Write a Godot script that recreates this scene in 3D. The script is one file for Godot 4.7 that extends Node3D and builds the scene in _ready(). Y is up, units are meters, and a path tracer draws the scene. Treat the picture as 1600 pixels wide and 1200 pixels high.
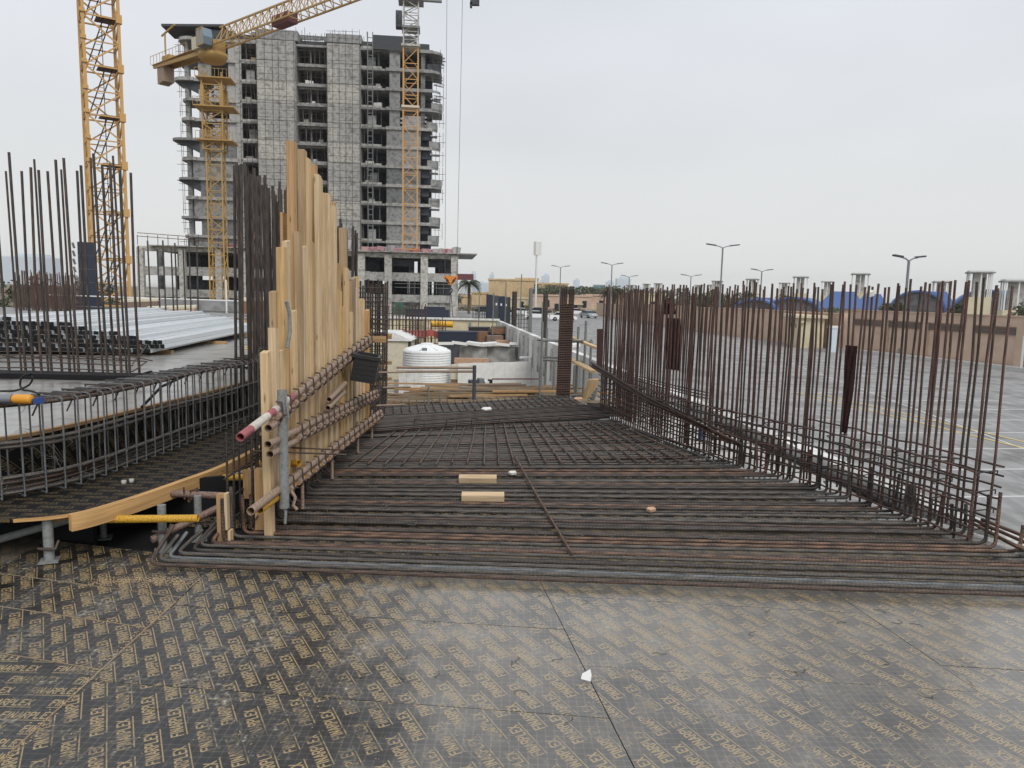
extends Node3D

# ------------------------------------------------------------------ mesh builder
class MB:
	var v := PackedVector3Array()
	var n := PackedVector3Array()
	var t := PackedVector2Array()
	var t2 := PackedVector2Array()
	var c := PackedColorArray()
	var ix := PackedInt32Array()
	var off := Vector2.ZERO
	var s2 := 1.0
	var col := Color(1, 1, 1)
	var tint := false

	func vert(p: Vector3, nn: Vector3, uv: Vector2) -> void:
		v.append(p); n.append(nn); t.append(uv + off); t2.append((uv + off) * s2)
		if tint:
			c.append(col)

	# a, b, c, d run counter-clockwise seen from the front
	func quad(a: Vector3, b: Vector3, cc: Vector3, d: Vector3, ua := Vector2(0, 0), ub := Vector2(1, 0), uc := Vector2(1, 1), ud := Vector2(0, 1)) -> void:
		var nn := (b - a).cross(cc - a).normalized()
		var k := v.size()
		vert(a, nn, ua); vert(b, nn, ub); vert(cc, nn, uc); vert(d, nn, ud)
		ix.append_array(PackedInt32Array([k, k + 2, k + 1, k, k + 3, k + 2]))

	func tri(a: Vector3, b: Vector3, cc: Vector3, ua := Vector2(0, 0), ub := Vector2(1, 0), uc := Vector2(0, 1)) -> void:
		var nn := (b - a).cross(cc - a).normalized()
		var k := v.size()
		vert(a, nn, ua); vert(b, nn, ub); vert(cc, nn, uc)
		ix.append_array(PackedInt32Array([k, k + 2, k + 1]))

	func box(o: Vector3, s: Vector3, b := Basis.IDENTITY) -> void:
		var h := s * 0.5
		for ax in 3:
			for sg in [-1.0, 1.0]:
				var p := (ax + 1) % 3
				var q := (ax + 2) % 3
				var nx := Vector3.ZERO
				nx[ax] = sg
				var ps := Vector3.ZERO
				ps[p] = h[p] * sg
				var qs := Vector3.ZERO
				qs[q] = h[q]
				var f: Vector3 = nx * h[ax]
				var c0 := o + b * (f - ps - qs)
				var c1 := o + b * (f + ps - qs)
				var c2 := o + b * (f + ps + qs)
				var c3 := o + b * (f - ps + qs)
				var lp := s[p]
				var lq := s[q]
				if lp > lq:
					quad(c0, c1, c2, c3, Vector2(0, 0), Vector2(0, lp), Vector2(lq, lp), Vector2(lq, 0))
				else:
					quad(c0, c1, c2, c3, Vector2(0, 0), Vector2(lp, 0), Vector2(lp, lq), Vector2(0, lq))

	func beam(a: Vector3, b: Vector3, w: float, h: float, up := Vector3.UP) -> void:
		var d := b - a
		var z := d.normalized()
		if absf(z.dot(up)) > 0.98:
			up = Vector3.FORWARD if absf(z.z) < 0.9 else Vector3.RIGHT
		var x := up.cross(z).normalized()
		var y := z.cross(x)
		box((a + b) * 0.5, Vector3(w, h, d.length()), Basis(x, y, z))

	func ring(o: Vector3, x: Vector3, y: Vector3, r: float, k: int, vv: float, sgn := 1.0) -> void:
		for i in k + 1:
			var an := TAU * i / k
			var dd := x * cos(an) + y * sin(an)
			vert(o + dd * r, dd * sgn, Vector2(float(i) / k, vv))

	func stitch(a: int, b: int, k: int, flip := false) -> void:
		for i in k:
			if flip:
				ix.append_array(PackedInt32Array([a + i, a + i + 1, b + i, a + i + 1, b + i + 1, b + i]))
			else:
				ix.append_array(PackedInt32Array([a + i, b + i, a + i + 1, a + i + 1, b + i, b + i + 1]))

	func disc(o: Vector3, x: Vector3, y: Vector3, r: float, k: int, r_in := 0.0) -> void:
		var nn := x.cross(y).normalized()
		for i in k:
			var d0 := x * cos(TAU * i / k) + y * sin(TAU * i / k)
			var d1 := x * cos(TAU * (i + 1) / k) + y * sin(TAU * (i + 1) / k)
			var q := v.size()
			if r_in > 0.0:
				vert(o + d0 * r_in, nn, Vector2(0, 0)); vert(o + d0 * r, nn, Vector2(1, 0)); vert(o + d1 * r, nn, Vector2(1, 1)); vert(o + d1 * r_in, nn, Vector2(0, 1))
				ix.append_array(PackedInt32Array([q, q + 2, q + 1, q, q + 3, q + 2]))
			else:
				vert(o, nn, Vector2(0, 0)); vert(o + d0 * r, nn, Vector2(1, 0)); vert(o + d1 * r, nn, Vector2(1, 1))
				ix.append_array(PackedInt32Array([q, q + 2, q + 1]))

	# round bar along a path; wall > 0 makes an open pipe
	func tube(path: PackedVector3Array, r: float, k := 8, wall := 0.0) -> void:
		var m := path.size()
		var last := -1
		var last_in := -1
		var up := Vector3.UP
		var d0 := (path[1] - path[0]).normalized()
		if absf(d0.y) > 0.9:
			up = Vector3(0.2, 0, 1).normalized()
		var x := up.cross(d0).normalized()
		var vv := 0.0
		for i in m:
			var d := (path[mini(i + 1, m - 1)] - path[maxi(i - 1, 0)]).normalized()
			x = (x - d * x.dot(d)).normalized()
			var y := d.cross(x)
			if i > 0:
				vv += path[i].distance_to(path[i - 1])
			var k0 := v.size()
			ring(path[i], x, y, r, k, vv)
			if last >= 0:
				stitch(last, k0, k)
			last = k0
			if wall > 0.0:
				var k1 := v.size()
				ring(path[i], x, y, r - wall, k, vv, -1.0)
				if last_in >= 0:
					stitch(last_in, k1, k, true)
				last_in = k1
			if i == 0:
				disc(path[i], y, x, r, k, r - wall if wall > 0.0 else 0.0)
			elif i == m - 1:
				disc(path[i], x, y, r, k, r - wall if wall > 0.0 else 0.0)

	func bar(a: Vector3, b: Vector3, r: float, k := 6, wall := 0.0) -> void:
		tube(PackedVector3Array([a, b]), r, k, wall)

	# lathe round the vertical axis through o
	func lathe(o: Vector3, prof: PackedVector2Array, k := 24) -> void:
		var last := -1
		for i in prof.size():
			var a := prof[maxi(i - 1, 0)]
			var b := prof[mini(i + 1, prof.size() - 1)]
			var nn := Vector2(b.y - a.y, a.x - b.x).normalized()
			var k0 := v.size()
			for j in k + 1:
				var an := TAU * j / k
				var dd := Vector3(cos(an), 0, sin(an))
				vert(o + dd * prof[i].x + Vector3.UP * prof[i].y, dd * nn.x + Vector3.UP * nn.y, Vector2(float(j) / k, prof[i].y))
			if last >= 0:
				stitch(last, k0, k, true)
			last = k0

	# a flat outline (in the plane of x and y, from o) given depth along x cross y
	func prism(o: Vector3, x: Vector3, y: Vector3, poly: PackedVector2Array, depth: float) -> void:
		if Geometry2D.is_polygon_clockwise(poly):
			poly = poly.duplicate()
			poly.reverse()
		var z := x.cross(y).normalized()
		var tr := Geometry2D.triangulate_polygon(poly)
		for i in range(0, tr.size(), 3):
			var p0 := poly[tr[i]]
			var p1 := poly[tr[i + 1]]
			var p2 := poly[tr[i + 2]]
			if (p1 - p0).cross(p2 - p0) < 0.0:
				var sw := p1
				p1 = p2
				p2 = sw
			var f := z * depth
			tri(o + x * p0.x + y * p0.y + f, o + x * p1.x + y * p1.y + f, o + x * p2.x + y * p2.y + f, p0, p1, p2)
			tri(o + x * p0.x + y * p0.y, o + x * p2.x + y * p2.y, o + x * p1.x + y * p1.y, p0, p2, p1)
		var run := 0.0
		for i in poly.size():
			var a := poly[i]
			var b := poly[(i + 1) % poly.size()]
			var l := a.distance_to(b)
			var pa := o + x * a.x + y * a.y
			var pb := o + x * b.x + y * b.y
			quad(pa, pb, pb + z * depth, pa + z * depth, Vector2(0, run), Vector2(0, run + l), Vector2(depth, run + l), Vector2(depth, run))
			run += l

	func mesh(shift := Vector3.ZERO) -> ArrayMesh:
		var vv := v
		if shift != Vector3.ZERO:
			vv = v.duplicate()
			for i in vv.size():
				vv[i] -= shift
		var a := []
		a.resize(Mesh.ARRAY_MAX)
		a[Mesh.ARRAY_VERTEX] = vv
		a[Mesh.ARRAY_NORMAL] = n
		a[Mesh.ARRAY_TEX_UV] = t
		a[Mesh.ARRAY_TEX_UV2] = t2
		if tint:
			a[Mesh.ARRAY_COLOR] = c
		a[Mesh.ARRAY_INDEX] = ix
		var m := ArrayMesh.new()
		m.add_surface_from_arrays(Mesh.PRIMITIVE_TRIANGLES, a)
		return m

# ------------------------------------------------------------------ scene helpers
var rng := RandomNumberGenerator.new()
var taken := {}

func rf(a: float, b: float) -> float:
	return rng.randf_range(a, b)

func numbered(called: String) -> String:
	var k: int = taken.get(called, 0)
	taken[called] = k + 1
	return called if k == 0 else "%s_%03d" % [called, k]

func tag(o: Node3D, label: String, category: String, group := "") -> Node3D:
	o.set_meta("label", label)
	o.set_meta("category", category)
	if group:
		o.set_meta("group", group)
	return o

func thing(called: String, label: String, category: String, at := Vector3.ZERO, turn := 0.0, group := "") -> Node3D:
	var o := Node3D.new()
	o.name = numbered(called)
	add_child(o, true)
	o.position = at
	o.rotation.y = turn
	tag(o, label, category, group)
	return o

func structure(called: String, at := Vector3.ZERO) -> Node3D:
	var o := Node3D.new()
	o.name = numbered(called)
	add_child(o, true)
	o.position = at
	o.set_meta("kind", "structure")
	return o

func node_of(called: String, mesh: Mesh, m: Material, parent: Node3D) -> MeshInstance3D:
	var o := MeshInstance3D.new()
	o.name = called if parent != self else numbered(called)
	o.mesh = mesh
	o.material_override = m
	parent.add_child(o, true)
	return o

# mesh in world coordinates; its parents are not turned
func part(called: String, mb: MB, m: Material, parent: Node3D) -> MeshInstance3D:
	var sh := Vector3.ZERO
	var p: Node = parent
	while p is Node3D and p != self:
		sh += p.position
		p = p.get_parent()
	return node_of(called, mb.mesh(sh), m, parent)

# mesh in the parent's own coordinates
func local(called: String, mb: MB, m: Material, parent: Node3D) -> MeshInstance3D:
	return node_of(called, mb.mesh(), m, parent)

# a thing that is one mesh, its origin at its base
func single(called: String, mb: MB, m: Material, label: String, category: String, group := "") -> MeshInstance3D:
	var bb := AABB(mb.v[0], Vector3.ZERO)
	for p in mb.v:
		bb = bb.expand(p)
	var base := bb.position + Vector3(bb.size.x * 0.5, 0, bb.size.z * 0.5)
	var o := node_of(called, mb.mesh(base), m, self)
	o.position = base
	tag(o, label, category, group)
	return o

func ground(called: String, mb: MB, m: Material) -> MeshInstance3D:
	var o := node_of(called, mb.mesh(), m, self)
	o.set_meta("kind", "structure")
	return o

func stuff(o: Node3D) -> Node3D:
	o.set_meta("kind", "stuff")
	return o

func dup(o: Node3D, at: Vector3, turn := 0.0, label := "") -> Node3D:
	var r: Node3D = o.duplicate()
	r.name = numbered(String(o.name).rstrip("0123456789").trim_suffix("_"))
	add_child(r, true)
	r.position = at
	r.rotation.y = turn
	if label:
		r.set_meta("label", label)
	return r

func V(x: float, y: float, z: float) -> Vector3:
	return Vector3(x, y, z)

func path(a: Array) -> PackedVector3Array:
	return PackedVector3Array(a)

# smooth curve through plan points (x, z), n steps each
func spline(p: Array, steps: int) -> PackedVector2Array:
	var out := PackedVector2Array()
	for i in p.size() - 1:
		var p0: Vector2 = p[maxi(i - 1, 0)]
		var p1: Vector2 = p[i]
		var p2: Vector2 = p[i + 1]
		var p3: Vector2 = p[mini(i + 2, p.size() - 1)]
		for s in steps:
			out.append(p1.cubic_interpolate(p2, p0, p3, float(s) / steps))
	out.append(p[p.size() - 1])
	return out

# plan curve sampled at equal distances
func even(c: PackedVector2Array, d: float, start := 0.0) -> PackedVector2Array:
	var out := PackedVector2Array()
	var want := start
	var run := 0.0
	for i in c.size() - 1:
		var l := c[i].distance_to(c[i + 1])
		while want <= run + l:
			out.append(c[i].lerp(c[i + 1], (want - run) / maxf(l, 1e-6)))
			want += d
		run += l
	return out

func normal_at(c: PackedVector2Array, i: int) -> Vector2:
	var d := (c[mini(i + 1, c.size() - 1)] - c[maxi(i - 1, 0)]).normalized()
	return Vector2(d.y, -d.x)

func offset_curve(c: PackedVector2Array, d: float) -> PackedVector2Array:
	var out := PackedVector2Array()
	for i in c.size():
		out.append(c[i] + normal_at(c, i) * d)
	return out

func raise(c: PackedVector2Array, y: float) -> PackedVector3Array:
	var out := PackedVector3Array()
	for p in c:
		out.append(Vector3(p.x, y, p.y))
	return out

# ------------------------------------------------------------------ materials and textures
var M := {}

func noise(freq: float, oct := 4, kind := FastNoiseLite.TYPE_SIMPLEX_SMOOTH, sd := 1) -> FastNoiseLite:
	var f := FastNoiseLite.new()
	f.noise_type = kind
	f.seed = sd
	f.frequency = freq
	f.fractal_octaves = oct
	return f

func grey(f: FastNoiseLite, w: int, h: int) -> PackedByteArray:
	var im := f.get_seamless_image(w, h)
	im.convert(Image.FORMAT_L8)
	return im.get_data()

func ramp(g: PackedByteArray, w: int, h: int, offs: Array, cols: Array) -> Image:
	var gr := Gradient.new()
	gr.offsets = PackedFloat32Array(offs)
	gr.colors = PackedColorArray(cols)
	var lut := PackedByteArray()
	for i in 256:
		var q := gr.sample(i / 255.0)
		lut.append_array(PackedByteArray([q.r8, q.g8, q.b8, q.a8]))
	var out := PackedByteArray()
	out.resize(w * h * 4)
	for i in w * h:
		var k := g[i] * 4
		out[i * 4] = lut[k]; out[i * 4 + 1] = lut[k + 1]; out[i * 4 + 2] = lut[k + 2]; out[i * 4 + 3] = lut[k + 3]
	return Image.create_from_data(w, h, false, Image.FORMAT_RGBA8, out)

func tex(im: Image) -> ImageTexture:
	return ImageTexture.create_from_image(im)

func mat(called: String, c: Color, rough := 0.8, metal := 0.0) -> StandardMaterial3D:
	var m := StandardMaterial3D.new()
	m.resource_name = called
	m.albedo_color = c
	m.roughness = rough
	m.metallic = metal
	M[called] = m
	return m

func lin(r: float, g: float, b: float) -> Color:
	return Color(r, g, b).linear_to_srgb()

func world_tex(m: StandardMaterial3D, t: Texture2D, scale: float) -> void:
	m.albedo_texture = t
	m.uv1_triplanar = true
	m.uv1_world_triplanar = true
	m.uv1_scale = Vector3(scale, scale, scale)

# letters of the film print, as strokes in a box one unit high
func letter_strokes(ch: String) -> Array:
	match ch:
		"F": return [[0, 0, 0, 1], [0, 1, .5, 1], [0, .54, .42, .54]]
		"I": return [[0, 0, 0, 1]]
		"N": return [[0, 0, 0, 1], [0, 1, .5, 0], [.5, 0, .5, 1]]
		"A": return [[0, 0, .28, 1], [.28, 1, .56, 0], [.1, .3, .46, .3]]
		"R": return [[0, 0, 0, 1], [0, 1, .34, 1], [.34, 1, .5, .88], [.5, .88, .5, .62], [.5, .62, .34, .5], [.34, .5, 0, .5], [.25, .5, .52, 0]]
		"P": return [[0, 0, 0, 1], [0, 1, .34, 1], [.34, 1, .5, .88], [.5, .88, .5, .6], [.5, .6, .34, .48], [.34, .48, 0, .48]]
		"L": return [[0, 0, 0, 1], [0, 0, .46, 0]]
		"E": return [[0, 0, 0, 1], [0, 1, .5, 1], [0, .52, .42, .52], [0, 0, .5, 0]]
		"X": return [[0, 0, .54, 1], [0, 1, .54, 0]]
	return []

func film_print() -> Image:
	# one tile holds two staggered prints; rows lie 30 degrees off the sheet, which the mesh's second UV turns
	var w := 1024
	var h := 512
	var im := Image.create(w, h, false, Image.FORMAT_RGBA8)
	im.fill(Color(0.4, 0.31, 0.18, 0.0))
	var ink := Color(0.66, 0.575, 0.41)
	for copy in 2:
		var x0 := 60 + copy * 512
		var y0 := 34 + copy * 256
		var hh := 116.0
		var cx := float(x0)
		for ch in "FINARPLEX":
			var wide := 0.12 if ch == "I" else 0.6
			var st := letter_strokes(ch)
			for py in range(-16, int(hh) + 17):
				for px in range(-16, int(wide * hh * 0.98) + 17):
					var p := Vector2(px, py)
					var d := 99.0
					for s in st:
						d = minf(d, p.distance_to(Geometry2D.get_closest_point_to_segment(p, Vector2(s[0], s[1]) * hh, Vector2(s[2], s[3]) * hh)))
					var a := clampf((13.0 - d) / 4.0, 0.0, 1.0) * 0.95
					if a > 0.0:
						# v runs up the sheet; image rows run down
						var ix := posmod(int(cx) + px, w)
						var iy := posmod(h - (y0 + 44 + py), h)
						if im.get_pixel(ix, iy).a < a:
							im.set_pixel(ix, iy, Color(ink.r, ink.g, ink.b, a))
			cx += (wide + 0.22) * hh * 0.95
		for px in range(-10, 790):
			for k in range(0, 14):
				im.set_pixel(posmod(x0 + px, w), posmod(h - (y0 + k), h), Color(ink.r, ink.g, ink.b, 0.9))
	# broken ink
	var g := grey(noise(0.03, 3, FastNoiseLite.TYPE_SIMPLEX_SMOOTH, 5), w, h)
	var dt := im.get_data()
	for i in w * h:
		if dt[i * 4 + 3] > 0:
			dt[i * 4 + 3] = int(dt[i * 4 + 3] * clampf(0.35 + g[i] / 200.0, 0.0, 1.0))
	return Image.create_from_data(w, h, false, Image.FORMAT_RGBA8, dt)

func film_base() -> Array:
	var s := 1024
	var a := grey(noise(0.004, 5, FastNoiseLite.TYPE_SIMPLEX_SMOOTH, 11), s, s)
	var b := grey(noise(0.05, 4, FastNoiseLite.TYPE_SIMPLEX_SMOOTH, 12), s, s)
	var sp := grey(noise(0.16, 2, FastNoiseLite.TYPE_SIMPLEX_SMOOTH, 13), s, s)
	var al := PackedByteArray()
	var ro := PackedByteArray()
	al.resize(s * s * 4)
	ro.resize(s * s)
	for i in s * s:
		var dust := clampf((a[i] - 118) / 60.0, 0.0, 1.0) * clampf((b[i] - 110) / 70.0, 0.0, 1.0)
		var speck := clampf((sp[i] - 178) / 18.0, 0.0, 1.0) * clampf((a[i] - 96) / 70.0, 0.0, 1.0)
		var k := 0.62 * dust * 0.75 + 0.55 * speck
		k = minf(k, 0.9)
		var base := 44.0 + (b[i] - 128) * 0.13 + (a[i] - 128) * 0.08
		al[i * 4] = int(clampf(lerpf(base + 2.0, 158, k * 0.55), 0, 255))
		al[i * 4 + 1] = int(clampf(lerpf(base, 144, k * 0.55), 0, 255))
		al[i * 4 + 2] = int(clampf(lerpf(base - 3.0, 120, k * 0.55), 0, 255))
		al[i * 4 + 3] = 255
		ro[i] = int(clampf(52 + (a[i] - 128) * 0.22 + (b[i] - 128) * 0.25 + k * 110, 26, 200))
	# the fine grid lines printed on the film and random scratches
	var im := Image.create_from_data(s, s, false, Image.FORMAT_RGBA8, al)
	for k in range(0, s, 16):
		for q in s:
			if (q * 7 + k * 13) % 23 > 3:
				var o := im.get_pixel(k, q)
				im.set_pixel(k, q, o.lerp(Color(0.6, 0.57, 0.52), 0.34))
				o = im.get_pixel(q, k)
				im.set_pixel(q, k, o.lerp(Color(0.6, 0.57, 0.52), 0.34))
	for k in 240:
		var p := Vector2(rf(0, s), rf(0, s))
		var an := rf(0, TAU)
		var tone := 0.62 if rng.randf() < 0.6 else 0.08
		for q in int(rf(10, 70)):
			an += rf(-0.1, 0.1)
			p += Vector2(cos(an), sin(an))
			var x := posmod(int(p.x), s)
			var y := posmod(int(p.y), s)
			im.set_pixel(x, y, im.get_pixel(x, y).lerp(Color(tone, tone * 0.93, tone * 0.8), 0.4))
	return [im, Image.create_from_data(s, s, false, Image.FORMAT_L8, ro)]

var FILM_SPAN := 5.8

func near_film() -> Array:
	var s := 1400
	var big := grey(noise(0.003, 4, FastNoiseLite.TYPE_SIMPLEX_SMOOTH, 101), s, s)
	var mid := grey(noise(0.014, 4, FastNoiseLite.TYPE_SIMPLEX_SMOOTH, 102), s, s)
	var fin := grey(noise(0.11, 3, FastNoiseLite.TYPE_SIMPLEX_SMOOTH, 103), s, s)
	var al := PackedByteArray()
	var ro := PackedByteArray()
	var co := PackedByteArray()
	var wr := PackedByteArray()
	wr.resize(s * s)
	al.resize(s * s * 4)
	ro.resize(s * s)
	co.resize(s * s)
	for y in s:
		var z := -4.9 + FILM_SPAN * (y + 0.5) / s       # world z of this row
		for x in s:
			var i := y * s + x
			var wx := -2.9 + FILM_SPAN * (x + 0.5) / s
			var nb := (big[i] - 128) / 128.0
			var nm := (mid[i] - 128) / 128.0
			var nf := (fin[i] - 128) / 128.0
			var wet := smoothstep(-0.95, -0.15, wx + nb * 0.35 + nm * 0.18)
			# cement dust: specks and smears on the left, a thin even haze on the right
			var smear := clampf(nm * 1.6 + nb * 0.7 - 0.15, 0.0, 1.0) * clampf(nf * 1.5 + 0.45, 0.0, 1.0)
			var speck := clampf((nf - 0.42) * 4.0, 0.0, 1.0) * clampf(nm * 1.4 + 0.35, 0.0, 1.0)
			var dust := minf((smear * 0.5 + speck * 0.75) * (1.0 - 0.75 * wet), 0.85)
			var haze := wet * (0.36 + 0.16 * nb + 0.09 * nm)
			var stain := clampf(-nm * 1.4 - nb * 0.6 - 0.35, 0.0, 0.6) * (1.0 - wet)
			var k := clampf(dust + haze, 0.0, 0.9)
			var g := 46.0 + nf * 9.0 + nb * 6.0
			g *= 1.0 - stain * 0.8
			al[i * 4] = int(clampf(lerpf(g, 186.0, k), 0, 255))
			al[i * 4 + 1] = int(clampf(lerpf(g - 1.0, 177.0, k), 0, 255))
			al[i * 4 + 2] = int(clampf(lerpf(g - 3.0, 158.0, k), 0, 255))
			al[i * 4 + 3] = 255
			ro[i] = int(clampf(lerpf(118 + nm * 30 + dust * 80, 92 + nm * 22 + nf * 14, wet), 30, 230))
			wr[i] = int(255.0 * clampf(0.95 - clampf(-nb * 0.9 + nm * 1.3 + nf * 0.8 - 0.25, 0.0, 0.8) - dust * 0.5, 0.1, 1.0))
			co[i] = int(clampf(lerpf(0.10, 0.85, wet) * 255.0 + nm * 50.0 * wet, 0, 255))
	var im := Image.create_from_data(s, s, false, Image.FORMAT_RGBA8, al)
	# the fine grid printed on the film
	var st := int(s * 0.036 / FILM_SPAN)
	for k in range(0, s, st):
		for q in s:
			var al2 := 0.30 * clampf(0.3 + mid[(q * s + k) % (s * s)] / 200.0, 0.0, 1.0)
			im.set_pixel(k, q, im.get_pixel(k, q).lerp(Color(0.66, 0.62, 0.56), al2))
			im.set_pixel(q, k, im.get_pixel(q, k).lerp(Color(0.66, 0.62, 0.56), al2))
	# scratches and scuffs
	for k in 520:
		var p := Vector2(rf(0, s), rf(0, s))
		var an := rf(0, TAU)
		var pale := rng.randf() < 0.7
		var l := int(rf(8, 60))
		for q in l:
			an += rf(-0.12, 0.12)
			p += Vector2(cos(an), sin(an))
			var x := posmod(int(p.x), s)
			var y := posmod(int(p.y), s)
			im.set_pixel(x, y, im.get_pixel(x, y).lerp(Color(0.7, 0.65, 0.55) if pale else Color(0.07, 0.06, 0.05), 0.35))
	# clay footmarks and a rusty smear near the middle
	for k in 46:
		var p := Vector2(rf(-0.2, 1.3), rf(-3.75, -2.5))
		if k < 16:
			p = Vector2(0.1 + k * 0.075 + rf(-0.05, 0.05), -3.38 + k * 0.016 + rf(-0.04, 0.04))
		var r := rf(4, 15)
		var cx := (p.x + 2.9) / FILM_SPAN * s
		var cy := (p.y + 4.9) / FILM_SPAN * s
		for y in range(int(cy - r * 0.6), int(cy + r * 0.6)):
			for x in range(int(cx - r), int(cx + r)):
				var dd := Vector2((x - cx) / r, (y - cy) / (r * 0.6)).length()
				if dd < 1.0 and x >= 0 and y >= 0 and x < s and y < s:
					im.set_pixel(x, y, im.get_pixel(x, y).lerp(Color(0.56, 0.44, 0.30), (1.0 - dd) * 0.42 * (0.5 + fin[y * s + x] / 255.0)))
	return [im, Image.create_from_data(s, s, false, Image.FORMAT_L8, ro), Image.create_from_data(s, s, false, Image.FORMAT_L8, co), Image.create_from_data(s, s, false, Image.FORMAT_L8, wr)]

func wood_image(sd: int, light: Color, dark: Color, stain: Color, much: float) -> Image:
	var w := 256
	var h := 512
	var f := noise(0.02, 4, FastNoiseLite.TYPE_SIMPLEX_SMOOTH, sd)
	var big := noise(0.006, 3, FastNoiseLite.TYPE_SIMPLEX_SMOOTH, sd + 7)
	var im := Image.create(w, h, false, Image.FORMAT_RGBA8)
	for y in h:
		for x in w:
			# wraps along the length
			var an := TAU * y / h
			var wob := big.get_noise_3d(x * 2.0, cos(an) * 60.0, sin(an) * 60.0)
			var gr := f.get_noise_3d(x * 4.5 + wob * 60.0, cos(an) * 22.0, sin(an) * 22.0)
			var fine := f.get_noise_3d(x * 17.0, cos(an) * 60.0 + 300.0, sin(an) * 60.0)
			var k := clampf(0.5 + gr * 0.9 + fine * 0.45, 0.0, 1.0)
			var q := dark.lerp(light, k)
			q = q.lerp(stain, clampf((wob - 0.02) * 2.2, 0.0, 1.0) * much)
			im.set_pixel(x, y, q)
	for kn in 5:
		var cx := rf(20, w - 20)
		var cy := rf(20, h - 20)
		var rr := rf(5, 10)
		for y in range(int(cy - rr * 2), int(cy + rr * 2)):
			for x in range(int(cx - rr), int(cx + rr)):
				var d := Vector2((x - cx) / rr, (y - cy) / (rr * 1.7)).length()
				if d < 1.0 and x >= 0 and x < w and y >= 0 and y < h:
					im.set_pixel(x, y, im.get_pixel(x, y).lerp(dark.darkened(0.45), (1.0 - d) * 0.9))
	return im

func wood(called: String, im: Image, tone := Color.WHITE) -> StandardMaterial3D:
	var m := mat(called, tone, 0.85)
	m.albedo_texture = tex(im)
	m.uv1_scale = Vector3(4.0, 0.7, 1)
	m.metallic_specular = 0.3
	return m

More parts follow.
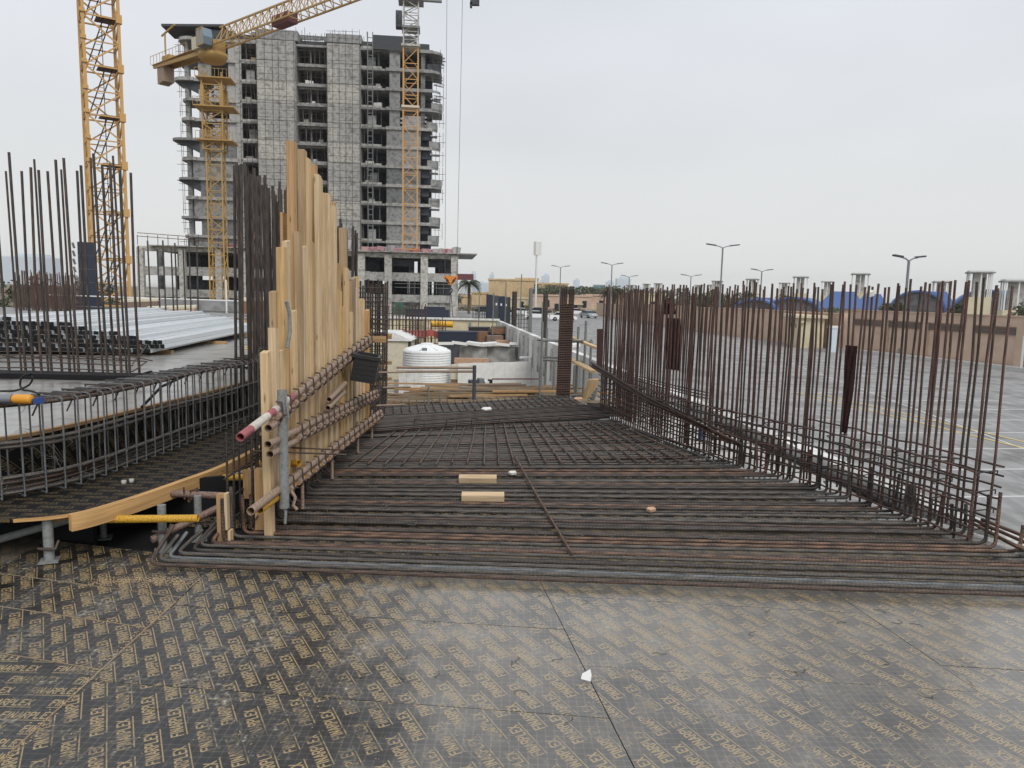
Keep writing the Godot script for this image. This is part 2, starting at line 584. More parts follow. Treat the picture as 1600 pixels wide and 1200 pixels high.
func make_materials() -> void:
	var WHITE := Color.WHITE
	# film faced plywood
	var fb := film_base()
	var fp := tex(film_print())
	var ply := mat("film_plywood", WHITE, 1.0)
	ply.albedo_texture = tex(fb[0])
	ply.roughness_texture = tex(fb[1])
	ply.roughness = 1.0
	ply.uv1_scale = Vector3(0.42, 0.42, 1)
	ply.detail_enabled = true
	ply.detail_albedo = fp
	ply.detail_blend_mode = BaseMaterial3D.BLEND_MODE_MIX
	ply.detail_uv_layer = BaseMaterial3D.DETAIL_UV_2
	var bn := noise(0.012, 3, FastNoiseLite.TYPE_SIMPLEX_SMOOTH, 31).get_seamless_image(512, 512)
	ply.heightmap_enabled = true
	ply.heightmap_texture = tex(bn)
	ply.heightmap_scale = 0.12
	ply.metallic_specular = 0.75
	ply.clearcoat_enabled = true
	ply.clearcoat = 0.35
	ply.clearcoat_roughness = 0.16
	var nf := near_film()
	var near: StandardMaterial3D = ply.duplicate()
	near.resource_name = "film_plywood_near"
	near.albedo_texture = tex(nf[0])
	near.roughness_texture = tex(nf[1])
	near.clearcoat = 1.0
	near.clearcoat_texture = tex(nf[2])
	near.detail_mask = tex(nf[3])
	near.clearcoat_roughness = 0.21
	near.metallic_specular = 0.6
	near.heightmap_enabled = false
	near.uv1_scale = Vector3(1.0 / FILM_SPAN, 1.0 / FILM_SPAN, 1)
	M["film_plywood_near"] = near
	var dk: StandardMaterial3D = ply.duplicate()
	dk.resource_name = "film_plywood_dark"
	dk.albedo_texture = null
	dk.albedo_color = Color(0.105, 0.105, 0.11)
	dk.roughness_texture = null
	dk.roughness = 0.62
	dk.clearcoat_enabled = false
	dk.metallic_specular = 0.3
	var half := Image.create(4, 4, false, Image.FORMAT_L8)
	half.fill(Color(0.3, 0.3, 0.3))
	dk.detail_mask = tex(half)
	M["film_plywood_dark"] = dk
	# the upper deck: the same board, wet, with its sky reflection painted in as pale grey
	var up: StandardMaterial3D = ply.duplicate()
	up.resource_name = "film_plywood_wet_sheen"
	var gn := grey(noise(0.009, 5, FastNoiseLite.TYPE_SIMPLEX_SMOOTH, 61), 512, 512)
	up.albedo_texture = tex(ramp(gn, 512, 512, [0.2, 0.4, 0.55, 0.75], [Color(0.40, 0.395, 0.38), Color(0.56, 0.555, 0.54), Color(0.63, 0.625, 0.61), Color(0.52, 0.51, 0.48)]))
	up.roughness_texture = null
	up.roughness = 0.36
	up.clearcoat = 0.6
	up.clearcoat_roughness = 0.22
	up.uv1_scale = Vector3(0.3, 0.3, 1)
	var quarter := Image.create(4, 4, false, Image.FORMAT_L8)
	quarter.fill(Color(0.3, 0.3, 0.3))
	up.detail_mask = tex(quarter)
	M["film_plywood_wet_sheen"] = up
	# timber
	var w1 := wood_image(3, Color(0.87, 0.785, 0.655), Color(0.765, 0.668, 0.53), Color(0.69, 0.60, 0.49), 0.6)
	var w2 := wood_image(9, Color(0.66, 0.59, 0.50), Color(0.48, 0.42, 0.355), Color(0.58, 0.555, 0.52), 0.8)
	wood("pine", w1)
	wood("pine_pale", w1, Color(1.0, 0.98, 0.94))
	wood("pine_orange", w1, Color(0.97, 0.88, 0.74))
	wood("pine_brown", w1, Color(0.88, 0.81, 0.73))
	wood("pine_grey", w1, Color(0.84, 0.82, 0.79))
	wood("pine_straw", w1, Color(0.98, 0.93, 0.82))
	wood("old_timber", w2)
	wood("old_timber_pale", w2, Color(1, 0.98, 0.93))
	# steel bars: ribs on the first UV, rust on the second
	var rib := Image.create(32, 32, false, Image.FORMAT_L8)
	for y in 32:
		for x in 32:
			var u := x / 32.0
			var ph := fposmod(y / 32.0 + (u * 2.0 if u < 0.5 else (1.0 - u) * 2.0) * 0.9, 1.0)
			var hgt := clampf(1.0 - absf(ph - 0.5) / 0.2, 0.0, 1.0)
			if absf(u - 0.5) < 0.05 or u < 0.05 or u > 0.95:
				hgt = 0.7
			rib.set_pixel(x, y, Color(hgt, hgt, hgt))
	var ribt := tex(rib)
	var rn := grey(noise(0.02, 5, FastNoiseLite.TYPE_SIMPLEX_SMOOTH, 21), 256, 256)
	var tones := {
		"bar_dark": [Color(0.175, 0.165, 0.158), Color(0.25, 0.232, 0.217), Color(0.32, 0.278, 0.245)],
		"bar_grey": [Color(0.235, 0.23, 0.222), Color(0.32, 0.308, 0.292), Color(0.40, 0.36, 0.325)],
		"bar_brown": [Color(0.205, 0.168, 0.152), Color(0.295, 0.238, 0.208), Color(0.375, 0.292, 0.245)],
		"bar_rust": [Color(0.26, 0.205, 0.175), Color(0.375, 0.29, 0.24), Color(0.49, 0.375, 0.295)],
		"bar_red": [Color(0.26, 0.19, 0.18), Color(0.37, 0.275, 0.245), Color(0.45, 0.33, 0.285)],
		"bar_blue": [Color(0.30, 0.315, 0.325), Color(0.39, 0.405, 0.415), Color(0.47, 0.475, 0.47)],
	}
	for key in tones:
		var tn: Array = tones[key]
		var m := mat(key, WHITE, 0.55, 0.0)
		m.detail_enabled = true
		m.detail_albedo = tex(ramp(rn, 256, 256, [0.25, 0.5, 0.75], tn))
		m.detail_blend_mode = BaseMaterial3D.BLEND_MODE_MIX
		m.detail_uv_layer = BaseMaterial3D.DETAIL_UV_2
		m.uv2_scale = Vector3(1, 1.3, 1)
		m.heightmap_enabled = true
		m.heightmap_texture = ribt
		m.heightmap_scale = 0.22
		m.uv1_scale = Vector3(1, 42.0, 1)
		m.metallic_specular = 0.5
	# concrete, paint, earth
	var cn := grey(noise(0.012, 5, FastNoiseLite.TYPE_SIMPLEX_SMOOTH, 41), 512, 512)
	var cn2 := grey(noise(0.03, 5, FastNoiseLite.TYPE_SIMPLEX_SMOOTH, 43), 512, 512)
	var ct := tex(ramp(cn, 512, 512, [0.2, 0.42, 0.6, 0.8], [Color(0.76, 0.75, 0.73), Color(0.92, 0.92, 0.91), Color(1, 1, 1), Color(0.84, 0.83, 0.81)]))
	var ct2 := tex(ramp(cn2, 512, 512, [0.2, 0.45, 0.6, 0.8], [Color(0.82, 0.82, 0.81), Color(0.95, 0.95, 0.95), Color(1, 1, 1), Color(0.88, 0.87, 0.85)]))
	var ct3 := tex(ramp(cn, 512, 512, [0.2, 0.45, 0.6, 0.8], [Color(0.93, 0.925, 0.92), Color(0.98, 0.98, 0.98), Color(1, 1, 1), Color(0.95, 0.945, 0.94)]))
	for a in [["concrete", 0.70, 0.70, 0.69, 0.12], ["concrete_pale", 0.77, 0.765, 0.745, 0.14], ["concrete_dark", 0.50, 0.51, 0.515, 0.1], ["concrete_grey", 0.61, 0.615, 0.615, 0.1], ["block", 0.72, 0.72, 0.72, 0.2],
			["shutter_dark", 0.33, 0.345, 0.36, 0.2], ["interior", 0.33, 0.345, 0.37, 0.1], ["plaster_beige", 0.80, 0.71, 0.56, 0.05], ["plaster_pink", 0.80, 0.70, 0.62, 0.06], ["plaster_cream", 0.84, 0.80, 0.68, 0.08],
			["white_sheet", 0.9, 0.9, 0.885, 0.3], ["kerb", 0.80, 0.80, 0.785, 0.5], ["earth", 0.50, 0.45, 0.38, 0.05], ["site_floor", 0.52, 0.50, 0.46, 0.2], ["cream_metal", 0.83, 0.80, 0.71, 0.3], ["tank_plastic", 0.93, 0.94, 0.935, 0.6],
			["dark_cloth", 0.29, 0.20, 0.20, 2.5], ["lattice_grey", 0.47, 0.44, 0.42, 0.8], ["roof_grey", 0.44, 0.44, 0.455, 0.1], ["brown_board", 0.55, 0.42, 0.33, 0.5], ["salmon_board", 0.80, 0.66, 0.55, 0.5]]:
		var m := mat(a[0], Color(a[1], a[2], a[3]), 0.9)
		world_tex(m, ct3 if String(a[0]).begins_with("plaster") or String(a[0]).begins_with("white") or String(a[0]).begins_with("tank") or String(a[0]).begins_with("cream") else (ct if a[4] < 0.16 else ct2), a[4])
		m.metallic_specular = 0.35
	world_tex(mat("lot", Color(0.60, 0.60, 0.595), 0.7), ct, 0.045)
	var seal := grey(noise(0.02, 4, FastNoiseLite.TYPE_SIMPLEX_SMOOTH, 47), 512, 512)
	var lotm: StandardMaterial3D = M["lot"]
	lotm.detail_enabled = true
	lotm.detail_albedo = tex(ramp(seal, 512, 512, [0.3, 0.55, 0.75], [Color(0.42, 0.42, 0.42, 0.35), Color(0.6, 0.6, 0.6, 0.0), Color(0.7, 0.69, 0.67, 0.3)]))
	lotm.detail_uv_layer = BaseMaterial3D.DETAIL_UV_2
	lotm.uv2_scale = Vector3(0.3, 0.06, 1)
	for a in [["crane_yellow", 0.82, 0.65, 0.40], ["crane_ochre", 0.74, 0.60, 0.35], ["crane_orange", 0.83, 0.64, 0.40], ["pipe_yellow", 0.80, 0.60, 0.16], ["pipe_tan", 0.62, 0.53, 0.45], ["pipe_rust", 0.50, 0.41, 0.36], ["pipe_grey", 0.54, 0.555, 0.55], ["band_red", 0.66, 0.37, 0.39], ["band_white", 0.82, 0.79, 0.75], ["scaffold_grey", 0.50, 0.51, 0.50], ["tie_steel", 0.33, 0.27, 0.25]]:
		var m := mat(a[0], Color(a[1], a[2], a[3]), 0.6, 0.0)
		world_tex(m, ct2, 1.4)
	# chips and rust on the yellow pipe
	var chip := grey(noise(0.07, 4, FastNoiseLite.TYPE_SIMPLEX_SMOOTH, 57), 256, 256)
	var py: StandardMaterial3D = M["pipe_yellow"]
	py.albedo_color = WHITE
	world_tex(py, tex(ramp(chip, 256, 256, [0.0, 0.3, 0.36, 0.7], [Color(0.22, 0.15, 0.1), Color(0.34, 0.24, 0.14), Color(0.78, 0.58, 0.15), Color(0.86, 0.68, 0.24)])), 7.0)
	for a in ["pipe_tan", "pipe_rust"]:
		var pm: StandardMaterial3D = M[a]
		var q: Color = pm.albedo_color
		pm.albedo_color = WHITE
		world_tex(pm, tex(ramp(chip, 256, 256, [0.2, 0.4, 0.5, 0.75], [q.darkened(0.38), q.darkened(0.12), q, q.lightened(0.15)])), 4.0)
	var gal := mat("galvanised", Color(0.90, 0.92, 0.93), 0.42, 0.3)
	world_tex(gal, ct2, 2.0)
	mat("black_void", Color(0.05, 0.055, 0.07), 0.9)  # near black that stands in for shade in voids and tube ends
	mat("black_plastic", Color(0.16, 0.16, 0.165), 0.5)
	mat("wire", Color(0.55, 0.54, 0.52), 0.5, 0.6)
	mat("cable", Color(0.1, 0.1, 0.1), 0.5)
	mat("tool_orange", Color(0.86, 0.60, 0.20), 0.45)
	mat("tool_blue", Color(0.16, 0.27, 0.52), 0.45)
	mat("blue_roof", Color(0.31, 0.42, 0.62), 0.55)
	mat("white_paint", Color(0.88, 0.88, 0.87), 0.5)
	mat("line_white", Color(0.80, 0.80, 0.79), 0.8)
	mat("line_yellow", Color(0.80, 0.72, 0.48), 0.8)
	mat("glass_dark", Color(0.14, 0.17, 0.20), 0.15)
	mat("glass_blue", Color(0.47, 0.55, 0.60), 0.12)
	mat("lamp_grey", Color(0.50, 0.52, 0.54), 0.5, 0.3)
	mat("rope", Color(0.36, 0.37, 0.39), 0.6)
	mat("tyre", Color(0.08, 0.08, 0.08), 0.9)
	mat("car_white", Color(0.92, 0.92, 0.92), 0.3)
	mat("car_silver", Color(0.68, 0.70, 0.71), 0.3, 0.3)
	mat("car_dark", Color(0.2, 0.21, 0.23), 0.3, 0.2)
	mat("skyline", Color(0.79, 0.84, 0.875), 0.6)  # pale blue grey with the distance haze painted into it
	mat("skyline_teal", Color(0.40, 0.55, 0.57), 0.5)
	mat("pink_wrap", Color(0.70, 0.55, 0.56), 0.7)
	mat("grey_wrap", Color(0.66, 0.65, 0.65), 0.7)
	mat("maroon", Color(0.42, 0.26, 0.27), 0.8)
	mat("hook_orange", Color(0.86, 0.53, 0.20), 0.6)
	mat("barrier_red", Color(0.68, 0.37, 0.34), 0.7)
	mat("bright_yellow", Color(0.88, 0.66, 0.16), 0.6)
	mat("mesh_green", Color(0.25, 0.38, 0.33), 0.8)
	mat("container_blue", Color(0.15, 0.18, 0.245), 0.6)
	mat("trunk", Color(0.42, 0.36, 0.29), 0.95)
	var lf := mat("leaf", WHITE, 0.75)
	lf.vertex_color_use_as_albedo = true
	lf.backlight_enabled = true
	lf.backlight = Color(0.25, 0.25, 0.25)

func sky_image() -> Image:
	var w := 768
	var h := 384
	var f := noise(0.9, 4, FastNoiseLite.TYPE_SIMPLEX_SMOOTH, 77)
	var dt := PackedFloat32Array()
	dt.resize(w * h * 3)
	var hor := lin(1, 1, 1)
	for y in h:
		var el := PI * 0.5 - PI * (y + 0.5) / h
		var se := sin(el)
		var ce := cos(el)
		var k := pow(clampf(se / 0.42, 0.0, 1.0), 0.75)
		for x in w:
			var az := TAU * (x + 0.5) / w
			var q := f.get_noise_3d(cos(az) * ce * 1.2, se * 3.2, sin(az) * ce * 1.2)
			var band := 1.0 + q * 0.12 * clampf(se * 5.0, 0.0, 1.0)
			var r := lerpf(0.735, 0.63, k) * band
			var g := lerpf(0.74, 0.66, k) * band
			var b := lerpf(0.705, 0.725, k) * band
			if se < 0.0:
				var d := clampf(-se / 0.06, 0.0, 1.0)
				r = lerpf(0.735, 0.30, d); g = lerpf(0.74, 0.29, d); b = lerpf(0.705, 0.27, d)
			var o := (y * w + x) * 3
			dt[o] = r; dt[o + 1] = g; dt[o + 2] = b
	return Image.create_from_data(w, h, false, Image.FORMAT_RGBF, dt.to_byte_array())

# ------------------------------------------------------------------ near deck
var AXIS := Vector2(-0.109, -0.994)      # plan direction (x, z) in which the site runs away from the viewer

# a plywood sheet lying flat: outline in plan, thickness down from y; text runs along d
func sheet(poly: PackedVector2Array, y: float, d: Vector2, parent: Node3D, thick := 0.018, near := false) -> void:
	if poly.size() < 3:
		return
	var mb := MB.new()
	mb.prism(Vector3(0, y - thick, 0), Vector3.RIGHT, Vector3(0, 0, -1), PackedVector2Array(Array(poly).map(func(p): return Vector2(p.x, -p.y))), thick)
	var al := d.normalized()
	var up := Vector2(al.y, -al.x)
	var o := Vector2(rf(0, 9), rf(0, 9))
	var tw := rf(-0.03, 0.03)
	for i in mb.v.size():
		var p := Vector2(mb.v[i].x, mb.v[i].z).rotated(tw)
		mb.t[i] = Vector2(mb.v[i].x + 2.9, mb.v[i].z + 4.9) if near else p.rotated(0.13) + o
		mb.t2[i] = Vector2(p.dot(al) / 0.27, -p.dot(up) / 0.17) + o
	part("plywood_sheet", mb, M.film_plywood_near if near else (M.film_plywood_wet_sheen if y > 0.3 else M.film_plywood), parent)

func shrink(poly: PackedVector2Array, g: float) -> PackedVector2Array:
	var r := Geometry2D.offset_polygon(poly, -g)
	return r[0] if r.size() else PackedVector2Array()

func build_near_deck() -> void:
	var deck := structure("formwork_deck")
	var dr := Vector2(-0.484, -0.875)
	# strips between the seams; each has its own rows of sheets
	var cols := [[-1.69, 0.0, 0.345, 0.165], [0.345, 0.165, 1.98, 0.165], [1.98, 0.165, 3.62, 0.165]]
	var rows := [[-1.25, -1.95, -2.67, -3.40, -4.14, -4.86], [-1.5, -2.25, -3.06, -3.80, -4.52, -5.25], [-1.2, -2.42, -3.28, -3.98, -4.7, -5.4]]
	for c in 3:
		var q: Array = cols[c]
		for r in 5:
			var z0: float = rows[c][r]
			var z1: float = rows[c][r + 1]
			var pts := PackedVector2Array()
			for cr in [[0, z0], [1, z0], [1, z1], [0, z1]]:
				var k: float = q[cr[0] * 2]
				var sl: float = q[cr[0] * 2 + 1]
				var x: float = k + (cr[1] + 3.0) * sl
				pts.append(Vector2(x, cr[1] + x * 0.09))
			sheet(shrink(pts, 0.0018), rf(-0.001, 0.001), dr, deck, 0.018, true)
	# the sheets left of the long diagonal seam, laid at another angle
	var dl := Vector2(-0.56, -0.83)
	var zs := [-2.25, -2.94, -3.33, -3.68, -4.22, -4.9]
	for r in 4:
		for c in 3:
			var xa := -1.695 - 1.22 * c
			var xb := -1.695 - 1.22 * (c + 1) + (0.0 if c < 2 else -2.0)
			var pts := PackedVector2Array()
			for cr in [[xa, zs[r]], [xb, zs[r]], [xb, zs[r + 1]], [xa, zs[r + 1]]]:
				pts.append(Vector2(cr[0], cr[1] + (cr[0] + 1.8) * 0.235))
			sheet(shrink(pts, 0.0028 if c == 0 else 0.0012), -0.004 + rf(-0.001, 0.001), Vector2(1, -0.02) if r == 0 else (Vector2(0.62, -0.78) if r > 3 else dl), deck, 0.018, true)
	# under the steel mat the sheets go on
	for i in 5:
		for j in 5:
			var x0 := -2.2 + 1.22 * i
			var z0 := -4.6 - 1.42 * j
			var p := PackedVector2Array([Vector2(x0, z0), Vector2(x0 + 1.217, z0), Vector2(x0 + 1.217, z0 - 1.417), Vector2(x0, z0 - 1.417)])
			var lim := PackedVector2Array([Vector2(-2.2, -4.9), Vector2(3.5, -4.75), Vector2(2.75, -6.2), Vector2(2.2, -7.3), Vector2(1.35, -9.9), Vector2(1.0, -11.6), Vector2(-2.1, -10.2)])
			for k in Geometry2D.intersect_polygons(p, lim):
				sheet(k, -0.022, dr, deck)
	# the timber that shows in the long seam, and joists below
	var mb := MB.new()
	mb.beam(V(-1.6925, -0.008, -2.0), V(-1.6925, -0.006, -3.60), 0.005, 0.018)
	part("seam_strip", mb, M.old_timber_pale, deck)
	for r in [1, 2, 3]:
		mb = MB.new()
		mb.beam(V(-1.70, -0.010, zs[r] + 0.024), V(-1.70 - 1.7, -0.010, zs[r] + 0.024 - 0.40), 0.004, 0.016)
		part("seam_strip", mb, M.old_timber_pale, deck)
	mb = MB.new()
	mb.prism(V(0, -0.14, 0), Vector3.RIGHT, V(0, 0, -1), PackedVector2Array([Vector2(-6, 1.0), Vector2(3.6, 1.0), Vector2(3.6, 4.3), Vector2(3.2, 5.0), Vector2(2.75, 6.2), Vector2(2.2, 7.3), Vector2(1.35, 9.9), Vector2(1.0, 11.6), Vector2(-2.1, 10.3), Vector2(-6, 10.3)]), 0.09)
	part("deck_base", mb, M.black_void, deck)  # black, so shade under the soffit is painted into this base
	# a scrap of pale board beside the seam
	mb = MB.new()
	mb.prism(V(0.335, 0.012, -2.90), V(0.9, 0.25, 0.1).normalized(), V(-0.2, 0.5, -0.8).normalized(), PackedVector2Array([Vector2(-0.02, 0), Vector2(0.015, -0.018), Vector2(0.028, 0.01), Vector2(0.03, 0.035), Vector2(-0.008, 0.022)]), 0.006)
	single("broken_board_scrap", mb, M.white_sheet, "small torn white scrap lying across the dark seam of the plywood deck", "scrap")
	# sawdust lying in a streak by the left props, and along the seams
	var mm := MultiMesh.new()
	mm.transform_format = MultiMesh.TRANSFORM_3D
	var ch := MB.new()
	ch.box(Vector3.ZERO, V(0.007, 0.0012, 0.0016))
	mm.mesh = ch.mesh()
	mm.instance_count = 1500
	for i in 1500:
		var p := V(0, 0.003, 0)
		if i < 950:
			var a := rf(-1.0, 1.0)
			p = V(-1.98 + a * 0.28 + rng.randfn(0, 0.05), 0.003, -3.86 + 0.05 * a * a + rng.randfn(0, 0.035))
		elif i < 1250:
			var s := rf(0, 1)
			p = V(-1.7 + rng.randfn(0, 0.02), 0.003, lerpf(-2.3, -3.6, s))
		else:
			p = V(rf(-2.4, 0.2), 0.002, rf(-2.3, -3.8))
		mm.set_instance_transform(i, Transform3D(Basis.from_euler(V(0, rf(0, TAU), 0)).scaled(Vector3.ONE * rf(0.4, 1.2)), p))
	var mi := MultiMeshInstance3D.new()
	mi.name = "sawdust"
	mi.multimesh = mm
	mi.material_override = M.pine_pale
	add_child(mi, true)
	tag(stuff(mi), "pale sawdust strewn over the dark plywood deck", "sawdust")

# ------------------------------------------------------------------ steel mat
func wall_x(z: float) -> float:
	var q := [[-4.0, 3.5], [-4.7, 3.13], [-5.92, 2.66], [-6.77, 2.17], [-7.73, 1.72], [-9.73, 1.16], [-11.6, 0.85]]
	for i in q.size() - 1:
		if z <= q[i][0] and z >= q[i + 1][0]:
			return lerpf(q[i][1], q[i + 1][1], (z - q[i][0]) / (q[i + 1][0] - q[i][0]))
	return 3.5 if z > -4.0 else 0.85

func left_x(z: float) -> float:
	var q := [[-4.0, -2.04], [-4.35, -1.84], [-4.75, -1.60], [-6.0, -1.60], [-9.9, -1.74], [-11.6, -1.8]]
	for i in q.size() - 1:
		if z <= q[i][0] and z >= q[i + 1][0]:
			return lerpf(q[i][1], q[i + 1][1], (z - q[i][0]) / (q[i + 1][0] - q[i][0]))
	return -2.06

func bent_bar(p: Array, r: float, k := 7) -> MB:
	# path with its corners rounded
	var out := PackedVector3Array()
	for i in p.size():
		if i == 0 or i == p.size() - 1:
			out.append(p[i])
			continue
		var a: Vector3 = p[i - 1]
		var b: Vector3 = p[i]
		var c: Vector3 = p[i + 1]
		var da := (a - b).normalized()
		var dc := (c - b).normalized()
		var l := minf(0.055, minf(a.distance_to(b), b.distance_to(c)) * 0.45)
		for s in 5:
			var t := s / 4.0
			var q0 := b + da * l * (1 - t)
			var q1 := b + dc * l * t
			out.append(q0.lerp(q1, t))
	var mb := MB.new()
	mb.off = Vector2(0, rf(0, 10))
	mb.tube(out, r, k)
	return mb

func mat_slope(z: float) -> float:
	if z > -6.5:
		return lerpf(0.035, -0.10, clampf((z + 4.0) / -2.5, 0, 1))
	if z > -8.5:
		return lerpf(-0.10, -0.33, (z + 6.5) / -2.0)
	return lerpf(-0.33, -0.55, clampf((z + 8.5) / -2.2, 0, 1))

func build_mat() -> void:
	var o := thing("rebar_mat", "wide dark mat of steel bars laid side by side across the deck", "rebar mat", V(0.4, 0, -7.0))
	var kinds := ["bar_dark", "bar_grey", "bar_grey", "bar_brown", "bar_grey", "bar_dark", "bar_rust"]
	var near := ["bar_brown", "bar_grey", "bar_blue", "bar_grey", "bar_dark", "bar_grey", "bar_rust", "bar_brown", "bar_grey", "bar_rust"]
	var z := -3.93
	var n := 0
	while z > -10.75:
		var sl := mat_slope(z)
		var zl := z + sl * left_x(z)
		var zr := z + sl * wall_x(z)
		var xl := left_x(zl) + rf(-0.03, 0.03)
		var xr := wall_x(zr) + rf(-0.05, 0.04)
		var y := 0.042 + rf(-0.007, 0.007)
		if n % 5 == 2:
			y -= 0.01
		var j := rf(-0.012, 0.012)
		var a := V(xl, y, z + sl * xl)
		var b := V(xr, y, z + sl * xr + j)
		var mid := a.lerp(b, rf(0.35, 0.65)) + V(0, rf(-0.006, 0.0), rf(-0.014, 0.014))
		var mid2 := a.lerp(b, rf(0.7, 0.85)) + V(0, rf(-0.006, 0.003), rf(-0.01, 0.01))
		var pts := []
		var up := rf(0.17, 0.33)
		if n < 7:
			pts.append(a + V(rf(0.0, 0.05), 0.05 + rf(0, 0.08), -rf(0.22, 0.30)))
		elif n < 40:
			pts.append(a + V(rf(-0.02, 0.01), up, rf(-0.04, 0.02)))
		pts.append_array([a, mid, mid2, b])
		if n < 8:
			pts.append(b + V(rf(-0.12, -0.02), 0.06, -rf(0.2, 0.3)))
		elif n < 40:
			pts.append(b + V(rf(-0.03, 0.04), rf(0.16, 0.36), rf(-0.05, 0.02)))
		var k: String = near[n % near.size()] if n < 10 else kinds[rng.randi() % kinds.size()]
		var far_zone := z < -8.3
		part("transverse_bar", bent_bar(pts, 0.0118 if n % 7 != 5 else 0.010, 8 if n < 30 else 5), M[k], o)
		n += 1
		z -= rf(0.058, 0.078) if not far_zone else rf(0.05, 0.075)
	# lower layer, seen in the gaps
	z = -4.1
	while z > -10.6:
		var sl := mat_slope(z)
		var xl := left_x(z) + 0.03
		var xr := wall_x(z + sl * 2.0) - 0.05
		var mb := MB.new()
		mb.bar(V(xl, 0.013, z + sl * xl), V(xr, 0.013, z + sl * xr), 0.011, 5)
		part("lower_bar", mb, M[["bar_dark", "bar_brown"][rng.randi() % 2]], o)
		z -= 0.16
	# bars laid lengthwise on top, in the middle of the mat
	var x := -1.42
	var i := 0
	while x < 2.12:
		var z0 := -6.38 - (x + 1.4) * 0.115 + rf(-0.04, 0.04)
		var l := minf(rf(2.0, 2.25), 2.6 - x * 0.15)
		var a := V(x, 0.068, z0)
		var fan := (x - 0.2) * 0.10
		var d := V(-0.075 - fan, 0, -0.99).normalized()
		var b := a + d * l
		b.x = minf(b.x, wall_x(b.z) - 0.1)
		b.x = maxf(b.x, left_x(b.z) + 0.06)
		var mb := MB.new()
		mb.off = Vector2(0, rf(0, 5))
		mb.tube(path([a, a.lerp(b, 0.5) + V(rf(-0.015, 0.015), 0, 0), b]), 0.0085, 6)
		part("lengthwise_bar", mb, M[["bar_brown", "bar_rust", "bar_grey"][i % 3]], o)
		i += 1
		x += rf(0.13, 0.165)
	# more of them further back, behind the bundle
	for k in 26:
		var xs := lerpf(-1.6, 0.95, k / 25.0)
		var zz := -9.2 - (xs + 1.6) * 0.42
		var mb := MB.new()
		var e := V(xs - 0.16, 0.066, zz - 1.0)
		mb.bar(V(xs, 0.066, zz), e, 0.008, 5)
		part("lengthwise_bar", mb, M.bar_dark, o)
	# short bent chairs that stand up between the bars
	for k in 9:
		var mb := MB.new()
		var p := V(-1.05 + k * 0.33 + rf(-0.05, 0.05), 0.045, -8.0 - k * 0.07 + rf(-0.2, 0.1))
		mb.tube(path([p + V(-0.06, 0, 0), p + V(-0.05, 0.13, 0), p + V(0.06, 0.13, 0.02), p + V(0.07, 0, 0.02)]), 0.006, 5)
		part("bar_chair", mb, M.bar_dark, o)
	# the long bundle that crosses the mat in a slight curve
	var bu := thing("rebar_bundle", "long curved bundle of bars lying across the far half of the mat", "rebar bundle", V(0, 0.08, -8.8))
	for k in 24:
		var w := k * 0.03 + rf(-0.008, 0.008)
		var p := PackedVector3Array()
		for s in 9:
			var t := s / 8.0
			var xx := lerpf(-1.68 + rf(-0.05, 0.05) * (1 if s == 0 else 0), 1.5 - w * 0.25, t)
			var curve := -0.34 * sin(t * PI * 0.5) - 1.2 * t + 0.0
			p.append(V(xx, 0.09 + (k % 3) * 0.014, -7.75 + curve - w * (0.85 + 0.25 * t)))
		var mb := MB.new()
		mb.tube(p, 0.009, 5)
		part("bar", mb, M[["bar_brown", "bar_grey", "bar_dark", "bar_dark"][k % 4]], bu)
	# one loose bar and two blocks of wood
	var mb1 := MB.new()
	mb1.tube(path([V(0.035, 0.09, -6.82), V(0.21, 0.068, -5.5), V(0.38, 0.064, -4.24)]), 0.0085, 7)
	single("loose_bar", mb1, M.bar_rust, "single thin rusty bar lying lengthwise on top of the mat", "rebar")
	for s in [[-0.265, -5.93, 0.31, "upper of two short planed wood blocks lying on the steel mat"], [-0.2, -5.40, 0.32, "lower of two short planed wood blocks lying on the steel mat, nearer the viewer"]]:
		var mb := MB.new()
		mb.off = Vector2(rf(0, 3), rf(0, 3))
		mb.box(V(s[0], 0.078, s[1]), V(s[2], 0.045, 0.07), Basis.from_euler(V(0.25, 0.02, 0.01)))
		single("wood_block", mb, M.pine, s[3], "wood block", "wood blocks on the mat")
	# tie wire at the crossings and offcuts, too small to pick apart
	var tw := MB.new()
	for k in 260:
		var zz := rf(-4.2, -9.5)
		var p := V(rf(left_x(zz) + 0.1, wall_x(zz) - 0.1), 0.06, zz)
		var pp := PackedVector3Array()
		var an := rf(0, TAU)
		for s in 4:
			pp.append(p + V(cos(an + s * 0.7) * 0.025 * s, 0.012 * (s % 2), sin(an + s * 0.7) * 0.025 * s))
		tw.tube(pp, 0.0013, 3)
	stuff(part("tie_wire", tw, M.wire, o))
	var ow := MB.new()
	for k in 30:
		var p := V(rf(-1.6, 2.4), 0.003, rf(-2.5, -3.8))
		var pp := PackedVector3Array()
		var an := rf(0, TAU)
		for s in 6:
			pp.append(p + V(cos(an) * 0.012 * s, 0.0, sin(an) * 0.012 * s))
			an += rf(-0.2, 0.7)
		ow.tube(pp, 0.0011, 3)
	var owo := single("wire_offcuts", ow, M.bar_dark, "fine tie wire offcuts scattered over the plywood deck", "wire offcuts")
	stuff(owo)
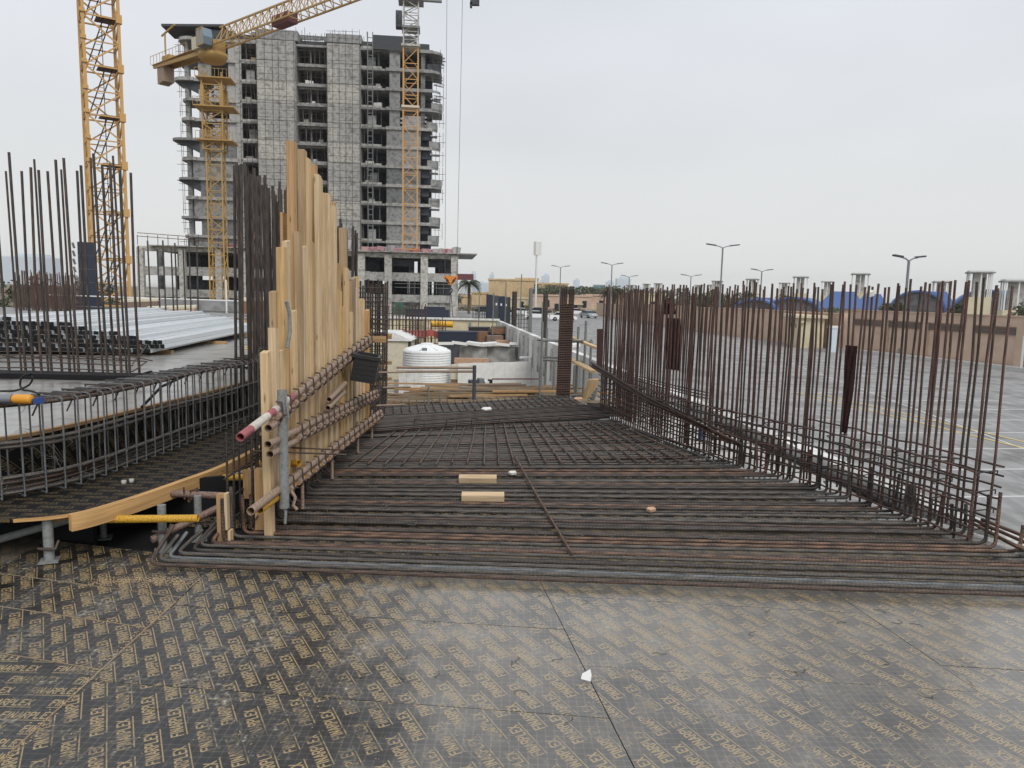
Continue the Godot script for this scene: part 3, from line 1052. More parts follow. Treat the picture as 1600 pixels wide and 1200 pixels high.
	# small pieces of rubbish between the bars
	for s in [[0.02, -6.15, M.white_sheet, "white pebble of concrete on the mat behind the wood blocks"], [1.02, -5.15, M.salmon_board, "pinkish chip lying between the bars right of the loose bar"], [0.98, -10.75, M.salmon_board, "pink and white rubbish lying at the foot of the far column"], [-0.33, -9.6, M.white_sheet, "white scrap on the far part of the mat"]]:
		var mb := MB.new()
		var w := 0.035 if s[1] > -9.0 else 0.07
		mb.prism(V(s[0], 0.07, s[1]), Vector3.RIGHT, V(0, 0.3, -0.95), PackedVector2Array([Vector2(-w, 0), Vector2(-w * 0.2, -w * 0.6), Vector2(w, -0.1 * w), Vector2(w * 0.7, w * 0.7), Vector2(-w * 0.5, w * 0.6)]), 0.02)
		single("rubble_chip", mb, s[2], s[3], "rubble")

# ------------------------------------------------------------------ right wall of bars
func build_right_wall() -> void:
	var o := thing("rebar_wall", "tall curved screen of upright rusty bars along the right edge of the mat", "rebar wall", V(2.2, 0, -7.2))
	var q := spline([Vector2(3.07, -4.74), Vector2(2.65, -5.92), Vector2(2.18, -6.77), Vector2(1.72, -7.73), Vector2(1.17, -9.73)], 10)
	var kinds := ["bar_red", "bar_brown", "bar_red", "bar_red"]
	var meshes := []
	for k in 6:
		var mb := MB.new()
		mb.tube(path([Vector3.ZERO, V(rf(-0.005, 0.005), 0.6, rf(-0.005, 0.005)), V(rf(-0.008, 0.008), 1.2, rf(-0.008, 0.008)), V(rf(-0.012, 0.012), 1.7, rf(-0.012, 0.012))]), 0.0088, 7)
		meshes.append(mb.mesh())
	for layer in 2:
		var c := offset_curve(q, -0.21 * layer)
		var step := 0.104
		var pts := even(c, step, 0.02 + layer * 0.03).slice(0, 16)
		pts.append_array(even(c, 0.066, 0.02 + layer * 0.03 + step * 16.0))
		for i in pts.size():
			var p := pts[i]
			var far := float(i) / pts.size()
			var m := node_of("upright_bar", meshes[rng.randi() % 6], M[kinds[rng.randi() % 4]], o)
			m.position = V(p.x + rf(-0.004, 0.004), rf(-0.0, 0.03), p.y + rf(-0.004, 0.004)) - o.position
			m.rotation = V(rf(-0.005, 0.005), rf(0, TAU), rf(-0.005, 0.005))
			m.scale = V(1, lerpf(1.015, 0.975, far) + rf(-0.02, 0.022), 1)
			if i % 11 == 4 and layer == 0:      # a lapped bar beside it
				var m2 := node_of("upright_bar", meshes[rng.randi() % 6], M[kinds[rng.randi() % 4]], o)
				m2.position = m.position + V(0.027, 0, 0.012)
				m2.rotation = V(rf(-0.008, 0.008), rf(0, TAU), rf(-0.008, 0.008))
				m2.scale = V(1, rf(0.94, 1.02), 1)
	for layer in 2:
		var c := offset_curve(q, -0.21 * layer + (0.022 if layer == 0 else -0.022))
		for lv in 7:
			var y := 0.06 + lv * 0.075 + layer * 0.02
			var cc := c.duplicate()
			var p := raise(cc, y)
			for i in p.size():
				p[i] += V(rf(-0.006, 0.006), rf(-0.008, 0.008) + 0.05 * float(i) / p.size(), rf(-0.006, 0.006))
			if lv == 6 and layer == 1:
				p = p.slice(0, 16)
			var mb := MB.new()
			mb.tube(p, 0.0075, 6)
			part("horizontal_bar", mb, M[["bar_red", "bar_brown", "bar_dark"][lv % 3]], o)
	# cross ties between the two layers
	var pts2 := even(q, 0.33, 0.02)
	var ins := even(offset_curve(q, -0.21), 0.33, 0.02)
	for i in mini(pts2.size(), ins.size()):
		for lv in 4:
			var y := 0.10 + lv * 0.13
			var mb := MB.new()
			var a := V(pts2[i].x, y, pts2[i].y)
			var b := V(ins[i].x, y + 0.005, ins[i].y)
			mb.tube(path([a + V(0.02, -0.02, 0.03), a, b, b + V(-0.02, -0.02, 0.03)]), 0.005, 5)
			part("cross_tie", mb, M.bar_dark, o)
	# lattice that stands higher on the far half
	for lv in 3:
		var mb := MB.new()
		var p := raise(offset_curve(q, -0.06).slice(26), 0.60 + lv * 0.03)
		mb.tube(p, 0.006, 5)
		part("horizontal_bar", mb, M.bar_dark, o)
	# stirrup that hooks over the near end
	var mbs := MB.new()
	mbs.tube(path([V(2.86, 0.1, -5.2), V(2.87, 0.5, -5.19), V(2.95, 0.53, -5.1), V(3.12, 0.53, -5.02)]), 0.0075, 6)
	part("hooked_bar", mbs, M.bar_grey, o)
	# bundle of bars that leans along the wall
	var bu := thing("leaning_rebar_bundle", "sloping bundle of brown bars tied along the inside of the right bar wall", "rebar bundle", V(1.6, 0.2, -8.2))
	var a := V(1.05, 0.66, -9.75)
	var b := V(2.14, 0.25, -6.75)
	for k in 11:
		var mb := MB.new()
		var sh := V(rf(-0.03, 0.03), (k % 4) * 0.018 + rf(0, 0.006), rf(-0.03, 0.03))
		var e := b + V(rf(-0.12, 0.05), rf(-0.03, 0.03), rf(-0.12, 0.16)) * 1.0
		mb.tube(path([a + sh, a.lerp(b, 0.5) + sh + V(-0.06, -0.03, 0), e + sh]), 0.009, 5)
		part("bar", mb, M[["bar_rust", "bar_brown"][k % 2]], bu)
	# dark cloths that hang on the bars
	for s in [[V(1.80, 0.80, -8.15), V(1.79, 1.37, -8.15), 0.125, "square maroon cloth hung flat on the middle of the right bar wall"], [V(2.70, 0.55, -5.84), V(2.71, 1.25, -5.84), 0.055, "narrow maroon cloth twisted round the bars near the near end of the right wall"]]:
		var mb := MB.new()
		var n := 9
		var dirw := V(-0.42, 0, -0.9).normalized()
		var pr := []
		for iy in n:
			for ixx in n:
				var ty := iy / float(n - 1)
				var tx := ixx / float(n - 1) - 0.5
				var w: float = s[2] * (2.0 if s[2] > 0.1 else (0.8 + 1.2 * ty))
				var p: Vector3 = (s[0] as Vector3).lerp(s[1], ty) + dirw * tx * w + V(-0.03, 0, 0.02) + V(0.9, 0, -0.42) * (0.012 * sin(tx * 14.0 + ty * 5.0))
				pr.append(p)
		for iy in n - 1:
			for ixx in n - 1:
				var k := iy * n + ixx
				mb.quad(pr[k], pr[k + 1], pr[k + n + 1], pr[k + n])
				mb.quad(pr[k] + V(0.008, 0, -0.004), pr[k + n] + V(0.008, 0, -0.004), pr[k + n + 1] + V(0.008, 0, -0.004), pr[k + 1] + V(0.008, 0, -0.004))
		single("hanging_cloth", mb, M.dark_cloth, s[3], "cloth", "cloths on the right bar wall")
	var bl := MB.new()
	for k in 7:
		bl.box(V(1.75 + rf(-0.05, 0.05), 1.5 + rf(-0.07, 0.07), -8.3 + rf(-0.05, 0.05)), V(rf(0.04, 0.1), rf(0.06, 0.12), 0.05), Basis.from_euler(V(rf(-1, 1), rf(-1, 1), rf(-1, 1))))
	single("snagged_rag", bl, M.dark_cloth, "crumpled dark rag caught near the top of the right bar wall", "rag")
	var bt := MB.new()
	bt.box(V(1.99, 0.2, -7.6), V(0.16, 0.16, 0.02), Basis.from_euler(V(0, 1.1, 0)))
	single("blue_sheet", bt, M.tool_blue, "small blue plastic sheet low behind the right bar wall", "sheet")
	var tg := MB.new()
	tg.box(V(2.76, 1.66, -5.75), V(0.05, 0.04, 0.03), Basis.from_euler(V(0.2, 0.4, 0.3)))
	single("bar_tag", tg, M.white_sheet, "small white tag stuck on a bar top of the right wall", "tag")
	# column cage at the far end of the mat
	var c := thing("column_cage", "slim red brown bar column with close stirrups at the mat's far end", "column cage", V(0.80, 0, -11.37))
	for k in 16:
		var mb := MB.new()
		var bx: float = [-0.092, -0.066, -0.04, -0.014, 0.012, 0.038, 0.064, 0.09][k % 8]
		var bz := 0.08 if k < 8 else -0.07
		mb.bar(V(0.80 + bx, 0, -11.37 + bz), V(0.80 + bx + 0.02, (1.72 if k % 8 != 4 else 1.46) + rf(-0.03, 0.02), -11.37 + bz), 0.0135, 6)
		part("upright_bar", mb, M.bar_brown, c)
	for k in 40:
		var y := 0.05 + k * 0.036
		var w := 0.098
		var cx := 0.80 + y * 0.012
		var mb := MB.new()
		mb.tube(path([V(cx - w, y, -11.37 + w), V(cx + w, y + 0.01, -11.37 + w), V(cx + w, y, -11.37 - w), V(cx - w, y - 0.01, -11.37 - w), V(cx - w, y, -11.37 + w)]), 0.0065, 5)
		part("stirrup", mb, M.bar_red, c)

# ------------------------------------------------------------------ timber wall form on the left
func build_timber_wall() -> void:
	var o := thing("timber_wall_form", "tall wall form of upright pine boards on the left with uneven tops", "formwork", V(-1.6, 0, -6.2))
	# z of the near edge, width along z, foot, top, depth, set back, material
	var B := [
		[-4.51, 1.21, 0.050, 0.000, "pine_brown"], [-4.65, 1.35, 0.050, 0.000, "pine"], [-4.83, 1.58, 0.045, 0.050, "old_timber_pale"], [-4.87, 1.87, 0.050, 0.015, "old_timber_pale"], [-5.02, 1.92, 0.035, 0.030, "pine"], [-5.22, 2.61, 0.050, 0.050, "pine_brown"], [-5.20, 1.99, 0.040, 0.000, "pine"], [-5.43, 2.59, 0.050, 0.030, "pine_pale"], [-5.46, 2.54, 0.035, 0.000, "pine"], [-5.71, 2.54, 0.045, 0.030, "pine_pale"], [-5.68, 2.46, 0.035, 0.000, "pine"], [-5.92, 2.47, 0.040, 0.030, "pine_pale"], [-5.85, 2.35, 0.035, 0.000, "pine"], [-6.12, 2.38, 0.045, 0.035, "pine_pale"], [-6.04, 2.35, 0.035, 0.000, "pine"], [-6.31, 2.33, 0.045, 0.030, "pine_pale"], [-6.23, 2.29, 0.035, 0.000, "pine"], [-6.44, 1.82, 0.050, 0.020, "old_timber"], [-6.41, 1.59, 0.040, 0.000, "pine_brown"], [-6.75, 2.15, 0.060, 0.030, "pine_brown"], [-6.66, 1.79, 0.040, 0.000, "pine"], [-6.90, 1.68, 0.040, 0.030, "pine_brown"], [-6.99, 1.71, 0.045, 0.010, "old_timber"], [-7.06, 1.62, 0.040, 0.000, "pine"], [-7.25, 1.73, 0.045, 0.030, "old_timber_pale"], [-7.22, 1.50, 0.040, 0.000, "pine"], [-7.52, 1.49, 0.045, 0.030, "pine"], [-7.40, 1.51, 0.045, 0.000, "pine_pale"],
		[-4.75, 1.2, 0.04, 0.0, "pine"], [-5.06, 1.45, 0.04, 0.0, "pine_pale"], [-4.93, 1.5, 0.04, 0.02, "pine_brown"], [-5.32, 1.9, 0.04, 0.01, "pine"], [-5.57, 1.95, 0.04, 0.02, "pine_pale"], [-5.78, 2.0, 0.04, 0.02, "pine_brown"], [-6.55, 1.45, 0.04, 0.01, "pine"], [-6.82, 1.4, 0.04, 0.0, "pine_pale"], [-7.12, 1.42, 0.04, 0.03, "pine_brown"], [-7.32, 1.40, 0.04, 0.02, "pine"], [-7.62, 1.40, 0.04, 0.0, "pine_orange"]]
	for b in B:
		var mb := MB.new()
		mb.off = Vector2(rf(0, 5), rf(0, 5))
		var foot := -0.01 if b[0] > -4.6 else rf(0.19, 0.25)
		var h: float = b[1] - foot
		var w := rf(0.075, 0.088) if b[1] > 1.6 else 0.07
		var d: float = b[2]
		var ch := 0.0035
		var poly := PackedVector2Array([Vector2(-w / 2 + ch, -d / 2), Vector2(w / 2 - ch, -d / 2), Vector2(w / 2, -d / 2 + ch), Vector2(w / 2, d / 2 - ch), Vector2(w / 2 - ch, d / 2), Vector2(-w / 2 + ch, d / 2), Vector2(-w / 2, d / 2 - ch), Vector2(-w / 2, -d / 2 + ch)])
		var lean := V(rf(-0.004, 0.004), 1, rf(-0.005, 0.005)).normalized()
		var base := V(-1.50 - b[3] - d * 0.5, foot, b[0] - w * 0.5)
		# the outline's x runs along z and its y along x, so the depth runs up
		mb.prism(base, V(0, 0, 1), V(1, 0, 0), poly, h)
		var slope := rf(-0.25, 0.25)
		for i in mb.v.size():
			var up := mb.v[i].y - base.y
			mb.v[i] += V(lean.x, 0, lean.z) * up
			if up > h * 0.9:
				mb.v[i].y += (mb.v[i].z - base.z) * slope
			mb.t[i] = Vector2(mb.t[i].y, mb.t[i].x)
		part("board", mb, M[b[4] if rng.randf() < 0.62 else ["pine_grey", "pine_straw", "pine_brown", "pine_pale"][rng.randi() % 4]], o)
	# plywood skin behind the boards
	var sk := MB.new()
	sk.box(V(-1.64, 0.72, -6.2), V(0.018, 0.98, 2.9))
	part("skin", sk, M.film_plywood, o)
	sk = MB.new()
	sk.box(V(-1.64, 1.68, -5.95), V(0.018, 0.9, 1.4))
	part("skin", sk, M.pine_brown, o)
	# shores that stand on the mat
	for s in [[-5.05, 0.17], [-5.9, 0.24], [-6.9, 0.27], [-7.6, 0.25]]:
		var mb := MB.new()
		mb.bar(V(-1.46, 0.06, s[0]), V(-1.46, 0.36, s[0]), 0.013, 8)
		part("shore", mb, M.pipe_tan, o)
	# a grey strap of cloth and a green painted top
	var gs := MB.new()
	gs.tube(path([V(-1.47, 1.52, -4.78), V(-1.46, 1.45, -4.81), V(-1.455, 1.32, -4.8), V(-1.465, 1.22, -4.77)]), 0.012, 6)
	single("tied_strap", gs, M.pipe_grey, "pale grey strap hanging between two pine boards of the wall form", "strap")
	# walers: pairs of pipes with tie hooks
	var rows := [
		[V(-1.44, 0.81, -3.85), V(-1.44, 1.13, -7.35), "red", "highest pipe along the timber wall, its near end striped red and white", V(-1.44, 0.775, -4.30), V(-1.44, 1.06, -7.2)],
		[V(-1.44, 0.68, -4.285), V(-1.44, 0.535, -7.75), "tan", "upper pipe of the middle pair along the timber wall", V(-1.44, 0.612, -4.32), V(-1.44, 0.47, -7.7)],
		[V(-1.44, 0.365, -3.98), V(-1.44, 0.28, -8.0), "tan", "lowest long pale pipe along the foot of the timber wall", V(-1.455, 0.315, -4.17), V(-1.44, 0.215, -7.9)]]
	var tie := MB.new()
	tie.tube(path([V(0.0, 0.05, 0), V(0.035, 0.045, 0), V(0.04, 0.0, 0), V(0.036, -0.06, 0), V(0.01, -0.085, 0)]), 0.0065, 6)
	tie.bar(V(-0.06, -0.03, 0), V(0.065, -0.032, 0.0), 0.006, 6)
	var tie_mesh := tie.mesh()
	var nut := MB.new()
	nut.bar(V(0.02, -0.036, -0.045), V(0.022, -0.036, 0.045), 0.021, 8)
	var nut_mesh := nut.mesh()
	for r in rows.size():
		var w: Array = rows[r]
		var a: Vector3 = w[0]
		var b: Vector3 = w[1]
		var t := thing("waler_pipe", w[3], "scaffold pipe", a, 0.0, "pipes along the timber wall")
		if w[2] == "red":
			var cuts := [0.0, 0.045, 0.125, 0.155, 0.24, 0.27, 0.6, 1.0]
			var mm := ["band_red", "band_white", "band_red", "band_white", "band_red", "pipe_tan", "pipe_tan"]
			for k in 7:
				var mb := MB.new()
				mb.bar(a.lerp(b, cuts[k]), a.lerp(b, cuts[k + 1]), 0.024, 12, 0.0035)
				part("pipe_band", mb, M[mm[k]], t)
		else:
			var mb := MB.new()
			mb.bar(a, b, 0.024, 12, 0.0035)
			part("pipe", mb, M.pipe_tan, t)
		for k in 17:
			var s := lerpf(0.17, 0.99, k / 16.0)
			var p := a.lerp(b, s)
			var q := node_of("tie_hook", tie_mesh, M.tie_steel, t)
			q.position = p - t.position
			q.rotation.y = rf(-0.2, 0.2)
			var q2 := node_of("wedge_nut", nut_mesh, M.pipe_tan, t)
			q2.position = p - t.position + V(0, rf(-0.006, 0.004), 0)
		var t2 := MB.new()
		t2.bar(w[4], w[5], 0.024, 12, 0.0035)
		single("waler_pipe", t2, M[["pipe_tan", "pipe_tan", "pipe_yellow"][r]], ["thin lower companion of the striped pipe along the timber wall", "lower pipe of the middle pair along the timber wall", "short yellow ended pipe under the lowest long pale pipe"][r], "scaffold pipe", "pipes along the timber wall")
	for s in [[V(-1.42, 0.75, -5.66), V(-1.44, 0.80, -6.3), "upper of two short pipe stubs tied to the timber wall under the black crate"], [V(-1.42, 0.69, -5.62), V(-1.44, 0.73, -6.25), "lower of two short pipe stubs tied to the timber wall under the black crate"]]:
		var mb := MB.new()
		mb.bar(s[0], s[1], 0.022, 12, 0.0035)
		single("pipe_stub", mb, M.pipe_tan, s[2], "scaffold pipe", "pipe stubs")
	# grey prop that hangs in front of the boards
	var pr := thing("steel_prop", "upright grey steel prop in front of the near end of the timber wall", "prop", V(-1.41, 0.15, -4.47))
	var mb2 := MB.new()
	mb2.bar(V(-1.405, 0.24, -4.47), V(-1.415, 0.98, -4.49), 0.030, 14, 0.004)
	part("tube", mb2, M.pipe_grey, pr)
	mb2 = MB.new()
	mb2.tube(path([V(-1.40, 0.245, -4.47), V(-1.395, 0.20, -4.46), V(-1.40, 0.14, -4.46)]), 0.009, 8)
	part("pin", mb2, M.pipe_grey, pr)
	mb2 = MB.new()
	mb2.tube(path([V(-1.38, 0.95, -4.46), V(-1.375, 0.90, -4.45), V(-1.36, 0.82, -4.44), V(-1.38, 0.79, -4.45)]), 0.005, 6)
	part("hook", mb2, M.pipe_grey, pr)
	mb2 = MB.new()
	mb2.tube(path([V(-1.37, 0.34, -4.5), V(-1.345, 0.30, -4.5), V(-1.36, 0.25, -4.5), V(-1.335, 0.22, -4.5)]), 0.011, 7)
	part("clamp", mb2, M.pipe_tan, pr)
	# cross rod tied through the wall
	for s in [[0.565, -4.62, 0.62], [0.50, -5.05, 0.5]]:
		var mb := MB.new()
		mb.bar(V(-1.66, s[0], s[1]), V(-1.66 + s[2], s[0] - 0.005, s[1] + 0.03), 0.0055, 6)
		single("tie_rod", mb, M.bar_brown, "thin brown rod sticking out of the timber wall %s" % ("behind the grey prop" if s[1] > -4.8 else "above the lowest long pipe"), "rod", "rods through the timber wall")
	# black crate hung on the pipes
	var cr := thing("black_crate", "black plastic crate hung from the highest pipe near the far end of the timber wall", "crate", V(-1.33, 0.80, -6.55), 0.12)
	cr.rotation.z = -0.16
	for s in [[V(0, 0.11, 0.15), V(0.2, 0.22, 0.012)], [V(0, 0.11, -0.15), V(0.2, 0.22, 0.012)], [V(0.1, 0.11, 0), V(0.012, 0.22, 0.29)], [V(-0.1, 0.11, 0), V(0.012, 0.22, 0.29)], [V(0, 0.006, 0), V(0.2, 0.012, 0.29)], [V(0, 0.222, 0.156), V(0.236, 0.03, 0.03)], [V(0, 0.222, -0.156), V(0.236, 0.03, 0.03)], [V(0.106, 0.222, 0), V(0.03, 0.03, 0.29)], [V(-0.106, 0.222, 0), V(0.03, 0.03, 0.29)]]:
		var mb := MB.new()
		mb.box(s[0], s[1])
		local("rim" if s[1].y == 0.03 else ("base" if s[1].y < 0.02 else "wall"), mb, M.black_plastic, cr)
	for k in 5:
		var mb := MB.new()
		mb.box(V(0, 0.03 + k * 0.042, 0.158), V(0.2, 0.008, 0.006))
		mb.box(V(0.108, 0.03 + k * 0.042, 0), V(0.006, 0.008, 0.29))
		local("rib", mb, M.black_plastic, cr)
	for k in 6:
		var mb := MB.new()
		mb.box(V(-0.085 + k * 0.034, 0.1, 0.158), V(0.007, 0.19, 0.006))
		local("rib", mb, M.black_plastic, cr)
	# bar cage under and behind the boards
	var cg := thing("low_wall_cage", "dark low cage of bars that shows under the boards of the timber wall", "rebar cage", V(-1.8, 0, -6.5))
	for row in 2:
		var z := -4.62
		while z > -9.6:
			var mb := MB.new()
			var x := -1.66 - row * 0.16
			mb.bar(V(x, 0, z + rf(-0.01, 0.01)), V(x + rf(-0.01, 0.01), rf(0.62, 0.74), z), 0.008, 5)
			part("upright_bar", mb, M.bar_dark, cg)
			z -= 0.11
		for lv in 4:
			var mb := MB.new()
			mb.bar(V(-1.65 - row * 0.18, 0.08 + lv * 0.15, -4.6), V(-1.66 - row * 0.18, 0.10 + lv * 0.15, -9.6), 0.007, 5)
			part("horizontal_bar", mb, M.bar_dark, cg)
	for k in 2:
		var mb := MB.new()
		mb.tube(path([V(-1.62, 0.13 + k * 0.02, -4.55 - k * 0.3), V(-1.60, 0.2, -4.75 - k * 0.3), V(-1.58, 0.3, -6.3 - k * 0.3)]), 0.006, 5)
		part("brace_bar", mb, M.bar_brown, cg)
	# tall bars that rise behind the boards
	var rw := thing("tall_rear_bars", "dense dark red upright bars rising behind the timber wall", "rebar wall", V(-2.6, 0.6, -9.0))
	var n := 54
	for row in 2:
		for i in n:
			var t := (i + row * 0.5) / float(n)
			if i % 3 == 1 and row == 1 and t < 0.25:
				continue
			var x := lerpf(-2.64, -2.28, t) - row * 0.15 + rf(-0.02, 0.02)
			var z := lerpf(-7.15, -10.9, t) + rf(-0.03, 0.03) - row * 0.1
			var top := lerpf(2.78, 2.42, t) + rf(-0.10, 0.07)
			var mb := MB.new()
			mb.off = Vector2(0, rf(0, 9))
			mb.bar(V(x, 0.3, z), V(x + rf(-0.03, 0.03), top, z + rf(-0.03, 0.03)), 0.0145, 6)
			part("upright_bar", mb, M[["bar_dark", "bar_brown", "bar_dark"][i % 3]], rw)

# ------------------------------------------------------------------ left: beam cage, upper deck
func strip_between(a: PackedVector2Array, b: PackedVector2Array, y0: float, y1: float) -> MB:
	# solid between two plan curves of equal count, from y0 up to y1
	var mb := MB.new()
	var run := 0.0
	for i in a.size() - 1:
		var l := a[i].distance_to(a[i + 1])
		var a0 := V(a[i].x, y1, a[i].y)
		var a1 := V(a[i + 1].x, y1, a[i + 1].y)
		var b0 := V(b[i].x, y1, b[i].y)
		var b1 := V(b[i + 1].x, y1, b[i + 1].y)
		var dn := V(0, y0 - y1, 0)
		var h := y1 - y0
		var w := a[i].distance_to(b[i])
		mb.quad(a0, a1, b1, b0, Vector2(0, run), Vector2(0, run + l), Vector2(w, run + l), Vector2(w, run))
		mb.quad(a0 + dn, b0 + dn, b1 + dn, a1 + dn, Vector2(0, run), Vector2(w, run), Vector2(w, run + l), Vector2(0, run + l))
		mb.quad(a0 + dn, a1 + dn, a1, a0, Vector2(0, run), Vector2(0, run + l), Vector2(h, run + l), Vector2(h, run))
		mb.quad(b1 + dn, b0 + dn, b0, b1, Vector2(0, run + l), Vector2(0, run), Vector2(h, run), Vector2(h, run + l))
		run += l
	var e := a.size() - 1
	for k in [[0, false], [e, true]]:
		var p := V(a[k[0]].x, y0, a[k[0]].y)
		var q := V(b[k[0]].x, y0, b[k[0]].y)
		var up := V(0, y1 - y0, 0)
		if k[1]:
			mb.quad(p, q, q + up, p + up)
		else:
			mb.quad(q, p, p + up, q + up)
	return mb

func build_left() -> void:
	var C := spline([Vector2(-3.75, -3.62), Vector2(-3.4, -3.97), Vector2(-3.02, -4.33), Vector2(-2.83, -4.64), Vector2(-2.75, -5.28), Vector2(-2.68, -6.18), Vector2(-2.60, -7.2), Vector2(-2.55, -8.2)], 8)
	var W := spline([Vector2(-4.2, -3.9), Vector2(-3.72, -4.32), Vector2(-3.30, -4.72), Vector2(-3.16, -5.22), Vector2(-3.07, -5.88), Vector2(-2.95, -6.75), Vector2(-2.88, -7.6), Vector2(-2.82, -8.5)], 8)
	var E := spline([Vector2(-2.775, -3.99), Vector2(-2.54, -4.11), Vector2(-2.40, -4.40), Vector2(-2.26, -4.91), Vector2(-2.163, -5.36), Vector2(-2.118, -6.14), Vector2(-2.10, -6.9)], 8)
	# soffit of the beam: thin dark plywood whose pale edge shows
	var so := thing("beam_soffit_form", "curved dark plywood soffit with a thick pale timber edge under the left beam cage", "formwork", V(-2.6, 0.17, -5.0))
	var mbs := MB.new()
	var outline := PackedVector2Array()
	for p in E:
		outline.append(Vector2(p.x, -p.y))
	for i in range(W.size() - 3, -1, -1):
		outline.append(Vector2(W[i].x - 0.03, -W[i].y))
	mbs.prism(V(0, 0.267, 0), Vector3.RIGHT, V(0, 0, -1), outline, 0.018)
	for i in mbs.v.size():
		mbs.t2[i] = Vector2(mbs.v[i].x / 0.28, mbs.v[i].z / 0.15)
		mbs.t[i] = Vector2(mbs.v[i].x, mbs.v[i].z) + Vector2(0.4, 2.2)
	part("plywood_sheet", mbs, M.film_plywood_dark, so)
	# the sawn edge of the sheet and the bent timber beneath it
	var eo := 1.0 if offset_curve(E, 0.1)[20].x > E[20].x else -1.0
	var e1 := offset_curve(E, 0.0005 * eo)
	var e2 := offset_curve(E, 0.003 * eo)
	var edge := strip_between(e2, e1, 0.266, 0.2865)
	part("sawn_edge", edge, M.pine_orange, so)
	var Es := E.slice(8)
	var bt := strip_between(offset_curve(Es, 0.046 * eo), offset_curve(Es, 0.004 * eo), 0.19, 0.286)
	part("edge_timber", bt, M.pine_orange, so)
	bt = MB.new()
	bt.beam(V(-2.66, 0.24, -4.17), V(-2.45, 0.24, -4.46), 0.05, 0.045)
	part("batten", bt, M.pine_brown, so)
	# beam side form with its pale top edge
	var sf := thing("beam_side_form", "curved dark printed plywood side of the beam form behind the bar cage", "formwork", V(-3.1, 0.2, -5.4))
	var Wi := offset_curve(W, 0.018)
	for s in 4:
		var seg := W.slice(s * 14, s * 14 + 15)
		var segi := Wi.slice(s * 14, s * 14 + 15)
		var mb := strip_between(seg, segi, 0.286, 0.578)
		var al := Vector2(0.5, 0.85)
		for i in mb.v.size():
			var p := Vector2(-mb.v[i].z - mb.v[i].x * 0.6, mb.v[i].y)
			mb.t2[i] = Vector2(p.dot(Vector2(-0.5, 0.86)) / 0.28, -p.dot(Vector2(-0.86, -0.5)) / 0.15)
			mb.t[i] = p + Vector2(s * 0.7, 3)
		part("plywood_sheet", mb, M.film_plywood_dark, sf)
	var tp := strip_between(offset_curve(W, -0.012), offset_curve(W, 0.03), 0.578, 0.602)
	part("top_batten", tp, M.pine_brown, sf)
	# bar cage
	var cg := thing("beam_cage", "curved cage of ribbed bars and grey stirrups along the left beam", "rebar cage", V(-2.85, 0.2, -5.2))
	var Cb := offset_curve(C, -0.27)
	if Cb[20].distance_to(W[20]) > C[20].distance_to(W[20]):
		Cb = offset_curve(C, 0.27)
	var side := 1.0 if Cb[20].distance_to(offset_curve(C, 0.27)[20]) < 0.01 else -1.0
	var long_bars := [[0.02, 0.865, 0.0135, "bar_brown"], [0.06, 0.875, 0.0135, "bar_brown"], [0.11, 0.86, 0.012, "bar_dark"], [0.17, 0.865, 0.0135, "bar_brown"], [0.22, 0.87, 0.012, "bar_dark"], [0.25, 0.862, 0.0135, "bar_dark"],
		[0.02, 0.645, 0.013, "bar_grey"], [0.03, 0.61, 0.0125, "bar_grey"], 
		[0.015, 0.425, 0.0135, "bar_grey"], [0.03, 0.40, 0.0135, "bar_brown"], [0.05, 0.372, 0.0135, "bar_grey"], [0.03, 0.325, 0.0125, "bar_grey"], [0.09, 0.318, 0.0125, "bar_dark"], [0.16, 0.318, 0.0125, "bar_brown"], [0.23, 0.318, 0.0125, "bar_dark"]]
	for lb in long_bars:
		var c := even(offset_curve(C, side * lb[0]), 0.16)
		var p := raise(c, lb[1])
		var wv := rf(0, 6)
		for i in p.size():
			p[i].y += 0.006 * sin(wv + i * 0.5)
		if lb[1] < 0.63 and lb[1] > 0.6:
			p = p.slice(0, 24)
		var mb := MB.new()
		mb.off = Vector2(0, rf(0, 9))
		mb.tube(p, lb[2], 9)
		part("lengthwise_bar", mb, M[lb[3]], cg)
	var at := even(C, 0.118, 0.03)
	var ci := PackedVector2Array(at)
	for i in at.size():
		var nn := normal_at(ci, i) * side
		var jit := rf(-0.02, 0.02)
		var f := V(at[i].x, 0, at[i].y) - V(nn.x, 0, nn.y) * 0.012
		var b := f + V(nn.x, 0, nn.y) * 0.29 + V(jit, 0, jit)
		var top := 0.888 + rf(-0.006, 0.006)
		var mb := MB.new()
		mb.tube(bent_path([f + V(0, 0.305, 0), f + V(rf(-0.006, 0.006), top, rf(-0.006, 0.006)), b + V(0, top, 0), b + V(0, 0.31, 0), f + V(0, 0.303, 0)], 0.03), 0.0056, 7)
		part("stirrup", mb, M.bar_blue, cg)
		if i % 2 == 0:
			mb = MB.new()
			var dd := V(nn.y, 0, -nn.x)
			mb.tube(bent_path([b + V(0, top + 0.002, 0), f + V(0, top + 0.004, 0) + V(nn.x, 0, nn.y) * 0.02, f + dd * 0.035 + V(nn.x, 0, nn.y) * 0.05 + V(0, top - 0.10, 0)], 0.02), 0.0056, 6)
			part("hook", mb, M.bar_dark, cg)
	# tie wire, too fine to pick apart
	var tw := MB.new()
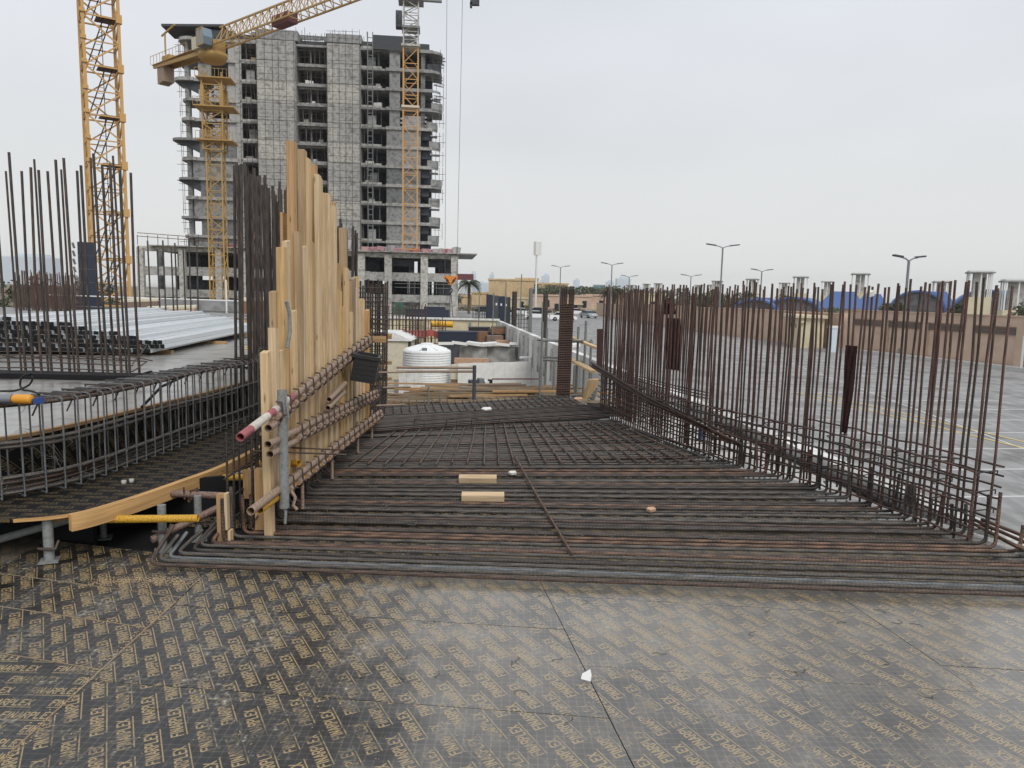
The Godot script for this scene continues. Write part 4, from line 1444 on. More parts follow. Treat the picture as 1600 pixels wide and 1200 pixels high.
	for i in at.size():
		for k in 6:
			var nn := normal_at(ci, i) * side
			var yy: float = [0.87, 0.88, 0.885, 0.88, 0.42, 0.33][k]
			var p := V(at[i].x, yy, at[i].y) + V(rf(-0.02, 0.02), rf(-0.01, 0.015), rf(-0.02, 0.02))
			if k % 2 == 1:
				p += V(nn.x, 0, nn.y) * rf(0.0, 0.25)
			var pp := PackedVector3Array()
			var a0 := rf(0, TAU)
			var rr := rf(0.012, 0.03)
			var ax := V(rf(-1, 1), rf(-1, 1), rf(-1, 1)).normalized()
			var s := ax.cross(V(0.3, 1, 0.2)).normalized()
			for q in 6:
				var an := a0 + q * 0.9
				pp.append(p + (s * cos(an) + ax.cross(s) * sin(an)) * rr * (1.0 + q * 0.12) + V(0, -0.004 * q * (1.0 if k > 1 else 0.1), 0))
			tw.tube(pp, 0.0013, 3)
	for k in 14:      # long loose ends
		var p := V(rf(-2.95, -2.7), rf(0.3, 0.7), rf(-4.5, -5.8))
		p.z = -4.5 - rf(0.0, 0.25)
		p.x = rf(-3.2, -2.85)
		var d := V(rf(-0.08, 0.08), rf(-0.15, 0.02), rf(-0.05, 0.05))
		tw.tube(path([p, p + d * 0.6 + V(0.02, 0.02, 0), p + d + V(0.05, 0, 0), p + d * 1.5]), 0.0014, 3)
	stuff(part("tie_wire", tw, M.wire, cg))
	# spacer blocks
	for k in 2:
		var mb := MB.new()
		mb.lathe(V(-2.57 + k * 0.03, 0.286, -4.78 - k * 0.04), PackedVector2Array([Vector2(0, 0), Vector2(0.016, 0), Vector2(0.016, 0.025), Vector2(0, 0.025)]), 10)
		single("spacer_puck", mb, M.concrete_pale, "small round pale spacer on the soffit form, %s of two" % ("left" if k == 0 else "right"), "spacer", "spacers on the soffit")
	# vibrator lying on the cage
	var vb := thing("power_tool", "orange and grey cylindrical power tool lying on the top bars at the left edge", "power tool", V(-2.85, 0.9, -4.22))
	var mb := MB.new()
	mb.bar(V(-3.45, 0.915, -4.26), V(-2.965, 0.915, -4.32), 0.026, 12)
	part("body", mb, M.lamp_grey, vb)
	mb = MB.new()
	mb.lathe(Vector3.ZERO, PackedVector2Array([Vector2(0, 0), Vector2(0.020, 0.0), Vector2(0.026, 0.012), Vector2(0.028, 0.03), Vector2(0.029, 0.10), Vector2(0.025, 0.118), Vector2(0, 0.12)]), 14)
	var q := local("handle", mb, M.tool_orange, vb)
	q.position = V(-0.115, 0.015, -0.10)
	q.rotation.z = -PI / 2
	mb = MB.new()
	mb.box(V(-2.815, 0.907, -4.33), V(0.05, 0.034, 0.04), Basis.from_euler(V(0, 0.3, 0.2)))
	part("switch", mb, M.tool_blue, vb)
	mb = MB.new()
	mb.tube(bent_path([V(-3.4, 0.945, -4.4), V(-3.0, 0.95, -4.4), V(-2.91, 0.985, -4.4), V(-2.88, 1.04, -4.4), V(-2.92, 1.065, -4.4), V(-2.97, 1.02, -4.4), V(-2.965, 0.955, -4.4), V(-2.91, 0.96, -4.38), V(-2.84, 0.95, -4.36), V(-2.81, 0.925, -4.34), V(-2.81, 0.90, -4.33)], 0.03), 0.006, 7)
	part("cable", mb, M.cable, vb)
	# black hose on the upper deck
	mb = MB.new()
	mb.tube(path([V(-3.0, 0.62, -5.9), V(-2.98, 0.75, -6.2), V(-3.05, 0.78, -6.9), V(-3.0, 0.78, -7.6), V(-2.8, 0.72, -8.1)]), 0.012, 7)
	single("black_hose", mb, M.cable, "thin black hose arching over the upper deck behind the bar cage", "hose")
	# upper deck
	var dk := structure("upper_deck")
	var edge_poly := PackedVector2Array()
	for p in W:
		edge_poly.append(p)
	edge_poly.append_array(PackedVector2Array([Vector2(-2.6, -9.4), Vector2(-2.55, -13.5), Vector2(-14, -13.5), Vector2(-14, -3.4), Vector2(-6, -3.4)]))
	for i in 10:
		for j in 5:
			var o := Vector2(-1.9 - i * 1.22, -3.0 - j * 2.44 - (i % 2) * 0.6)
			var r := PackedVector2Array()
			for cr in [Vector2(0, 0), Vector2(-1.216, 0), Vector2(-1.216, -2.436), Vector2(0, -2.436)]:
				var w: Vector2 = (o + cr).rotated(0.0)
				r.append(Vector2(w.x + (w.y + 3.0) * 0.11, w.y))
			for k in Geometry2D.intersect_polygons(r, edge_poly):
				sheet(k, 0.6 + rf(-0.001, 0.001), Vector2(-0.9, -0.4), dk)
	mb = MB.new()
	mb.prism(V(0, 0.31, 0), Vector3.RIGHT, V(0, 0, -1), PackedVector2Array([Vector2(-2.75, 13.0), Vector2(-6.5, 31.0), Vector2(-22, 31.0), Vector2(-22, 13.0)]), 0.26)
	part("slab", mb, M.concrete_grey, dk)
	# opening in the deck where the bars come up
	# void under the deck, its shade painted on as black: back forms, studs, ground sill
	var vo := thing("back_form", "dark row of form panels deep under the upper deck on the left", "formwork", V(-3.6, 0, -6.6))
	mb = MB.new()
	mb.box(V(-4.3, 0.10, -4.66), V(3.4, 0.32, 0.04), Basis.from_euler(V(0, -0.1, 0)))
	part("panel", mb, M.black_void, vo)  # black colour stands in for the deep shade here
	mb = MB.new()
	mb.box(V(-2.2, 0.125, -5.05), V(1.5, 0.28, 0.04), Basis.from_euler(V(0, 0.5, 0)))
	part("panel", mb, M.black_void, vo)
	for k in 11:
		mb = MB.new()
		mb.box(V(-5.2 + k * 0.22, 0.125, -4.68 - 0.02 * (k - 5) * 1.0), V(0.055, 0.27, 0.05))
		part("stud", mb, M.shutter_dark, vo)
	# props below the soffit
	var props := [[-2.655, -4.10, 0.262, "pipe_grey", 0.028, "nearest short grey prop on the plywood under the left soffit"], [-2.16, -4.44, 0.25, "pipe_grey", 0.026, "grey prop behind the long yellow pipe under the soffit"], [-2.03, -4.66, 0.25, "pipe_grey", 0.024, "farther dim prop under the soffit near the timber posts"], [-2.65, -4.65, 0.262, "pipe_grey", 0.022, "dim prop deep in the shadow behind the nearest prop"]]
	for pp in props:
		var t := thing("soffit_prop", pp[5], "prop", V(pp[0], 0, pp[1]), 0, "props under the soffit")
		mb = MB.new()
		var fy := 0.004 if pp[1] > -4.2 else -0.046
		mb.bar(V(pp[0], fy, pp[1]), V(pp[0], pp[2], pp[1]), pp[4], 12)
		part("tube", mb, M[pp[3]], t)
		mb = MB.new()
		mb.box(V(pp[0], fy + 0.004, pp[1]), V(0.10, 0.008, 0.10), Basis.from_euler(V(0, 0.4, 0)))
		part("foot", mb, M.pipe_grey, t)
		mb = MB.new()
		mb.tube(path([V(pp[0] - 0.05, 0.085, pp[1] + 0.02), V(pp[0], 0.09, pp[1] + 0.042), V(pp[0] + 0.05, 0.085, pp[1] + 0.02), V(pp[0] + 0.045, 0.12, pp[1] - 0.02)]), 0.009, 6)
		part("clamp", mb, M.tie_steel, t)
	# pipes under and beside the soffit
	for s in [[V(-2.50, 0.185, -4.33), V(-1.90, 0.195, -4.36), "pipe_yellow", "longest chipped yellow pipe sticking out under the left soffit"], [V(-2.05, 0.245, -5.15), V(-1.61, 0.305, -5.0), "pipe_yellow", "middle yellow pipe running behind the grey prop"], [V(-1.82, 0.345, -5.2), V(-1.465, 0.40, -5.0), "pipe_yellow", "shorter yellow pipe just below the end of the curved timber edge"],
			[V(-2.40, 0.225, -4.80), V(-1.83, 0.24, -4.70), "pipe_rust", "brownish pipe with a rusty clamp under the curved timber edge"], [V(-3.25, 0.02, -4.20), V(-2.35, 0.235, -4.62), "pipe_grey", "dim sloping grey pipe behind the nearest prop"], [V(-2.22, 0.03, -4.42), V(-1.92, 0.155, -4.72), "pipe_rust", "mottled sloping pipe behind the long yellow pipe"], [V(-2.05, 0.21, -5.3), V(-1.8, 0.29, -5.5), "pipe_tan", "dim pipe end deep between the timber posts"]]:
		mb = MB.new()
		mb.bar(s[0], s[1], 0.024, 12, 0.0035)
		single("scaffold_pipe", mb, M[s[2]], s[3], "scaffold pipe", "loose pipes under the left soffit")
	var cl := thing("pipe_clamp", "rusty coupler gripping the brownish pipe under the curved timber edge", "clamp", V(-2.12, 0.20, -4.79))
	mb = MB.new()
	mb.tube(path([V(-2.13, 0.18, -4.76), V(-2.12, 0.25, -4.75), V(-2.08, 0.265, -4.75), V(-2.05, 0.24, -4.75), V(-2.06, 0.18, -4.76)]), 0.012, 6)
	part("saddle", mb, M.bar_rust, cl)
	for k in 3:
		mb = MB.new()
		mb.bar(V(-2.15 + k * 0.045, 0.2, -4.74), V(-2.15 + k * 0.045, 0.285 - 0.02 * (k % 2), -4.73), 0.006, 6)
		part("bolt", mb, M.bar_rust, cl)
	# timber posts beside the wall foot
	for s in [[-1.80, -4.48, 0.0, 0.32, 0.05, "pine_brown", "nearest short timber post at the left end of the mat"], [-1.76, -4.46, 0.1, 0.33, 0.018, "pine", "thin pale lath nailed to the short timber post"], [-1.80, -4.95, 0.16, 0.36, 0.06, "pine_brown", "broad short timber post behind the thin lath"], [-1.60, -4.62, 0.05, 0.45, 0.07, "pine_brown", "dim timber post under the near end of the wall form"], [-1.735, -4.44, 0.0, 0.1, 0.016, "pine_pale", "short pale stake standing at the bent bar ends"]]:
		mb = MB.new()
		mb.off = Vector2(rf(0, 4), rf(0, 4))
		mb.box(V(s[0], (s[2] + s[3]) * 0.5, s[1]), V(s[4], s[3] - s[2], 0.05))
		single("timber_post", mb, M[s[5]], s[6], "post", "posts by the wall foot")

func bent_path(p: Array, l: float) -> PackedVector3Array:
	var out := PackedVector3Array()
	for i in p.size():
		if i == 0 or i == p.size() - 1:
			out.append(p[i])
			continue
		var b: Vector3 = p[i]
		var da: Vector3 = ((p[i - 1] as Vector3) - b).normalized()
		var dc: Vector3 = ((p[i + 1] as Vector3) - b).normalized()
		for s in 3:
			var t := s / 2.0
			out.append((b + da * l * (1 - t)).lerp(b + dc * l * t, t))
	return out

func build_upper_deck_things() -> void:
	# starter bars of the long wall
	var st := thing("starter_bars", "tall sparse starter bars in two rows on the left upper deck", "rebar wall", V(-4.8, 0.6, -7.9))
	var px := [-14, 9, 15, 32, 45, 58, 62, 81, 94, 104, 110, 130, 137, 155, 162, 176, 187, 197, 203, 221]
	for i in px.size():
		var back := i % 2 == 1
		var k := 1.06 if back else 1.0
		var x: float = (-5.03 + (px[i] - 35) * 0.00588) * k
		var z := -8.15 if back else -7.7
		var lean := rf(-0.012, 0.008)
		var mb := MB.new()
		mb.off = Vector2(0, rf(0, 9))
		mb.tube(path([V(x + lean * -1.0 + 0.02, 0.42, z), V(x, 1.6, z), V(x + lean, rf(2.72, 2.92) + (0.06 if back else 0.0), z + rf(-0.03, 0.03))]), 0.0142 if i % 4 != 1 else 0.0115, 8)
		part("upright_bar", mb, M[["bar_dark", "bar_brown", "bar_dark"][i % 3]], st)
	for s in [[0.76, -7.68], [0.70, -7.68], [0.93, -8.16], [0.83, -8.16], [0.76, -8.16]]:
		var mb := MB.new()
		mb.tube(path([V(-5.9, s[0], s[1]), V(-5.0, s[0] + 0.02, s[1]), V(-3.99 if s[1] > -8 else -4.09, s[0], s[1] - 0.02)]), 0.007, 6)
		part("horizontal_bar", mb, M.bar_brown, st)
	for s in [[0.93, 0.78], [0.76, 0.70]]:
		var mb := MB.new()
		mb.bar(V(-3.985, s[1], -7.68), V(-4.08, s[0], -8.18), 0.007, 6)
		part("cross_tie", mb, M.bar_dark, st)
	for k in 6:
		var mb := MB.new()
		mb.tube(path([V(-5.7 + k * 0.3, 0.80, -7.70), V(-5.6 + k * 0.3, 0.84, -7.9), V(-5.5 + k * 0.3, 0.77, -8.14)]), 0.006, 5)
		part("cross_tie", mb, M.bar_rust, st)
	var mbs := MB.new()
	mbs.box(V(-5.3, 0.615, -7.93), V(2.66, 0.024, 0.52))  # solid slab, its black painted for the shade inside the slot
	single("slot_shade_slab", mbs, M.black_void, "long black slab standing in for the dark slot at the foot of the tall starter bars", "sill")
	for s in [[V(-6.6, 0.63, -7.66), V(-3.97, 0.63, -7.66)], [V(-3.97, 0.63, -7.66), V(-4.05, 0.63, -8.2)]]:
		var mb := MB.new()
		mb.beam(s[0], s[1], 0.03, 0.05)
		single("slot_batten", mb, M.black_void, "dark batten edging the slot at the foot of the starter bars, %s" % ("along the front" if s[1].z > -8 else "at the right end"), "batten", "slot battens")
	# stack of galvanised hollow sections
	var meshes := []
	for k in 2:
		var mb := MB.new()
		var s := 0.0285
		var t := 0.0013
		for f in 4:
			var b := Basis.from_euler(V(0, 0, f * PI / 2))
			mb.box(b * V(0, s - t * 0.5, -3.0 - k * 0.15), V(s * 2 - (t * 2.0), t, 6.0 + k * 0.3), b)
			mb.box(b * V(s - t * 0.5, s - t * 0.5, -3.0 - k * 0.15), V(t, t, 6.0 + k * 0.3), b)
		meshes.append(mb.mesh())
	var plug := MB.new()
	plug.box(V(0, 0, 0.001), V(0.0575, 0.0575, 0.006))
	var plug_mesh := plug.mesh()
	var yaw := atan2(0.109, 0.994)
	var count := 0
	var prof := [0.10, 0.12, 0.10, 0.2, 0.28, 0.36, 0.42, 0.48, 0.52, 0.50, 0.44, 0.36, 0.40, 0.42, 0.38, 0.34, 0.30, 0.26, 0.25, 0.24, 0.20, 0.16, 0.15, 0.12]
	var pitch := 0.0645
	for layer in 9:
		for i in 56:
			var u := i / 55.0
			var w := u * (prof.size() - 1)
			var hh := lerpf(prof[int(w)], prof[mini(int(w) + 1, prof.size() - 1)], w - int(w))
			var y := layer * 0.059
			if y + 0.06 > hh + 0.06 or (layer == 0 and i > 53) or count >= 300:
				continue
			# only what can be seen: the outer skin and the near ends
			var x := -8.62 + i * pitch + (layer % 2) * 0.03
			var o := MeshInstance3D.new()
			o.mesh = meshes[rng.randi() % 2]
			o.material_override = M.galvanised
			o.name = numbered("hollow_steel_tube")
			add_child(o, true)
			o.position = V(x, 0.6 + 0.045 + 0.031 + y + rf(-0.004, 0.006), -10.5 - (x + 5.1) * 0.12 + rf(-0.05, 0.05) - 0.03 * layer)
			o.rotation = V(0, yaw + rf(-0.006, 0.006), rf(-0.16, 0.16))
			tag(o, "shiny galvanised hollow tube lying in the big stack behind the starter bars", "steel tube", "galvanised tubes in the stack")
			var dark_cap := node_of("dark_end_plug", plug_mesh, M.black_void, o)  # solid black plug over the end, painted as the shaded inside
			count += 1
	for k in 3:
		var mb := MB.new()
		mb.box(V(-6.95, 0.622, -11.0 - k * 2.1), V(3.7, 0.043, 0.08))
		single("stack_bearer", mb, M.pine_brown, "timber bearer under the stack of galvanised tubes, %s" % ["nearest", "middle", "farthest"][k], "bearer", "bearers under the tube stack")
	# timber on the deck right of the stack
	for s in [[V(-4.4, 0.63, -12.0), V(-3.2, 0.63, -12.25), 0.1, 0.05, "pine", "pale plank lying on the upper deck right of the tube stack"], [V(-5.9, 0.64, -16.9), V(-3.6, 0.7, -18.0), 0.2, 0.1, "old_timber", "dark timber behind the tube stack beside the rear bars"]]:
		var mb := MB.new()
		mb.beam(s[0], s[1], s[2], s[3])
		single("plank", mb, M[s[4]], s[5], "plank", "loose planks on the upper deck")
	# heaps of used timber further back
	var heaps := [[-11.6, -13.6, 3.6, 0.06, 9, "long low heap of brown timbers left of the tube stack"], [-9.0, -17.8, 5.0, 0.10, 10, "heap of brown timbers behind the tube stack on the left"], [-5.8, -19.0, 3.4, -0.3, 12, "heap of dark boards behind the right end of the tube stack"], [-14.5, -19.5, 4.4, 0.25, 8, "heap of weathered timbers at the far left edge"]]
	for h in heaps:
		var t := thing("timber_heap", h[5], "timber heap", V(h[0], 0.6, h[1]), 0, "timber heaps on the upper deck")
		for k in h[4]:
			var mb := MB.new()
			var y: float = 0.63 + (k / 4) * 0.075 + rf(0, 0.02)
			var zz: float = h[1] + (k % 4 - 1.5) * 0.22 + rf(-0.08, 0.08)
			var an: float = h[3] + rf(-0.09, 0.09)
			var d: Vector3 = V(cos(an), rf(-0.02, 0.03), -sin(an)) * h[2] * 0.5 * rf(0.7, 1.05)
			mb.beam(V(h[0] + rf(-0.3, 0.3), y, zz) - d, V(h[0] + rf(-0.3, 0.3), y, zz) + d, rf(0.08, 0.16), rf(0.05, 0.08))
			part("timber", mb, M[["old_timber", "pine_brown", "old_timber_pale", "old_timber"][k % 4]], t)
	# dense far starter bars and the mats round them
	var clusters := [[-18.9, -28.0, 2.3, 0.4, 64, 2.0, "bar_red", "dense dark red bar screen far on the left edge of the upper deck"], [-8.3, -16.4, 1.15, 0.7, 9, 2.55, "bar_dark", "few thin starter bars between the near crane and the tall building"], [-6.8, -21.0, 3.0, 0.3, 12, 1.35, "bar_dark", "row of low dark bars in front of the far crane mast"], [-4.95, -20.0, 1.2, 0.4, 8, 1.5, "bar_dark", "small group of low bars seen through the rear bars"]]
	for c in clusters:
		var t := thing("starter_cluster", c[7], "rebar", V(c[0], 0.6, c[1]))
		for k in c[4]:
			var x: float = c[0] + c[2] * (k / float(c[4] - 1)) + rf(-0.03, 0.03)
			var z: float = c[1] - (k % 2) * c[3]
			var mb := MB.new()
			mb.bar(V(x, 0.5, z), V(x + rf(-0.03, 0.03), c[5] + rf(-0.14, 0.1), z), 0.018 if c[4] < 20 else 0.016, 5)
			part("upright_bar", mb, M[c[6]], t)
		for lv in (22 if c[4] > 20 else 2):
			var mb := MB.new()
			mb.bar(V(c[0] - 0.05, 0.65 + lv * 0.04, c[1] + 0.03), V(c[0] + c[2] + 0.05, 0.65 + lv * 0.04, c[1] + 0.03), 0.014, 5)
			part("horizontal_bar", mb, M[c[6]], t)
	# dark wall form beyond
	var wf := thing("dark_wall_form", "dark navy wall form panel standing left of the near crane's foot", "formwork", V(-17.4, 0.6, -30.2))
	for k in 5:
		var mb := MB.new()
		mb.box(V(-17.35, 0.6 + 0.54 * k + 0.26, -30.2), V(0.62 if k > 0 else 0.9, 0.535, 0.1), Basis.from_euler(V(0, 0.5, 0)))
		part("panel", mb, M.container_blue, wf)
	for k in 8:
		var mb := MB.new()
		mb.bar(V(-17.72, 0.8 + k * 0.32, -30.0), V(-17.72, 1.0 + k * 0.32, -29.9), 0.05, 6)
		part("bracket", mb, M.pipe_grey, wf)
	# guard rail and low walls behind the upper deck
	var gr := thing("guard_rail", "thin white guard rail crossing behind the tube stack", "railing", V(-12.0, 0.6, -29.5))
	for lv in 2:
		var mb := MB.new()
		mb.bar(V(-18.5, 1.15 - lv * 0.42, -29.3), V(-7.4, 1.02 - lv * 0.42, -29.8), 0.03, 6)
		part("rail", mb, M.white_paint if lv == 0 else M.scaffold_grey, gr)
	for k in 6:
		var mb := MB.new()
		mb.bar(V(-17.5 + k * 2.0, 0.55, -29.4 - k * 0.07), V(-17.5 + k * 2.0, 1.25 if k != 3 else 1.9, -29.4 - k * 0.07), 0.035, 6)
		part("post", mb, M.white_paint if k % 3 == 0 else M.scaffold_grey, gr)
	for s in [[V(-9.5, 0.9, -27.2), V(0.9, 0.5, 0.7), "brown_board", "brown box with a cream lid on the upper deck beside the crane's foot"], [V(-12.6, 0.85, -25.0), V(1.1, 0.45, 0.6), "pipe_rust", "rusty bin on the upper deck left of the crane's foot"], [V(-11.1, 0.75, -24.0), V(1.4, 0.25, 0.5), "salmon_board", "pinkish low stack of blocks near the crane's foot"]]:
		var t := thing("site_box", s[3], "box", s[0] - V(0, s[1].y * 0.5, 0))
		var mb := MB.new()
		mb.box(s[0], s[1], Basis.from_euler(V(0, 0.3, 0)))
		part("body", mb, M[s[2]], t)
		mb = MB.new()
		mb.box(s[0] + V(0, s[1].y * 0.5 + 0.04, 0), V(s[1].x * 1.05, 0.08, s[1].z * 1.05), Basis.from_euler(V(0.06, 0.3, 0.05)))
		part("lid", mb, M.cream_metal, t)
	# red and white barrier by the low wall
	var bw := thing("low_wall", "low grey concrete upstand at the back of the upper deck", "wall", V(-9.5, 0.6, -30.6))
	for k in 4:
		var mb := MB.new()
		mb.box(V(-14.2 + k * 2.0, 0.85, -30.4 - k * 0.08), V(1.97, 0.5 if k < 3 else 0.8, 0.25))
		part("wall_panel", mb, M.concrete_grey, bw)
	var br := thing("red_barrier", "faded red and white barrier sloping in front of the far crane mast", "barrier", V(-8.0, 0.9, -28.6))
	for k in 6:
		var mb := MB.new()
		mb.box(V(-9.6 + k * 0.55, 1.18 - k * 0.035, -28.6), V(0.53, 0.14, 0.06))
		part("band", mb, M.barrier_red if k % 3 != 1 else M.band_white, br)

# ------------------------------------------------------------------ pit beyond the deck
var PIT := -2.72

func build_pit() -> void:
	# retaining wall between the pit and the car park
	var rw := thing("retaining_wall", "long pale concrete retaining wall between the pit and the car park", "wall", V(1.5, PIT, -26.0))
	var line := spline([Vector2(4.2, -3.2), Vector2(3.8, -5.24), Vector2(3.62, -7.55), Vector2(2.80, -15.9), Vector2(1.22, -28.9), Vector2(-1.02, -48.7)], 6)
	var pts := even(line, 1.55)
	for i in pts.size() - 1:
		var a := pts[i]
		var b := pts[i + 1]
		var mb := MB.new()
		var d := (b - a).normalized() * 0.006
		var y := -0.15
		mb.beam(V(a.x + d.x, (PIT + y) * 0.5, a.y + d.y), V(b.x - d.x, (PIT + y) * 0.5, b.y - d.y), 0.22, y - PIT)
		part("wall_panel", mb, M.kerb if i % 3 else M.white_sheet, rw)
	var post := MB.new()
	post.box(V(0, 0.6, 0), V(0.06, 1.2, 0.06))
	for i in range(8, pts.size() - 1):
		var o := node_of("rib", post.mesh(), M.concrete_pale, rw)
		o.position = V(pts[i].x - 0.16, -1.5, pts[i].y) - rw.position
	# ledge with a black drain pipe beside the near end of the mat
	var lg := MB.new()
	lg.prism(V(0, -0.42, 0), Vector3.RIGHT, V(0, 0, -1), PackedVector2Array([Vector2(2.9, 3.2), Vector2(4.1, 3.2), Vector2(3.7, 5.3), Vector2(3.5, 7.6), Vector2(3.15, 11.5), Vector2(0.9, 11.5), Vector2(1.9, 7.8), Vector2(2.7, 6.0)]), 0.12)
	ground("ledge", lg, M.concrete_pale)
	var dp := MB.new()
	dp.tube(path([V(3.9, -0.26, -4.0), V(3.62, -0.26, -5.3), V(3.45, -0.26, -7.5), V(3.1, -0.26, -11.0)]), 0.035, 8)
	single("drain_pipe", dp, M.cable, "black pipe lying along the foot of the pale retaining wall at the right", "pipe")
	for k in 3:
		var mb := MB.new()
		mb.tube(path([V(3.10 + k * 0.12, 0.07, -4.05 - k * 0.06), V(3.22 + k * 0.13, 0.08, -4.3), V(3.15 + k * 0.06, 0.12, -4.95)]), 0.012, 7)
		single("bent_bar_end", mb, M.bar_rust, "bent bar end sticking out past the right wall, %s of three" % ["innermost", "middle", "outermost"][k], "rebar", "bent bar ends at the right")
	# far white site wall
	var fw := thing("white_site_wall", "long white site wall crossing the pit in front of the podium", "wall", V(-6, PIT, -48.5))
	for k in 9:
		var mb := MB.new()
		mb.box(V(-1.9 - k * 1.8, -1.38, -48.55), V(1.78, 2.4 - (k % 2) * 0.03, 0.2))
		part("wall_panel", mb, M.plaster_cream, fw)
		mb = MB.new()
		mb.box(V(-1.02 - k * 1.8, -1.4, -48.4), V(0.12, 2.3, 0.12))
		part("pilaster", mb, M.concrete_grey, fw)
	var cp := MB.new()
	cp.box(V(-9.1, -0.13, -48.5), V(16.4, 0.12, 0.34))
	part("coping", cp, M.white_sheet, fw)
	# water tank
	var tk := thing("water_tank", "white ribbed plastic water tank with a domed lid in the pit", "tank", V(-3.57, PIT, -30.6))
	var prof := PackedVector2Array()
	for k in 19:
		var y := k * 0.1
		prof.append(Vector2(0.985, y)); prof.append(Vector2(1.0, y + 0.02)); prof.append(Vector2(1.0, y + 0.06)); prof.append(Vector2(0.98, y + 0.085))
	prof.append_array(PackedVector2Array([Vector2(0.98, 1.9), Vector2(0.95, 1.93)]))
	var mb := MB.new()
	mb.lathe(V(-3.57, PIT, -30.6), prof, 36)
	part("body", mb, M.tank_plastic, tk)
	mb = MB.new()
	mb.lathe(V(-3.57, PIT, -30.6), PackedVector2Array([Vector2(0.95, 1.93), Vector2(0.86, 1.96), Vector2(0.5, 2.09), Vector2(0.27, 2.14), Vector2(0.26, 2.2), Vector2(0, 2.22)]), 36)
	part("lid", mb, M.tank_plastic, tk)
	for k in 8:
		var an := TAU * k / 8.0 + 0.2
		mb = MB.new()
		mb.beam(V(-3.57 + cos(an) * 0.3, PIT + 2.13, -30.6 + sin(an) * 0.3), V(-3.57 + cos(an) * 0.93, PIT + 1.95, -30.6 + sin(an) * 0.93), 0.06, 0.05)
		part("lid_rib", mb, M.tank_plastic, tk)
	mb = MB.new()
	mb.box(V(-3.57, PIT + 1.98, -29.75), V(0.2, 0.16, 0.1))
	part("outlet", mb, M.pipe_grey, tk)
	# cream cabin
	var cb := thing("site_cabin", "cream site cabin with a pale sloping roof left of the water tank", "cabin", V(-5.9, PIT, -37.2))
	mb = MB.new()
	mb.box(V(-5.85, PIT + 0.95, -37.2), V(1.45, 1.9, 2.4))
	part("wall", mb, M.cream_metal, cb)
	mb = MB.new()
	mb.prism(V(-6.7, PIT + 1.9, -38.5), Vector3.RIGHT, Vector3.UP, PackedVector2Array([Vector2(0, 0), Vector2(1.7, 0), Vector2(1.62, 0.1), Vector2(0.9, 0.42), Vector2(0.0, 0.42)]), 2.6)
	part("roof", mb, M.white_sheet, cb)
	mb = MB.new()
	mb.box(V(-5.07, PIT + 0.95, -36.1), V(0.12, 1.9, 0.25))
	part("corner_post", mb, M.interior, cb)
	# white hoarding
	var hd := thing("white_hoarding", "row of white hoarding panels standing across the pit right of the tank", "hoarding", V(0, PIT, -30.8))
	for k in 9:
		mb = MB.new()
		var x := -1.97 + k * 0.47
		mb.box(V(x, PIT + 0.735 + 0.01 * (k % 2), -29.7 - k * 0.25), V(0.528, 1.47, 0.05), Basis.from_euler(V(0, 0.489, 0)))
		part("panel", mb, M.white_sheet, hd)
	var hb := thing("door_gap_box", "narrow brown and red cabinet between the tank and the white hoarding", "cabinet", V(-2.36, PIT, -29.9))
	for s in [[0.2, 0.4, "maroon"], [0.6, 0.4, "brown_board"], [1.1, 0.6, "cream_metal"]]:
		mb = MB.new()
		mb.box(V(-2.36, PIT + s[0], -29.9), V(0.26, s[1] - 0.01, 0.3))
		part("panel", mb, M[s[2]], hb)
	var ht := thing("hoarding_left", "pale hoarding panels in front of the tank's left side", "hoarding", V(-4.6, PIT, -29.2))
	for k in 3:
		mb = MB.new()
		mb.box(V(-4.35 + k * 0.32 - 0.02, PIT + 0.62, -29.2), V(0.31, 1.24, 0.04))
		part("panel", mb, M.white_sheet, ht)
	for k in 4:
		mb = MB.new()
		mb.box(V(-5.1, PIT + 0.2 + k * 0.22, -29.4), V(0.7, 0.18, 0.05))
		part("slat", mb, M.cream_metal, ht)
	# concrete chamber with white sheeting on its rim
	var ch := thing("concrete_chamber", "grey concrete chamber wall behind the white hoarding with white sheets on its rim", "wall", V(0, PIT, -36))
	for k in 4:
		mb = MB.new()
		mb.box(V(-1.9 + k * 1.35, PIT + 0.85, -35.6 - k * 0.2), V(1.34, 1.75, 0.25))
		part("wall_panel", mb, M.concrete, ch)
	mb = MB.new()
	mb.box(V(-1.9, PIT + 1.15, -34.2), V(1.6, 0.28, 0.3))
	part("lintel", mb, M.salmon_board, ch)
	for k in 10:
		mb = MB.new()
		mb.box(V(-3.2 + k * 0.68, PIT + 1.86 + rf(-0.03, 0.05), -35.2 - k * 0.12), V(0.72, 0.14, 0.5), Basis.from_euler(V(rf(-0.2, 0.2), rf(-0.3, 0.3), rf(-0.12, 0.12))))
		part("rim_sheet", mb, M.white_sheet, ch)
	mb = MB.new()
	mb.box(V(0.75, PIT + 1.62, -31.6), V(0.9, 0.07, 0.16), Basis.from_euler(V(0, 0, 0.05)))
	mb.tri(V(1.1, PIT + 1.6, -31.55), V(1.35, PIT + 1.6, -31.55), V(1.25, PIT + 2.0, -31.6))
	single("white_cloth", mb, M.white_sheet, "white cloth lying on top of the hoarding near its right end", "cloth")
	# containers, boards and boxes behind the chamber
	for s in [["blue_skip", V(-2.3, PIT + 1.75, -43.0), V(4.1, 0.55, 1.6), "container_blue", "dark blue open skip in the middle of the pit"], ["black_slab", V(-2.05, PIT + 2.1, -44.5), V(1.3, 0.25, 1.0), "black_plastic", "black sheet heap behind the blue skip"]]:
		var t := thing(s[0], s[4], "skip" if s[0] == "blue_skip" else "sheet", s[1] - V(0, s[2].y * 0.5, 0))
		mb = MB.new()
		mb.box(s[1], s[2], Basis.from_euler(V(0, 0.06, 0)))
		part("body", mb, M[s[3]], t)
